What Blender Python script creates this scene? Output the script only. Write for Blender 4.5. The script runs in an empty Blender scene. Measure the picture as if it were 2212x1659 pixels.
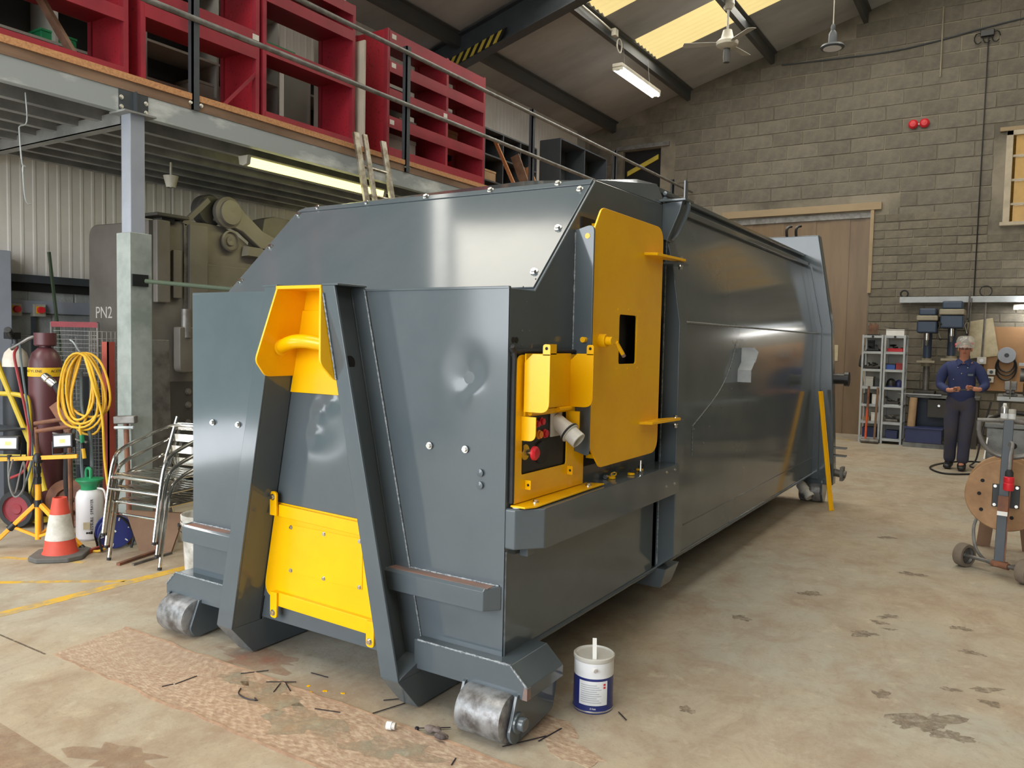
import bpy, bmesh, math, random
from mathutils import Vector, Matrix, Euler
random.seed(7)
R = math.radians
sc = bpy.context.scene
COL = sc.collection

# ------------------------------------------------------------------ camera, sky, daylight, exposure
cd = bpy.data.cameras.new('camera'); cam = bpy.data.objects.new('camera', cd); COL.objects.link(cam)
cd.sensor_fit = 'HORIZONTAL'; cd.sensor_width = 36.0; cd.lens = 36.0 * 1719.58 / 2212.0
cd.clip_start = 0.05; cd.clip_end = 200
def cam_matrix(yaw, pitch, roll, pos):
    f = Vector((math.sin(yaw) * math.cos(pitch), math.cos(yaw) * math.cos(pitch), math.sin(pitch)))
    r = Vector((math.cos(yaw), -math.sin(yaw), 0)); u = r.cross(f)
    r2 = math.cos(roll) * r + math.sin(roll) * u; u2 = -math.sin(roll) * r + math.cos(roll) * u
    m = Matrix((r2, u2, -f)).transposed().to_4x4(); m.translation = pos
    return m
cam.matrix_world = cam_matrix(-0.5628, -0.0547, 0.0208, Vector((3.755, -2.7207, 1.618)))
sc.camera = cam

world = bpy.data.worlds.new('overcast_sky'); sc.world = world; world.use_nodes = True
bgn = world.node_tree.nodes['Background']
bgn.inputs['Color'].default_value = (0.92, 0.96, 1.0, 1); bgn.inputs['Strength'].default_value = 7.5

def area(name, loc, rot, sx, sy, power, col=(1, 1, 1), portal=False, spread=180):
    d = bpy.data.lights.new(name, 'AREA'); d.shape = 'RECTANGLE'; d.size = sx; d.size_y = sy
    d.energy = power; d.color = col; d.spread = R(spread)
    o = bpy.data.objects.new(name, d); COL.objects.link(o); o.location = loc; o.rotation_euler = rot
    if portal: d.cycles.is_portal = True
    return o
# daylight through the roller door opening in the front wall and through the left slope's roof lights
area('door_daylight', (0.4, -8.05, 2.7), (R(90), 0, R(0)), 9.2, 5.2, 10, portal=True)
area('side_door_daylight', (-4.55, -4.3, 1.9), (0, R(-90), 0), 3.8, 3.4, 10, portal=True)
SLOPE = 0.2763; ROOF0 = 7.40
def roof_z(x): return ROOF0 + SLOPE * x if x < 5 else ROOF0 + SLOPE * (10 - x)
SKYLIGHTS = [(-4.0, -2.95), (-1.9, -0.85), (0.15, 1.2), (5.85, 6.9), (8.0, 9.06), (10.2, 11.25)]
for k, (ya, yb) in enumerate(SKYLIGHTS):
    xm = 1.0
    area('roof_daylight_fill', (xm, (ya + yb) / 2, roof_z(xm) - 0.06), (0, -math.atan(SLOPE), 0), 6.3, yb - ya, 130, (1.0, 0.96, 0.88))
    area('roof_daylight_fill', (8.6, (ya + yb) / 2, roof_z(8.6) - 0.06), (0, math.atan(SLOPE), 0), 5.0, yb - ya, 28, (1.0, 0.96, 0.88))  # added fill lamps under the unseen right slope, to brighten the floor
vs = sc.view_settings
vs.view_transform = 'Standard'; vs.look = 'None'; vs.gamma = 1.0; vs.exposure = 0.1; vs.use_curve_mapping = False
sc.cycles.max_bounces = 8; sc.cycles.diffuse_bounces = 5; sc.cycles.glossy_bounces = 4
sc.cycles.sample_clamp_indirect = 6.0; sc.cycles.use_denoising = True

# ------------------------------------------------------------------ colours and materials
def lin(c):
    return tuple(((v / 255.0) / 12.92 if v / 255.0 <= 0.04045 else (((v / 255.0) + 0.055) / 1.055) ** 2.4) for v in c)
def mat(name, rgb, rough=0.5, metal=0.0, rgb2=None, scale=6.0, amount=0.5, detail=6.0, bump=0.0, bscale=40.0, coat=0.0,
        emit=None, estr=0.0, stretch=(1, 1, 1), rnd=0.0, alpha=1.0, trans=0.0, spec=0.5, rvar=0.0, ramp=(0.4, 0.65), anoise=0):
    m = bpy.data.materials.new(name); m.use_nodes = True
    nt = m.node_tree; N = nt.nodes; L = nt.links
    b = N['Principled BSDF']
    b.inputs['Roughness'].default_value = rough; b.inputs['Metallic'].default_value = metal
    b.inputs['Specular IOR Level'].default_value = spec
    b.inputs['Coat Weight'].default_value = coat; b.inputs['Coat Roughness'].default_value = 0.08
    b.inputs['Transmission Weight'].default_value = trans
    b.inputs['Alpha'].default_value = alpha
    c1 = (*lin(rgb), 1); c2 = (*lin(rgb2 or [min(255, v * 0.8) for v in rgb]), 1)
    tc = N.new('ShaderNodeTexCoord'); mp = N.new('ShaderNodeMapping'); L.new(tc.outputs['Object'], mp.inputs['Vector'])
    mp.inputs['Scale'].default_value = stretch
    nz = N.new('ShaderNodeTexNoise'); nz.inputs['Scale'].default_value = scale; nz.inputs['Detail'].default_value = detail
    nz.inputs['Roughness'].default_value = 0.6
    L.new(mp.outputs['Vector'], nz.inputs['Vector'])
    rp = N.new('ShaderNodeValToRGB'); rp.color_ramp.elements[0].position = ramp[0]; rp.color_ramp.elements[1].position = ramp[1]
    rp.color_ramp.elements[0].color = (0, 0, 0, 1); rp.color_ramp.elements[1].color = (amount, amount, amount, 1)
    L.new(nz.outputs['Fac'], rp.inputs['Fac'])
    mx = N.new('ShaderNodeMix'); mx.data_type = 'RGBA'
    mx.inputs['A'].default_value = c1; mx.inputs['B'].default_value = c2
    L.new(rp.outputs['Color'], mx.inputs['Factor'])
    col = mx.outputs['Result']
    if rnd > 0:
        oi = N.new('ShaderNodeObjectInfo'); mr = N.new('ShaderNodeMapRange')
        mr.inputs['To Min'].default_value = 1 - rnd; mr.inputs['To Max'].default_value = 1 + rnd
        L.new(oi.outputs['Random'], mr.inputs['Value'])
        hs = N.new('ShaderNodeHueSaturation'); L.new(mr.outputs['Result'], hs.inputs['Value']); L.new(col, hs.inputs['Color'])
        col = hs.outputs['Color']
    L.new(col, b.inputs['Base Color'])
    if rvar > 0:
        mr2 = N.new('ShaderNodeMapRange'); mr2.inputs['To Min'].default_value = max(0.02, rough - rvar); mr2.inputs['To Max'].default_value = rough + rvar
        L.new(nz.outputs['Fac'], mr2.inputs['Value']); L.new(mr2.outputs['Result'], b.inputs['Roughness'])
    if bump > 0:
        n2 = N.new('ShaderNodeTexNoise'); n2.inputs['Scale'].default_value = bscale; n2.inputs['Detail'].default_value = 5
        L.new(mp.outputs['Vector'], n2.inputs['Vector'])
        bp = N.new('ShaderNodeBump'); bp.inputs['Strength'].default_value = bump; bp.inputs['Distance'].default_value = 0.01
        L.new(n2.outputs['Fac'], bp.inputs['Height']); L.new(bp.outputs['Normal'], b.inputs['Normal'])
    if anoise:
        n3 = N.new('ShaderNodeTexNoise'); n3.inputs['Scale'].default_value = anoise; n3.inputs['Detail'].default_value = 8; n3.inputs['Roughness'].default_value = 0.7
        L.new(mp.outputs['Vector'], n3.inputs['Vector']); r3 = N.new('ShaderNodeValToRGB'); r3.color_ramp.elements[0].position = 0.34; r3.color_ramp.elements[1].position = 0.66
        r3.color_ramp.elements[1].color = (alpha, alpha, alpha, 1)
        L.new(n3.outputs['Fac'], r3.inputs['Fac']); L.new(r3.outputs['Color'], b.inputs['Alpha'])
    if emit:
        b.inputs['Emission Color'].default_value = (*lin(emit), 1); b.inputs['Emission Strength'].default_value = estr
    return m
M = {}
M['anthracite'] = mat('anthracite_gloss_paint', (85, 93, 98), 0.11, rgb2=(77, 87, 93), scale=2.2, amount=0.8, bump=0.012, bscale=6, rvar=0.03, spec=0.55)
M['side'] = M['anthracite']
M['weld'] = mat('weld_and_seam_glint', (150, 156, 160), 0.3, rgb2=(80, 88, 94), scale=90, amount=1, bump=0.4, bscale=120)  # weld beads, and the light painted on the side bend
M['yellow'] = mat('yellow_gloss_paint', (244, 186, 0), 0.26, rgb2=(236, 174, 0), scale=3, amount=0.7, bump=0.02, bscale=9)
M['steelroll'] = mat('worn_roller_steel', (158, 160, 162), 0.4, 0.55, rgb2=(98, 94, 92), scale=14, amount=1, bump=0.15, bscale=30)
M['chrome'] = mat('zinc_plated_bolt', (225, 226, 224), 0.22, 1.0, rgb2=(190, 190, 186), scale=20)
M['black'] = mat('black_plastic', (24, 25, 27), 0.4, rgb2=(32, 33, 35), scale=8)
M['rubber'] = mat('black_rubber', (34, 35, 37), 0.75, rgb2=(50, 50, 50), scale=12)
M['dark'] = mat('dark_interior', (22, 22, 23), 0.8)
M['red'] = mat('red_plastic', (205, 36, 48), 0.35, rgb2=(180, 30, 40))
M['amber'] = mat('amber_plastic', (236, 140, 30), 0.35)
M['greyplastic'] = mat('pale_grey_plastic', (196, 194, 186), 0.4, rgb2=(172, 170, 162), scale=5)
M['white'] = mat('white_plastic', (226, 226, 222), 0.4, rgb2=(205, 203, 198), scale=6)
M['rust'] = mat('rusty_steel', (128, 84, 60), 0.75, rgb2=(92, 66, 54), scale=9, amount=1, bump=0.2)
M['bare'] = mat('bare_grey_steel', (128, 126, 122), 0.5, 0.6, rgb2=(98, 94, 90), scale=8, amount=1)
M['galv'] = mat('galvanised_steel', (156, 164, 166), 0.48, 0.2, rgb2=(226, 230, 230), scale=4, amount=1.0, stretch=(1, .35, 1), ramp=(0.5, 0.72), bump=0.05)
M['galvpost'] = mat('galvanised_post_steel', (158, 166, 162), 0.5, 0.25, rgb2=(132, 142, 138), scale=5, amount=1, bump=0.05)
M['galvdark'] = mat('dusty_galvanised_joist', (150, 152, 150), 0.5, 0.2, rgb2=(122, 124, 124), scale=3, amount=1)
M['postgrey'] = mat('grey_painted_post', (150, 156, 168), 0.5, rgb2=(130, 136, 146), scale=3)
M['chip'] = mat('chipboard_edge', (196, 146, 100), 0.8, rgb2=(160, 112, 76), scale=60, amount=0.8, bump=0.15)
M['timber'] = mat('brown_timber', (138, 112, 92), 0.8, rgb2=(112, 88, 70), scale=6, amount=1, stretch=(1, .2, 1))
M['railsteel'] = mat('dull_grey_tube', (132, 132, 130), 0.5, 0.2, rgb2=(104, 102, 98), scale=10, amount=1)
M['railpost'] = mat('dark_blue_grey_post', (66, 72, 78), 0.5)
M['redshelf'] = mat('red_painted_shelving', (156, 40, 56), 0.55, rgb2=(134, 34, 48), scale=3, amount=0.8)
M['redin'] = mat('perforated_red_upright', (176, 42, 58), 0.5, rgb2=(120, 26, 40), scale=38, amount=0.9, ramp=(0.58, 0.66))
M['whitelabel'] = mat('paper_label', (226, 224, 216), 0.7)
M['greyshelf'] = mat('grey_shelving_sheet', (176, 176, 170), 0.5, rgb2=(160, 160, 155), scale=3)
M['darkshelf'] = mat('dark_grey_shelving', (60, 64, 66), 0.6, rgb2=(50, 54, 56), scale=3)
M['cream'] = mat('cream_board', (190, 184, 170), 0.7, rgb2=(176, 170, 156), scale=3)
M['block'] = mat('grey_concrete_block', (118, 113, 101), 0.9, rgb2=(100, 96, 88), scale=7, amount=0.8, bump=0.5, bscale=60, rnd=0.12)
M['brickstone'] = mat('buff_stone_brick', (120, 113, 98), 0.9, rgb2=(100, 96, 86), scale=8, amount=0.8, bump=0.5, bscale=60, rnd=0.14)
M['mortar'] = mat('pale_mortar', (140, 133, 118), 0.95, rgb2=(96, 92, 82), scale=1.2, amount=1)
M['blockwhite'] = mat('painted_block', (158, 162, 162), 0.85, rgb2=(140, 144, 144), scale=6, bump=0.5, bscale=50, rnd=0.06)
M['mortarwhite'] = mat('pale_painted_mortar', (182, 186, 186), 0.9)
M['clad'] = mat('cream_white_cladding', (234, 231, 226), 0.5, rgb2=(220, 215, 207), scale=1.5, amount=0.8)
M['roof'] = mat('dusty_roof_sheet', (180, 182, 183), 0.9, rgb2=(152, 153, 153), scale=0.8, amount=1, stretch=(.4, 1, 1))
M['purlin'] = mat('dark_purlin_steel', (70, 74, 76), 0.6, rgb2=(84, 80, 72), scale=2)
M['skylight'] = mat('yellowed_grp_roof_light', (196, 184, 140), 0.7, rgb2=(180, 164, 116), scale=2, amount=0.8, emit=(248, 224, 152), estr=0.78)
M['press'] = mat('olive_grey_machine_paint', (102, 98, 92), 0.55, rgb2=(88, 83, 77), scale=2.5, amount=0.9, bump=0.06, bscale=20)
M['pressdark'] = mat('dark_machine_steel', (60, 58, 54), 0.6, rgb2=(48, 46, 44), scale=5)
M['timberdoor'] = mat('brown_strip_curtain', (122, 100, 72), 0.4, rgb2=(104, 84, 60), scale=1.6, amount=1, stretch=(2, 1, .3))
M['lintel'] = mat('pale_timber_lintel', (158, 140, 112), 0.8, rgb2=(138, 120, 94), scale=4, stretch=(.3, 1, 1))
M['windowframe'] = mat('cream_window_paint', (182, 171, 150), 0.6)
M['amberglass'] = mat('lit_window_pane', (160, 128, 70), 0.3, emit=(170, 132, 66), estr=0.35)
M['tube'] = mat('fluorescent_tube', (255, 255, 255), 0.5, emit=(255, 253, 246), estr=6)
M['tubeyellow'] = mat('yellow_lit_diffuser', (250, 240, 150), 0.4, emit=(255, 246, 150), estr=2.2)
M['lampwhite'] = mat('lamp_housing_white', (196, 192, 178), 0.5)
M['alu'] = mat('polished_aluminium', (214, 213, 208), 0.16, 1.0, rgb2=(196, 194, 188), scale=4)
M['aluladder'] = mat('worn_ladder_aluminium', (176, 172, 160), 0.38, 0.8, rgb2=(120, 108, 84), scale=12, amount=1)
M['orange'] = mat('orange_cone_plastic', (204, 76, 56), 0.6, rgb2=(178, 66, 50), scale=6)
M['conewhite'] = mat('dirty_white_sleeve', (204, 200, 190), 0.6, rgb2=(150, 144, 130), scale=9, amount=0.7)
M['conebase'] = mat('grey_rubber_base', (98, 96, 92), 0.85, rgb2=(78, 76, 72), scale=8)
M['sprayer'] = mat('milky_white_bottle', (214, 214, 216), 0.4, rgb2=(200, 200, 204), scale=3)
M['green'] = mat('green_plastic', (38, 140, 92), 0.4, rgb2=(30, 120, 80), scale=4)
M['maroon'] = mat('maroon_cylinder_paint', (92, 52, 56), 0.4, rgb2=(76, 44, 48), scale=4)
M['cylwhite'] = mat('white_cylinder_paint', (214, 208, 196), 0.5, rgb2=(184, 170, 150), scale=9)
M['cylblack'] = mat('black_cylinder_paint', (44, 48, 52), 0.5)
M['bandyellow'] = mat('yellow_label_band', (232, 186, 30), 0.5)
M['hoseyellow'] = mat('yellow_hose', (224, 176, 44), 0.5, rgb2=(196, 148, 36), scale=9)
M['tripod'] = mat('orange_yellow_tripod_paint', (246, 170, 30), 0.45)
M['trolley'] = mat('yellow_trolley_tube', (206, 180, 50), 0.5, rgb2=(176, 150, 44), scale=5)
M['hosered'] = mat('red_gas_hose', (150, 48, 52), 0.6)
M['hoseblue'] = mat('blue_grey_hose', (90, 104, 108), 0.6)
M['lampface'] = mat('work_light_glass', (226, 228, 236), 0.3, rgb2=(214, 216, 226), scale=3)
M['ledyellow'] = mat('led_chip_yellow', (232, 228, 130), 0.5)
M['redframe'] = mat('red_oxide_steel', (158, 70, 56), 0.6, rgb2=(132, 58, 48), scale=6)
M['wire'] = mat('grey_mesh_wire', (140, 138, 134), 0.5, 0.4)
M['bluereel'] = mat('dark_blue_plastic', (44, 54, 116), 0.4)
M['bluecan'] = mat('navy_can_print', (34, 46, 112), 0.3)
M['canwhite'] = mat('white_can_print', (228, 230, 232), 0.3)
M['tin'] = mat('tinplate', (196, 196, 194), 0.3, 0.8, rgb2=(150, 146, 140), scale=9)
M['bucket'] = mat('dirty_white_bucket', (206, 204, 198), 0.55, rgb2=(150, 146, 136), scale=9, amount=0.9)
M['switchgrey'] = mat('switch_box_grey', (168, 168, 158), 0.5)
M['overall'] = mat('navy_overalls', (46, 56, 98), 0.85, rgb2=(38, 46, 84), scale=9, bump=0.3, bscale=25)
M['trouser'] = mat('faded_navy_trousers', (58, 60, 82), 0.9, rgb2=(70, 66, 70), scale=4, amount=1, bump=0.3, bscale=22)
M['skin'] = mat('skin', (190, 132, 108), 0.55, rgb2=(176, 116, 94), scale=9)
M['visor'] = mat('scratched_clear_visor', (206, 206, 200), 0.08, spec=0.9, alpha=0.28)
M['hair'] = mat('grey_hair', (120, 110, 100), 0.8)
M['boot'] = mat('black_leather_boot', (36, 35, 36), 0.45)
M['drillblue'] = mat('dark_blue_machine_paint', (52, 66, 88), 0.45, rgb2=(44, 56, 74), scale=4)
M['drillgrey'] = mat('beige_grey_machine_paint', (150, 142, 122), 0.5)
M['peg'] = mat('brown_hardboard', (156, 120, 84), 0.8, rgb2=(138, 104, 72), scale=3)
M['paper'] = mat('stained_paper', (196, 186, 158), 0.85, rgb2=(164, 152, 122), scale=4, amount=1)
M['lightrack'] = mat('light_grey_rack_paint', (176, 182, 186), 0.5)
M['bluebin'] = mat('navy_crate', (40, 50, 92), 0.5)
M['reelboard'] = mat('rusty_reel_disc', (174, 138, 100), 0.7, rgb2=(142, 106, 74), scale=4, amount=1, detail=8)
M['wheeltyre'] = mat('brown_grey_tyre', (120, 108, 94), 0.8, rgb2=(90, 82, 74), scale=9)
M['benchsteel'] = mat('grey_bench_steel', (118, 120, 118), 0.5, 0.4, rgb2=(86, 86, 84), scale=5, amount=1)
M['greenbar'] = mat('dark_green_tube', (66, 80, 62), 0.5)
M['brownwood'] = mat('brown_ply', (126, 98, 76), 0.8, rgb2=(104, 80, 62), scale=5)
M['hazyellow'] = mat('hazard_yellow', (206, 186, 70), 0.6, rgb2=(170, 152, 60), scale=8)
M['orangehandle'] = mat('orange_handle', (212, 92, 56), 0.5)
M['cardboard'] = mat('cardboard', (164, 136, 102), 0.85)
M['bluebox'] = mat('blue_plastic_box', (50, 90, 170), 0.4)
M['floorpaint'] = mat('worn_yellow_floor_paint', (206, 164, 52), 0.75, rgb2=(166, 146, 108), scale=7, amount=1, detail=9, ramp=(0.45, 0.58))
M['cabletie'] = mat('black_cable_tie', (40, 36, 44), 0.5)
M['rag'] = mat('grey_rag', (116, 104, 98), 0.9, rgb2=(70, 62, 60), scale=14, amount=1)
M['ink'] = mat('black_ink', (28, 28, 32), 0.6)
M['chalk'] = mat('white_chalk_paint', (190, 188, 178), 0.8)
M['whiteink'] = mat('white_print', (226, 228, 232), 0.6)

# ------------------------------------------------------------------ mesh helpers
def frame_of(d):
    d = Vector(d).normalized(); a = Vector((0, 0, 1)) if abs(d.z) < 0.9 else Vector((1, 0, 0))
    u = a.cross(d).normalized(); return u, d.cross(u), d
class MB:
    def __init__(s): s.v = []; s.f = []
    def add(s, vs, fs):
        n = len(s.v); s.v += [Vector(p) for p in vs]; s.f += [tuple(i + n for i in f) for f in fs]; return s
    def box(s, a, b, m=None):
        x0, y0, z0 = a; x1, y1, z1 = b
        P = [Vector(p) for p in ((x0, y0, z0), (x1, y0, z0), (x1, y1, z0), (x0, y1, z0), (x0, y0, z1), (x1, y0, z1), (x1, y1, z1), (x0, y1, z1))]
        if m: P = [m @ p for p in P]
        return s.add(P, [(0, 3, 2, 1), (4, 5, 6, 7), (0, 1, 5, 4), (1, 2, 6, 5), (2, 3, 7, 6), (3, 0, 4, 7)])
    def bar(s, p, q, w, h, up=(0, 0, 1)):                     # box section from p to q
        p, q = Vector(p), Vector(q); d = (q - p).normalized(); u = Vector(up)
        if abs(d.dot(u)) > 0.98: u = Vector((0, 1, 0))
        a = d.cross(u).normalized(); b = a.cross(d).normalized()
        P = [p + a * i * w / 2 + b * j * h / 2 for i, j in ((-1, -1), (1, -1), (1, 1), (-1, 1))]
        P += [v + (q - p) for v in P]
        return s.add(P, [(3, 2, 1, 0), (4, 5, 6, 7), (0, 1, 5, 4), (1, 2, 6, 5), (2, 3, 7, 6), (3, 0, 4, 7)])
    def cyl(s, p, q, r0, r1=None, n=16, caps=True):
        p, q = Vector(p), Vector(q); r1 = r0 if r1 is None else r1; u, v, d = frame_of(q - p)
        P = []
        for c, r in ((p, r0), (q, r1)): P += [c + (u * math.cos(2 * math.pi * i / n) + v * math.sin(2 * math.pi * i / n)) * r for i in range(n)]
        F = [(i, (i + 1) % n, n + (i + 1) % n, n + i) for i in range(n)]
        if caps: F += [tuple(reversed(range(n))), tuple(range(n, 2 * n))]
        return s.add(P, F)
    def tube(s, pts, r, n=8, closed=False):
        pts = [Vector(p) for p in pts]; k = len(pts); P = []; prev = None
        for i, p in enumerate(pts):
            if closed: d = pts[(i + 1) % k] - pts[i - 1]
            else: d = pts[min(i + 1, k - 1)] - pts[max(i - 1, 0)]
            d.normalize()
            if prev is None: u = frame_of(d)[0]
            else:
                u = prev - d * prev.dot(d); u = u.normalized() if u.length > 1e-6 else frame_of(d)[0]
            prev = u; v = d.cross(u); rr = r[i] if isinstance(r, (list, tuple)) else r
            P += [p + (u * math.cos(2 * math.pi * j / n) + v * math.sin(2 * math.pi * j / n)) * rr for j in range(n)]
        F = []
        for i in range(k if closed else k - 1):
            a, b = i * n, ((i + 1) % k) * n
            F += [(a + j, a + (j + 1) % n, b + (j + 1) % n, b + j) for j in range(n)]
        if not closed: F += [tuple(reversed(range(n))), tuple(range((k - 1) * n, k * n))]
        return s.add(P, F)
    def lathe(s, prof, o=(0, 0, 0), n=24, ax=(0, 0, 1), cap=True):   # prof: (radius, height)
        o = Vector(o); u, v, d = frame_of(ax); P = []
        for r, h in prof: P += [o + d * h + (u * math.cos(2 * math.pi * i / n) + v * math.sin(2 * math.pi * i / n)) * r for i in range(n)]
        F = []
        for k in range(len(prof) - 1):
            a, b = k * n, (k + 1) * n; F += [(a + i, a + (i + 1) % n, b + (i + 1) % n, b + i) for i in range(n)]
        if cap: F += [tuple(reversed(range(n))), tuple(range((len(prof) - 1) * n, len(prof) * n))]
        return s.add(P, F)
    def prism(s, poly, ext):
        poly = [Vector(p) for p in poly]; e = Vector(ext); k = len(poly)
        return s.add(poly + [p + e for p in poly], [tuple(reversed(range(k))), tuple(range(k, 2 * k))] + [(i, (i + 1) % k, k + (i + 1) % k, k + i) for i in range(k)])
    def hull(s, pts):
        bm = bmesh.new(); [bm.verts.new(p) for p in pts]; bmesh.ops.convex_hull(bm, input=bm.verts)
        bm.verts.index_update(); V = [v.co.copy() for v in bm.verts]; F = [tuple(v.index for v in f.verts) for f in bm.faces]; bm.free()
        return s.add(V, F)
    def plate_hole(s, outer, inner, ext):                     # outer/inner: lists of the same length (3-D), ring plate
        k = len(outer); e = Vector(ext); A = [Vector(p) for p in outer]; B = [Vector(p) for p in inner]
        P = A + B + [p + e for p in A] + [p + e for p in B]; F = []
        for i in range(k):
            j = (i + 1) % k
            F += [(i, j, k + j, k + i), (2 * k + i, 3 * k + i, 3 * k + j, 2 * k + j), (i, 2 * k + i, 2 * k + j, j), (k + i, k + j, 3 * k + j, 3 * k + i)]
        return s.add(P, F)
    def ball(s, c, rx, ry=None, rz=None, n=14, m=9):
        ry = ry or rx; rz = rz or rx; c = Vector(c); P = [c + Vector((0, 0, -rz))]; F = []
        for i in range(1, m):
            t = -math.pi / 2 + math.pi * i / m
            P += [c + Vector((rx * math.cos(t) * math.cos(2 * math.pi * j / n), ry * math.cos(t) * math.sin(2 * math.pi * j / n), rz * math.sin(t))) for j in range(n)]
        P.append(c + Vector((0, 0, rz))); T = len(P) - 1
        F += [(0, 1 + (j + 1) % n, 1 + j) for j in range(n)]
        for i in range(m - 2):
            a, b = 1 + i * n, 1 + (i + 1) * n; F += [(a + j, a + (j + 1) % n, b + (j + 1) % n, b + j) for j in range(n)]
        a = 1 + (m - 2) * n; F += [(a + j, a + (j + 1) % n, T) for j in range(n)]
        return s.add(P, F)
    def xf(s, m): s.v = [m @ p for p in s.v]; return s
    def build(s, name, m, parent=None, bevel=0.0, smooth=True, world=True, loc=None, angle=35, seg=2):
        off = Vector((0, 0, 0))
        if world: off = origin_of(parent) if parent else Vector(loc or (0, 0, 0))
        me = bpy.data.meshes.new(name); me.from_pydata([p - off for p in s.v], [], s.f); me.validate()
        bm = bmesh.new(); bm.from_mesh(me); bmesh.ops.recalc_face_normals(bm, faces=bm.faces); bm.to_mesh(me); bm.free()
        o = bpy.data.objects.new(name, me); COL.objects.link(o)
        me.materials.append(M[m] if isinstance(m, str) else m)
        if smooth:
            me.polygons.foreach_set('use_smooth', [True] * len(me.polygons)); me.set_sharp_from_angle(angle=R(angle))
        if parent: o.parent = parent
        elif world and loc: o.location = loc
        if bevel > 0:
            b = o.modifiers.new('bevel', 'BEVEL'); b.width = bevel; b.segments = seg; b.limit_method = 'ANGLE'; b.angle_limit = R(40); b.harden_normals = True
        return o
def origin_of(o):
    v = Vector((0, 0, 0))
    while o: v += o.location; o = o.parent
    return v
def tag(o, label=None, cat=None, group=None, kind=None):
    if label: o['label'] = label
    if cat: o['category'] = cat
    if group: o['group'] = group
    if kind: o['kind'] = kind
    return o
def thing(name, label, cat, loc=(0, 0, 0), group=None, rz=0):
    o = bpy.data.objects.new(name, None); COL.objects.link(o); o.location = loc; o.rotation_euler.z = rz; o.empty_display_size = 0.1
    return tag(o, label, cat, group)
def struct(name, mb, m, **k): return tag(mb.build(name, m, **k), kind='structure')
def kids(o): return [c for c in bpy.data.objects if c.parent == o]
def dup(root, loc, label=None, rz=None, group=None):
    r = root.copy(); COL.objects.link(r); r.location = loc
    if rz is not None: r.rotation_euler.z = rz
    if label: r['label'] = label
    if group: r['group'] = group
    for ch in kids(root):
        c = ch.copy(); COL.objects.link(c); c.parent = r
        for g in kids(ch):
            d = g.copy(); COL.objects.link(d); d.parent = c
    return r
def text(body, size, loc, rot, m, parent, name='lettering', depth=0.0006, label=None):
    cu = bpy.data.curves.new(name, 'FONT'); cu.body = body; cu.size = size; cu.extrude = depth; cu.align_x = 'CENTER'; cu.align_y = 'CENTER'
    t = bpy.data.objects.new(name, cu); COL.objects.link(t)
    dg = bpy.context.evaluated_depsgraph_get(); me = bpy.data.meshes.new_from_object(t.evaluated_get(dg))
    bpy.data.objects.remove(t); o = bpy.data.objects.new(name, me); COL.objects.link(o); me.materials.clear(); me.materials.append(M[m])
    o.parent = parent; o.location = Vector(loc) - origin_of(parent); o.rotation_euler = rot
    if label: o['label'] = label
    return o
def spline(pts, n=6):                                        # Catmull-Rom
    P = [Vector(p) for p in pts]; P = [P[0] * 2 - P[1]] + P + [P[-1] * 2 - P[-2]]; out = []
    for i in range(1, len(P) - 2):
        a, b, c, d = P[i - 1:i + 3]
        for k in range(n):
            t = k / n; out.append(0.5 * ((2 * b) + (c - a) * t + (2 * a - 5 * b + 4 * c - d) * t * t + (3 * b - a - 3 * c + d) * t ** 3))
    out.append(P[-2]); return out
def bolt(p, d, r, parent, m='chrome', name='bolt', h=None):
    d = Vector(d).normalized(); p = Vector(p); h = h or r
    mb = MB().cyl(p, p + d * h * 0.35, r * 1.45, n=14); mb.cyl(p + d * h * 0.3, p + d * h * 1.2, r, n=6)
    return mb.build(name, m, parent)
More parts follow.
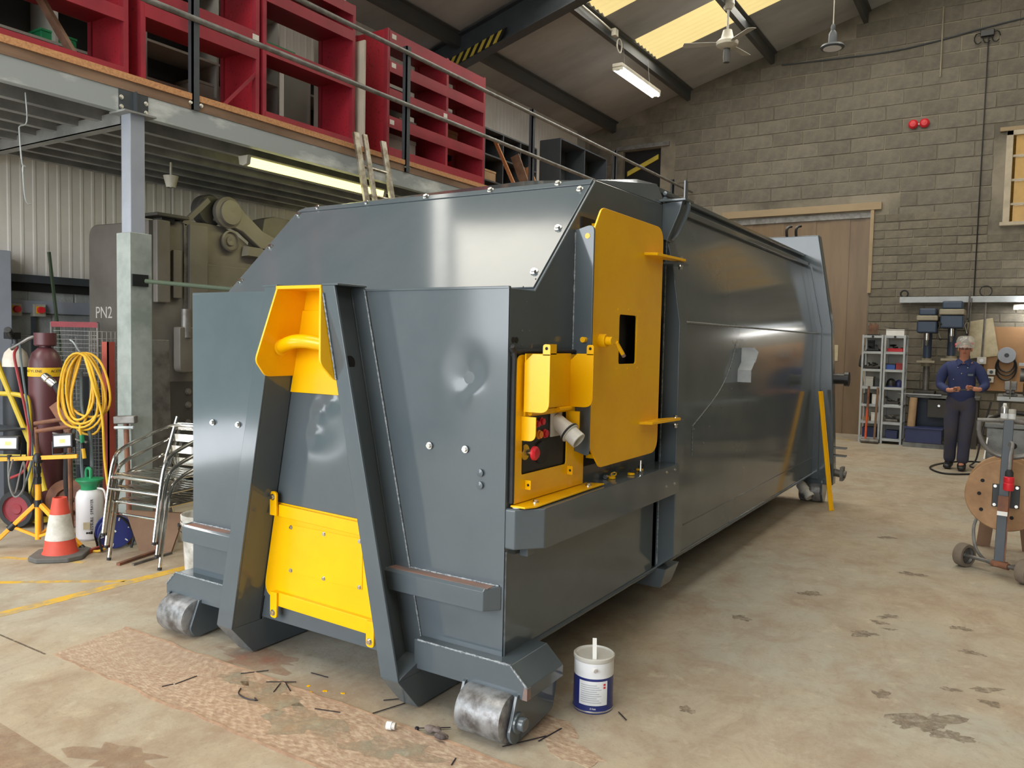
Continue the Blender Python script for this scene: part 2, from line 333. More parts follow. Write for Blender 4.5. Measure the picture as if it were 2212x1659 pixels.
# ------------------------------------------------------------------ the setting
def floor_material():
    m = bpy.data.materials.new('worn_painted_concrete'); m.use_nodes = True; nt = m.node_tree; N = nt.nodes; L = nt.links; b = N['Principled BSDF']
    tc = N.new('ShaderNodeTexCoord')
    def noise(scale, det=6, rough=0.6, st=(1, 1, 1), dist=0.0):
        mp = N.new('ShaderNodeMapping'); mp.inputs['Scale'].default_value = st; L.new(tc.outputs['Object'], mp.inputs['Vector'])
        n = N.new('ShaderNodeTexNoise'); n.inputs['Scale'].default_value = scale; n.inputs['Detail'].default_value = det; n.inputs['Roughness'].default_value = rough
        n.inputs['Distortion'].default_value = dist; L.new(mp.outputs['Vector'], n.inputs['Vector']); return n.outputs['Fac']
    def ramp(f, a, c, hi=1.0):
        r = N.new('ShaderNodeValToRGB'); r.color_ramp.elements[0].position = a; r.color_ramp.elements[1].position = c
        r.color_ramp.elements[1].color = (hi, hi, hi, 1); L.new(f, r.inputs['Fac']); return r.outputs['Color']
    def mix(f, a, c2):
        x = N.new('ShaderNodeMix'); x.data_type = 'RGBA'; L.new(f, x.inputs['Factor'])
        if isinstance(a, tuple): x.inputs['A'].default_value = (*lin(a), 1)
        else: L.new(a, x.inputs['A'])
        x.inputs['B'].default_value = (*lin(c2), 1); return x.outputs['Result']
    c = mix(ramp(noise(0.55, 4), 0.4, 0.62), (170, 166, 152), (176, 162, 140))        # greenish paint against warm dust
    c = mix(ramp(noise(2.6, 9, 0.68, dist=0.4), 0.46, 0.7, 0.8), c, (150, 128, 106)) # brown grime
    c = mix(ramp(noise(1.3, 8, 0.7, st=(1, .45, 1)), 0.56, 0.68, 0.55), c, (146, 122, 104))
    c = mix(ramp(noise(7, 8, 0.7, dist=0.3), 0.56, 0.72, 0.6), c, (198, 190, 168))    # scuffed pale spots
    c = mix(ramp(noise(38, 4, 0.6), 0.62, 0.74, 0.5), c, (118, 98, 82))               # specks
    c = mix(ramp(noise(4.5, 10, 0.75, st=(.5, 2.2, 1), dist=0.5), 0.66, 0.75, 0.7), c, (112, 94, 80))
    c = mix(ramp(noise(3.2, 10, 0.8, st=(1.4, .8, 1), dist=0.8), 0.46, 0.74, 0.6), c, (138, 117, 96))
    c = mix(ramp(noise(16, 6, 0.75, dist=0.4), 0.58, 0.7, 0.45), c, (142, 122, 100))
    c = mix(ramp(noise(14, 9, 0.8, st=(.35, 3, 1)), 0.62, 0.74, 0.5), c, (206, 198, 176))
    L.new(c, b.inputs['Base Color']); b.inputs['Roughness'].default_value = 0.5; b.inputs['Specular IOR Level'].default_value = 0.35
    bp = N.new('ShaderNodeBump'); bp.inputs['Strength'].default_value = 0.12; bp.inputs['Distance'].default_value = 0.01
    L.new(noise(30, 6), bp.inputs['Height']); L.new(bp.outputs['Normal'], b.inputs['Normal'])
    return m
M['floor'] = floor_material()
M['patch'] = mat('rough_repair_concrete', (158, 133, 112), 0.9, rgb2=(202, 184, 160), scale=46, amount=0.8, detail=12, bump=0.5, bscale=45, ramp=(0.42, 0.72), stretch=(.6, 1, 1))
M['patchgreen'] = mat('worn_grey_green_paint', (156, 151, 132), 0.8, rgb2=(168, 146, 120), scale=9, amount=1, detail=9, anoise=7)
M['stain'] = mat('oil_stain', (118, 104, 88), 0.6, rgb2=(146, 132, 112), scale=22, amount=1, detail=8, anoise=26, alpha=0.85)
M['stainbrown'] = mat('brown_stain', (150, 122, 99), 0.8, rgb2=(166, 142, 116), scale=14, amount=1, detail=8, anoise=5, alpha=0.9)
M['stain2'] = mat('dirty_patch_edge', (140, 112, 90), 0.9, rgb2=(164, 136, 110), scale=20, amount=1)
M['redwheel'] = mat('dull_red_wheel', (138, 44, 52), 0.6, rgb2=(110, 38, 44), scale=8)
M['redmark'] = mat('red_primer_overspray', (166, 112, 92), 0.8, rgb2=(164, 138, 116), scale=7, amount=1, detail=7, ramp=(.35, .6), anoise=5, alpha=0.7)
M['tarmac'] = mat('outside_concrete', (150, 148, 142), 0.9)
M['plain'] = mat('plain_rendered_wall', (150, 144, 130), 0.9, rgb2=(128, 122, 110), scale=1.5, amount=1)

flo = struct('floor', MB().box((-4.7, -8.1, -0.2), (14.6, 13.4, 0)), 'floor', smooth=False)
struct('ground', MB().box((-40, -60, -0.25), (40, -8.1, -0.05)), 'tarmac', smooth=False)

struct('reflection_dimmer', MB().box((-9.0, -14, -.05), (-8.6, 4, 4.2)), mat('dimmer_green', (86, 112, 104), 0.9, rgb2=(60, 84, 72), scale=5, amount=1, bump=0.5, bscale=9), smooth=False)  # unseen green block added to dim the side opening's reflection in the compactor
def blob(cx, cy, rx, ry, z, h=0.0015, n=26, jit=0.3, rot=0.0, seed=1, solid=False):
    rn = random.Random(seed); P = []
    ph = [rn.uniform(0, 6.28) for _ in range(4)]
    for i in range(n):
        a = 2 * math.pi * i / n; k = 1 + jit * (0.5 * math.sin(2 * a + ph[0]) + 0.4 * math.sin(3 * a + ph[1]) + 0.35 * math.sin(5 * a + ph[2]) + 0.3 * math.sin(9 * a + ph[3])) + rn.uniform(-jit, jit) * 0.25
        x, y = rx * k * math.cos(a), ry * k * math.sin(a)
        P.append((cx + x * math.cos(rot) - y * math.sin(rot), cy + x * math.sin(rot) + y * math.cos(rot), z))
    if not solid: return MB().add([(p[0], p[1], h) for p in P], [tuple(range(n))])
    return MB().prism(P, (0, 0, h))
# rough repair strip in front of the container, with its worn painted areas and the oil stains
rn = random.Random(3)
top = [(x, -0.21 + rn.uniform(-.012, .012), .0) for x in [-.30 + .1 * i for i in range(29)]]
bot = [(x, -0.635 + rn.uniform(-.012, .012), .0) for x in [-.25 + .1 * i for i in range(29)]]
MB().prism(bot + top[::-1], (0, 0, .0025)).build('repair_patch', 'patch', flo, smooth=False)
for sd, pts in ((top, -1), (bot, 1)): MB().tube([(x, y, .0005) for x, y, z in sd], [rn.uniform(.004, .009) for _ in sd], 5).build('patch_edge', 'stain2', flo)
for i, a in enumerate(((0.98, -.33, .17, .1, .2), (1.32, -.42, .2, .11, -.15), (1.75, -.38, .16, .09, .1), (.72, -.3, .09, .05, .3))):
    blob(a[0], a[1], a[2], a[3], 0, .0032, rot=a[4], seed=30 + i, jit=.5).build('worn_paint', 'patchgreen', flo, smooth=False)
blob(2.22, .09, .24, .1, 0, .0018, rot=-.35, seed=9, jit=.45, solid=True).build('repair_patch', 'patch', flo, smooth=False)
blob(.95, -1.02, .2, .09, 0, .002, rot=.3, seed=12, jit=.5).build('repair_patch', 'stainbrown', flo, smooth=False)
MB().add([(-.6, -1.12, .002), (.3, -1.127, .002), (.86, -1.15, .002), (2.4, -1.2, .002), (2.4, -1.6, .002), (-.6, -1.6, .002)], [tuple(range(6))]).build('repair_patch', 'stainbrown', flo, smooth=False)
blob(.62, -.08, .26, .1, 0, .001, rot=.1, seed=5, jit=.4).build('paint_mark', 'redmark', flo, smooth=False)
for i, (x, y, rx, ry, ro) in enumerate([(3.50, 1.12, .16, .075, .9), (3.60, 1.03, .07, .05, .2), (3.71, 1.647, .07, .03, .4), (3.733, 1.485, .05, .03, .2), (3.57, 1.55, .05, .02, .1), (3.30, 1.3, .035, .05, .5),
        (2.69, 2.69, .07, .05, .2), (3.18, 2.5, .06, .035, .6), (3.15, 2.357, .05, .03, .3), (3.22, 2.27, .03, .02, .3), (3.56, 2.53, .05, .04, .2), (3.63, 2.14, .06, .03, .2), (3.1, 2.1, .07, .05, .2), (2.6, .62, .035, .03, 0), (2.45, 1.95, .05, .05, .5), (3.2, 3.6, .08, .05, .3), (2.9, 4.7, .06, .05, .2)]):
    blob(x, y, rx, ry, 0, .0012, rot=ro, seed=50 + i, jit=.45, n=30).build('oil_stain', 'stain', flo, smooth=False)
# yellow aisle lines
def line(name, pts, w):
    mb = MB()
    for p, q in zip(pts, pts[1:]):
        d = (Vector(q) - Vector(p)).normalized(); s = Vector((-d.y, d.x, 0)) * w / 2; p, q = Vector(p), Vector(q)
        mb.prism([p - s, q - s, q + s, p + s], (0, 0, .0012))
    return struct(name, mb, 'floorpaint', smooth=False)
line('trim_1', [(-1.06, -.56, 0), (-1.03, .6, 0), (-1.02, 3.0, 0)], .09)
line('trim_2', [(-1.72, -.24, 0), (-1.08, .27, 0)], .05)
line('trim_3', [(-2.6, -.07, 0), (-1.95, .23, 0), (-1.7, .35, 0)], .05)
line('trim_4', [(.9, 12.42, 0), (1.4, 12.12, 0)], .07)
# floor joint
MB().box((-1.6, -.655, 0), (-.28, -.645, .0012)).build('floor_joint', 'stain', flo, smooth=False)

# far wall: solid backing with openings, every block and brick in view is its own piece
YW = 13.2
def gable(x0, x1, z0, z1=None):
    if z1 is not None: return MB().box((x0, YW, z0), (x1, YW + .22, z1))
    P = [(x0, YW, z0), (x1, YW, z0), (x1, YW, roof_z(x1))]
    if x0 < 5 < x1: P.append((5, YW, roof_z(5)))
    return MB().prism(P + [(x0, YW, roof_z(x0))], (0, .22, 0))
wb = MB()
for g in (gable(-4.7, -3.58, 0), gable(-3.58, -2.72, 0, 3.5), gable(-3.58, -2.72, 5.72), gable(-2.72, -1.09, 0), gable(-1.09, 1.41, 4.1), gable(1.41, 3.6, 0),
          gable(3.6, 4.9, 0, 3.75), gable(3.6, 4.9, 5.27), gable(4.9, 14.6, 0)): wb.add(g.v, g.f)
wall_back = struct('wall_back', wb, 'mortar', smooth=False)
def in_open(x0, x1, z0, z1):
    for a, b, c, d in ((-3.72, -2.53, 3.4, 5.83), (-1.15, 1.43, -1, 4.12), (-1.4, 1.62, 4.1, 4.28), (3.4, 5, 3.7, 5.36)):
        if x1 > a and x0 < b and z1 > c and z0 < d: return True
    return False
def make_piece(w, h, d, name, m, seed):
    rn = random.Random(seed); j = lambda: rn.uniform(-.004, .004)
    b = .006
    P = [(0, 0, 0), (w, 0, 0), (w, 0, h), (0, 0, h), (b + j(), -d, b + j()), (w - b + j(), -d, b + j()), (w - b + j(), -d, h - b + j()), (b + j(), -d, h - b + j())]
    me = bpy.data.meshes.new(name); me.from_pydata(P, [], [(0, 1, 5, 4), (1, 2, 6, 5), (2, 3, 7, 6), (3, 0, 4, 7), (4, 5, 6, 7)]); me.materials.append(M[m]); return me
def lay(parent, xs, zs, w, h, gap, d, name, m, org, rotz=0, limit=300, mass=None):
    cache = {}; n = 0; extra = MB(); row = 0; z = zs[0]
    while z < zs[1]:
        x = xs[0] - (w * .5 if row % 2 else 0); row += 1
        while x < xs[1]:
            x0, x1 = max(x, xs[0]), min(x + w - gap, xs[1])
            hz = h - gap
            if rotz == 0:
                ok = x1 - x0 > .06 and not in_open(x0, x1, z, z + hz) and z + hz < roof_z(x0) - .01
                if not ok and x1 - x0 > .06 and z + hz < roof_z(x0) - .01:      # cut blocks beside the openings
                    for cut in (.5, .3):
                        if not in_open(x0, x0 + (x1 - x0) * cut, z, z + hz): x1 = x0 + (x1 - x0) * cut - gap; ok = True; break
                        if not in_open(x1 - (x1 - x0) * cut, x1, z, z + hz): x0 = x1 - (x1 - x0) * cut + gap; ok = True; break
            else: ok = x1 - x0 > .05
            if ok:
                k = (round(x1 - x0, 2), random.randrange(3))
                if k not in cache: cache[k] = make_piece(x1 - x0, hz, d, name, m, hash(k) % 999)
                if n < limit and not (mass and mass(x0, z)):
                    o = bpy.data.objects.new(name, cache[k]); COL.objects.link(o); o.parent = parent; n += 1
                    o.location = (x0, org[1] + random.uniform(-.003, .003), z) if rotz == 0 else (org[0], x0, z); o.rotation_euler.z = rotz
                elif rotz == 0:
                    o = bpy.data.meshes; extra.add([(v.co.x + x0, v.co.y + org[1], v.co.z + z) for v in cache[k].vertices], [tuple(p.vertices) for p in cache[k].polygons])
            x += w
        z += h
    return extra, n
ex1, n1 = lay(wall_back, (-4.4, 4.55), (3.9, 8.6), .57, .26, .014, .011, 'block', 'block', (0, YW, 0), limit=240, mass=lambda x, z: x < -3.0 and z < 5.0)
ex2, n2 = lay(wall_back, (1.43, 4.55), (1.05, 3.9), .46, .15, .014, .013, 'brick', 'brickstone', (0, YW, 0), limit=140)
ex3, n3 = lay(wall_back, (1.43, 4.55), (0, 1.05), .46, .15, .014, .02, 'brick', 'brickstone', (0, YW, 0), limit=0)
ex4, n4 = lay(wall_back, (-2.7, -1.15), (0.0, 3.9), .57, .26, .014, .02, 'block', 'block', (0, YW, 0), limit=0)
print('blocks', n1, n2)
for e, m in ((ex1, 'block'), (ex4, 'block')):
    ex2.add(e.v, e.f)
ex2.add(ex3.v, ex3.f)
tag(ex2.build('distant_masonry', 'brickstone', wall_back, smooth=False), kind='stuff')
MB().box((-1.35, YW - .06, 4.13), (1.58, YW + .02, 4.265)).build('door_lintel', 'lintel', wall_back, bevel=.006)
MB().box((-3.72, YW - .06, 5.73), (-2.53, YW + .02, 5.82)).build('door_lintel', 'railsteel', wall_back, bevel=.006)
MB().box((3.36, YW - .05, 5.3), (4.9, YW + .02, 5.37)).build('window_lintel', 'lintel', wall_back, bevel=.006)
MB().box((1.40, YW - .05, 2.62), (1.46, YW + .02, 4.13)).build('door_jamb', 'lintel', wall_back)
# brown strip curtain closing the doorway
d1 = tag(bpy.data.objects.new('door_1', None), kind='structure'); COL.objects.link(d1); d1.location = (.16, YW + .04, 0)
x = -1.09; k = 0
while x < 1.40:
    w = .34; MB().box((x, YW + .03 + .012 * (k % 2), .0), (min(x + w, 1.41), YW + .037 + .012 * (k % 2), 4.1)).build('curtain_strip', 'timberdoor', d1); x += .3; k += 1
MB().box((-1.09, YW + .0, 4.0), (1.41, YW + .03, 4.1)).build('curtain_rail', 'railsteel', d1)
MB().box((-1.1, YW + .1, 0), (1.42, YW + .2, 4.1)).build('backing_board', 'timberdoor', d1)
nt_ = MB().box((.76, YW + .018, 1.36), (.93, YW + .026, 1.66)); nt_.build('notice', 'paper', d1)
d2 = tag(bpy.data.objects.new('door_2', None), kind='structure'); COL.objects.link(d2); d2.location = (-3.15, YW + .1, 3.5)
MB().box((-3.58, YW + .1, 3.5), (-2.72, YW + .16, 5.72)).build('dark_opening_sheet', 'dark', d2)  # dark sheet painted as the shade inside the upper opening
MB().prism([(-3.5, YW + .06, 5.2), (-2.8, YW + .06, 5.5), (-2.8, YW + .06, 5.6), (-3.5, YW + .06, 5.3)], (0, .03, 0)).build('hazard_strip', 'hazyellow', d2)
# cream sash window, only its left part is in frame
w1 = tag(bpy.data.objects.new('window_1', None), kind='structure'); COL.objects.link(w1); w1.location = (4.2, YW, 3.75)
fr = MB(); fr.box((3.46, YW - .06, 3.75), (3.56, YW + .06, 5.3)).box((3.46, YW - .06, 5.22), (4.9, YW + .06, 5.3)).box((3.42, YW - .1, 3.72), (4.95, YW + .06, 3.78)).box((4.82, YW - .06, 3.75), (4.9, YW + .06, 5.3))
fr.build('window_frame', 'windowframe', w1, bevel=.006)
for z in (4.08, 4.48, 4.88): MB().box((3.56, YW - .03, z - .018), (4.82, YW + .02, z + .018)).build('glazing_bar', 'windowframe', w1)
for z in (3.78, 4.1, 4.5, 4.9): MB().box((3.56, YW + .0, z), (4.82, YW + .008, z + .36 if z > 3.8 else z + .28)).build('pane', 'amberglass', w1)

# left wall: ribbed cladding above, painted blocks below
wall_left = struct('wall_left', MB().box((-4.72, -2.6, 0), (-4.5, 13.4, 6.16)).box((-4.72, -8.1, 0), (-4.5, -6.0, 6.16)).box((-4.72, -6.0, 3.8), (-4.5, -2.6, 6.16)), 'mortarwhite', smooth=False)
pm = MB(); ribs = 9; pw = 1.06
prof = []
for i in range(ribs):
    y = i * pw / ribs; s = pw / ribs
    prof += [(y, 0.0), (y + s * .62, 0.0), (y + s * .72, .004), (y + s * .9, .004), (y + s * 0.98, 0)]
prof.append((pw - .012, 0))
V = [(.02 + h, y, z) for z in (0, 4.0) for y, h in prof]; k = len(prof)
pm.add(V, [(i, i + 1, k + i + 1, k + i) for i in range(k - 1)])
proto = None
for i in range(13):
    y = -1.0 + i * pw
    if proto is None:
        proto = pm.build('cladding_panel', 'clad', wall_left, world=False, smooth=False); o = proto
    else:
        o = proto.copy(); COL.objects.link(o)
    o.location = (-4.5, y, 2.16)
_, n5 = lay(wall_left, (-.4, 2.6), (0.0, 2.1), .45, .225, .014, .012, 'block', 'blockwhite', (-4.5, 0, 0), rotz=R(90), limit=90)
MB().box((-4.5, -1.2, 2.085), (-4.42, 8, 2.16)).build('wall_rail', 'railpost', wall_left)
MB().box((-4.5, -1.2, 2.0), (-4.46, 8, 2.085)).build('wall_rail', 'dark', wall_left)
MB().box((-4.5, -1.2, 1.79), (-4.44, 8, 1.91)).build('wall_rail', 'postgrey', wall_left)
struct('wall_right', MB().box((14.4, -8.1, 0), (14.6, 13.4, 6.2)), 'plain', smooth=False)
wf = MB().box((-4.7, -8.3, 0), (-4.2, -8.08, 6.2)).box((5.0, -8.3, 0), (14.6, -8.08, 6.2))
wf.prism([(-4.7, -8.3, 5.3), (14.6, -8.3, 5.3), (14.6, -8.3, roof_z(14.6)), (5, -8.3, roof_z(5)), (-4.7, -8.3, roof_z(-4.7))], (0, .22, 0))
struct('wall_front', wf, 'plain', smooth=False)

# roof: sheets, yellowed roof lights, purlins and the portal rafter
cl = MB()
def slab(x0, x1, y0, y1, t=.05):
    return [(x0, y0, roof_z(x0)), (x1, y0, roof_z(x1)), (x1, y0, roof_z(x1) + t), (x0, y0, roof_z(x0) + t)], (0, y1 - y0, 0)
ys = [-8.3]
for a, b in SKYLIGHTS: ys += [a, b]
ys.append(13.4); SX0, SX1 = -2.05, 4.4
for i in range(0, len(ys), 2): cl.prism(*slab(-4.72, 5, ys[i], ys[i + 1]))
for a, b in SKYLIGHTS: cl.prism(*slab(-4.72, SX0, a, b)); cl.prism(*slab(SX1, 5, a, b))
cl.prism(*slab(5.0, 14.62, -8.3, 13.4))
ceiling = struct('ceiling', cl, 'roof', smooth=False)
for i, (a, b) in enumerate(SKYLIGHTS):
    mb = MB(); n = 56; zs = []
    V = []; F = []
    for s in range(n + 1):
        y = a + (b - a) * s / n; h = .018 * math.sin(2 * math.pi * s / 8)
        V += [(SX0, y, roof_z(SX0) + .0 + h), (SX1, y, roof_z(SX1) + .0 + h)]
    F = [(2 * s, 2 * s + 2, 2 * s + 3, 2 * s + 1) for s in range(n)]
    mb.add(V, F); struct('window_%d' % (i + 2), mb, 'skylight', angle=60)
for i, (a, b) in enumerate(SKYLIGHTS):                       # unseen panels added to go with the right slope's fill lamps
    mb = MB(); V = []; n = 28
    for s in range(n + 1):
        y = a + (b - a) * s / n; h = .01 * math.sin(2 * math.pi * s / 4); V += [(6.1, y, roof_z(6.1) - .02 + h), (11.1, y, roof_z(11.1) - .02 + h)]
    mb.add(V, [(2 * s, 2 * s + 2, 2 * s + 3, 2 * s + 1) for s in range(n)]); struct('window_%d' % (i + 8), mb, 'skylight', angle=60)
PURL = [-3.77, -2.12, -.455, 1.2, 2.85, 4.5]
for x in PURL + [10 - v for v in PURL]:
    z = roof_z(x); s = 1 if x < 5 else -1
    P = [(x - .0, z - .02), (x + .06 * s, z - .0), (x + .06 * s, z - .015), (x + .012 * s, z - .03), (x + .012 * s, z - .205), (x - .06 * s, z - .225), (x - .06 * s, z - .205), (x, z - .19)]
    MB().prism([(a, -8.1, b) for a, b in P], (0, 21.3, 0)).build('purlin', 'purlin', ceiling, smooth=False)
def rafter(y):
    mb = MB()
    for x0, x1 in ((-4.5, 5.0), (5.0, 14.5)):
        for (a, b, hw) in ((-.03, -.045, .1), (-.045, -.5, .008), (-.5, -.516, .1)):
            mb.prism([(x0, y - hw, roof_z(x0) + a), (x1, y - hw, roof_z(x1) + a), (x1, y - hw, roof_z(x1) + b), (x0, y - hw, roof_z(x0) + b)], (0, 2 * hw, 0))
    return mb.build('rafter', 'railpost', ceiling, smooth=False)
rf = rafter(7.5); rafter(-4.4)
# black and yellow hazard padding along the lower edge of the rafter
n = 15
for k in range(n):
    x0 = -4.0 + k * .07; x1 = x0 + .07
    P = [(x0, 7.385, roof_z(x0) - .50), (x1, 7.385, roof_z(x1) - .50), (x1 + .1, 7.385, roof_z(x1 + .1) - .36), (x0 + .1, 7.385, roof_z(x0 + .1) - .36)]
    MB().prism(P, (0, .03, 0)).build('hazard_stripe', 'hazyellow' if k % 2 else 'black', ceiling, smooth=False)
for x in (-4.35,): MB().box((x - .1, 7.4, 0), (x + .1, 7.6, roof_z(x) - .2)).build('column', 'railpost', ceiling)
# cables and conduit on the far wall
cab = MB().tube(spline([(-.3, YW - .03, 7.0), (1.44, YW - .03, 6.93), (2.3, YW - .03, 6.98), (3.1, YW - .03, 7.08), (4.4, YW - .03, 7.2)], 5), .012, 6)
tag(cab.build('wall_cable', 'railpost', loc=(1.44, YW, 6.9)), 'thin dark cable running level across the top of the block wall', 'cable')
dc = thing('drop_cable', 'thin black cable dropping from a dark junction bundle down the block wall', 'cable', (3.1, YW - .04, 2.5))
MB().tube(spline([(3.12, YW - .035, 6.95), (3.11, YW - .035, 5), (3.1, YW - .035, 2.55)], 5), .011, 6).build('cable', 'black', dc)
MB().box((3.0, YW - .08, 6.92), (3.2, YW - .005, 7.03)).build('junction_box', 'black', dc, bevel=.01)
lp = MB()
for a in (-.13, 0, .13):
    lp.tube([(3.1 + a + .06 * math.cos(t), YW - .05, 6.9 + .09 * math.sin(t)) for t in [i * .7 for i in range(9)]], .009, 5)
lp.build('cable_loops', 'black', dc)
cp = MB().cyl((2.42, YW - .04, 7.55), (2.42, YW - .04, 6.35), .012, n=8)
tag(cp.build('conduit', 'drillgrey', loc=(2.42, YW, 6.35)), 'short pale vertical conduit high on the block wall', 'conduit')
rb = thing('fire_bell', 'pair of small round red sounders high on the block wall', 'alarm', (2.12, YW - .03, 5.59))
for s in (-.09, .09): MB().lathe([(.078, 0), (.08, .03), (.05, .06), (.0, .065)], (2.12 + s, YW - .02, 5.59), 16, (0, -1, 0)).build('sounder', 'red', rb)
MB().box((1.98, YW - .03, 5.575), (2.27, YW - .005, 5.6)).build('mounting_strip', 'white', rb)
for x in (1.96, 2.28): pass
# ------------------------------------------------------------------ mezzanine along the left wall
XM = -2.0
mz = thing('mezzanine', 'galvanised steel mezzanine with a chipboard edge and tube guard rail above the press', 'mezzanine', (XM, .93, 0))
def sub(name, mb, m, par=None, **k): return mb.build(name, m, par or mz, **k)
sub('deck', MB().box((-4.49, -3.0, 3.47), (XM - .06, 13.15, 3.5)), 'timber', smooth=False)
sub('chipboard_deck', MB().box((-4.49, -3.0, 3.515), (XM + .012, 13.15, 3.565)), 'chip', smooth=False)
sub('edge_board', MB().box((XM - .05, -3.0, 3.44), (XM, 13.15, 3.515)), 'timber', smooth=False)
def cbeam(x, y0, y1, z0, z1, f=.07, t=.006, s=1):
    mb = MB(); mb.box((x, y0, z0), (x + t, y1, z1)); mb.box((x - f, y0, z0), (x, y1, z0 + t)); mb.box((x - f, y0, z1 - t), (x, y1, z1)); return mb
for y0, y1 in ((-3.0, .86), (1.0, 6.2), (6.34, 11.4), (11.5, 13.1)): sub('edge_beam', cbeam(XM - .012, y0, y1, 3.275, 3.44), 'galv')
for x in (-2.35, -2.68, -3.0, -3.32, -3.64, -3.96, -4.28): sub('joist', cbeam(x, -3.0, 13.1, 3.26, 3.47, f=.06), 'galvdark')
for y in (.93, 6.27, 11.45): sub('cross_beam', MB().box((-4.48, y - .05, 3.2), (XM - .1, y - .04, 3.3)).box((-4.48, y - .05, 3.2), (XM - .1, y + .04, 3.206)), 'galvdark')
sub('end_beam', MB().box((-4.48, -3.02, 3.26), (XM, -3.0, 3.47)), 'galvdark')
for py in (.93, 6.27, 11.45):
    p = sub('post', MB().box((XM - .065, py - .065, 2.3), (XM + .055, py + .055, 3.27)), 'postgrey', bevel=.006)
    sub('post_sleeve', MB().box((XM - .095, py - .09, 0.01), (XM + .085, py + .09, 2.375)), 'galvpost', bevel=.006)
    sub('base_plate', MB().box((XM - .16, py - .16, 0), (XM + .15, py + .16, .012)), 'galvpost')
    sub('cap_plate', MB().box((XM - .11, py - .13, 3.262), (XM + .09, py + .13, 3.275)), 'galvdark')
    sub('splice_plate', MB().box((XM - .02, py - .12, 3.29), (XM - .002, py + .12, 3.44)).box((XM - .01, py - .004, 3.28), (XM + .04, py + .004, 3.44)), 'railpost')
    for dy in (-.1, .1):
        for z in (3.31, 3.38): bolt((XM - .002, py + dy, z), (1, 0, 0), .012, mz)
# guard rail
for py in (-1.2, 1.46, 4.13, 6.8, 9.47, 12.1): sub('guard_post', MB().box((XM + .0, py - .03, 3.44), (XM + .016, py + .035, 4.79)).box((XM - .04, py - .03, 3.44), (XM + .016, py - .018, 4.79)), 'railpost')
for z in (4.715, 4.16): sub('guard_rail', MB().cyl((XM + .02, -3.0, z), (XM + .02, 13.1, z), .024, n=12), 'railsteel')
for y in (1.42, 1.52, 4.1, 4.18, 6.77, 6.85): bolt((XM + .002, y, 3.49), (1, 0, 0), .012, mz)

# work light under the mezzanine beam
t1 = thing('batten_light', 'long yellow-lit fluorescent batten fixed under the mezzanine edge', 'light', (-2.28, 3.1, 3.22))
MB().box((-2.33, 2.2, 3.235), (-2.23, 4.05, 3.262)).build('housing', 'lampwhite', t1, bevel=.006)
MB().prism([(-2.34, 2.2, 3.235), (-2.22, 2.2, 3.235), (-2.235, 2.2, 3.18), (-2.28, 2.2, 3.165), (-2.325, 2.2, 3.18)], (0, 1.85, 0)).build('diffuser', 'tubeyellow', t1)
for y in (2.17, 4.02): MB().prism([(-2.345, y, 3.25), (-2.215, y, 3.25), (-2.23, y, 3.175), (-2.28, y, 3.16), (-2.33, y, 3.175)], (0, .04, 0)).build('end_cap', 'lampwhite', t1)
la = area('batten_glow', (-2.28, 3.12, 3.155), (0, 0, 0), .1, 1.8, 14, (1, .95, .55))
# a second lit batten deeper under the deck, seen behind the press
t2 = thing('batten_light', 'far yellow-lit batten under the mezzanine seen over the press arm', 'light', (-3.6, 5.5, 3.1))
MB().box((-3.65, 4.9, 3.225), (-3.55, 6.4, 3.258)).build('housing', 'lampwhite', t2, bevel=.006)
MB().prism([(-3.66, 4.9, 3.225), (-3.54, 4.9, 3.225), (-3.56, 4.9, 3.16), (-3.64, 4.9, 3.16)], (0, 1.5, 0)).build('diffuser', 'tubeyellow', t2)

area('batten_glow', (-3.6, 5.65, 3.15), (0, 0, 0), .1, 1.4, 14, (1, .95, .6))
t3 = thing('batten_light', 'unseen white fill batten added under the deck at the left end of the mezzanine', 'light', (-3.4, -1.0, 3.1))  # batten added out of view to brighten the left wall and clutter
MB().box((-3.45, -1.8, 3.225), (-3.35, -.2, 3.258)).build('housing', 'lampwhite', t3, bevel=.006)
MB().prism([(-3.46, -1.8, 3.225), (-3.34, -1.8, 3.225), (-3.36, -1.8, 3.16), (-3.44, -1.8, 3.16)], (0, 1.6, 0)).build('diffuser', 'tube', t3)
area('batten_glow', (-3.4, -1.0, 3.15), (0, 0, 0), .1, 1.5, 40, (1, .98, .94))  # fill lamp of the added batten
# red shelving units on the mezzanine
def red_unit(y0, y1, z1, levels, label, uprights=None, depth=.5, x=-2.2, beamh=.1, z0=3.566):
    t = thing('red_shelving', label, 'shelving', (x - depth / 2, (y0 + y1) / 2, z0), 'red shelving units on the mezzanine')
    ups = [y0 + .02, y1 - .02] + (uprights or [])
    for y in ups:
        MB().box((x - .05, y - .02, z0), (x, y + .02, z1)).build('upright', 'redshelf', t)
        MB().box((x - depth, y - .02, z0), (x - depth + .05, y + .02, z1)).build('upright', 'redshelf', t)
        MB().box((x - depth + .05, y - .006, z0), (x - .05, y + .006, z1)).build('side_panel', 'redin', t)
    for z in levels:
        MB().box((x - depth, y0 + .02, z - .012), (x - .012, y1 - .02, z)).build('shelf', 'redshelf', t)
        MB().box((x - .012, y0 + .03, z - beamh), (x + .004, y1 - .03, z + .005)).build('shelf_beam', 'redshelf', t)
    return t
ru1 = red_unit(-.35, 1.015, 5.4, [3.67, 4.12, 4.7], 'red shelving unit at the left end of the row on the mezzanine')
ru2 = red_unit(1.12, 2.285, 5.4, [4.22, 4.36, 4.86], 'second red shelving unit, standing behind the first dark guard post')
ru3 = red_unit(2.327, 3.53, 5.05, [3.68, 4.3, 4.78, 5.04], 'third red shelving unit, tall, with cream compartments behind it')
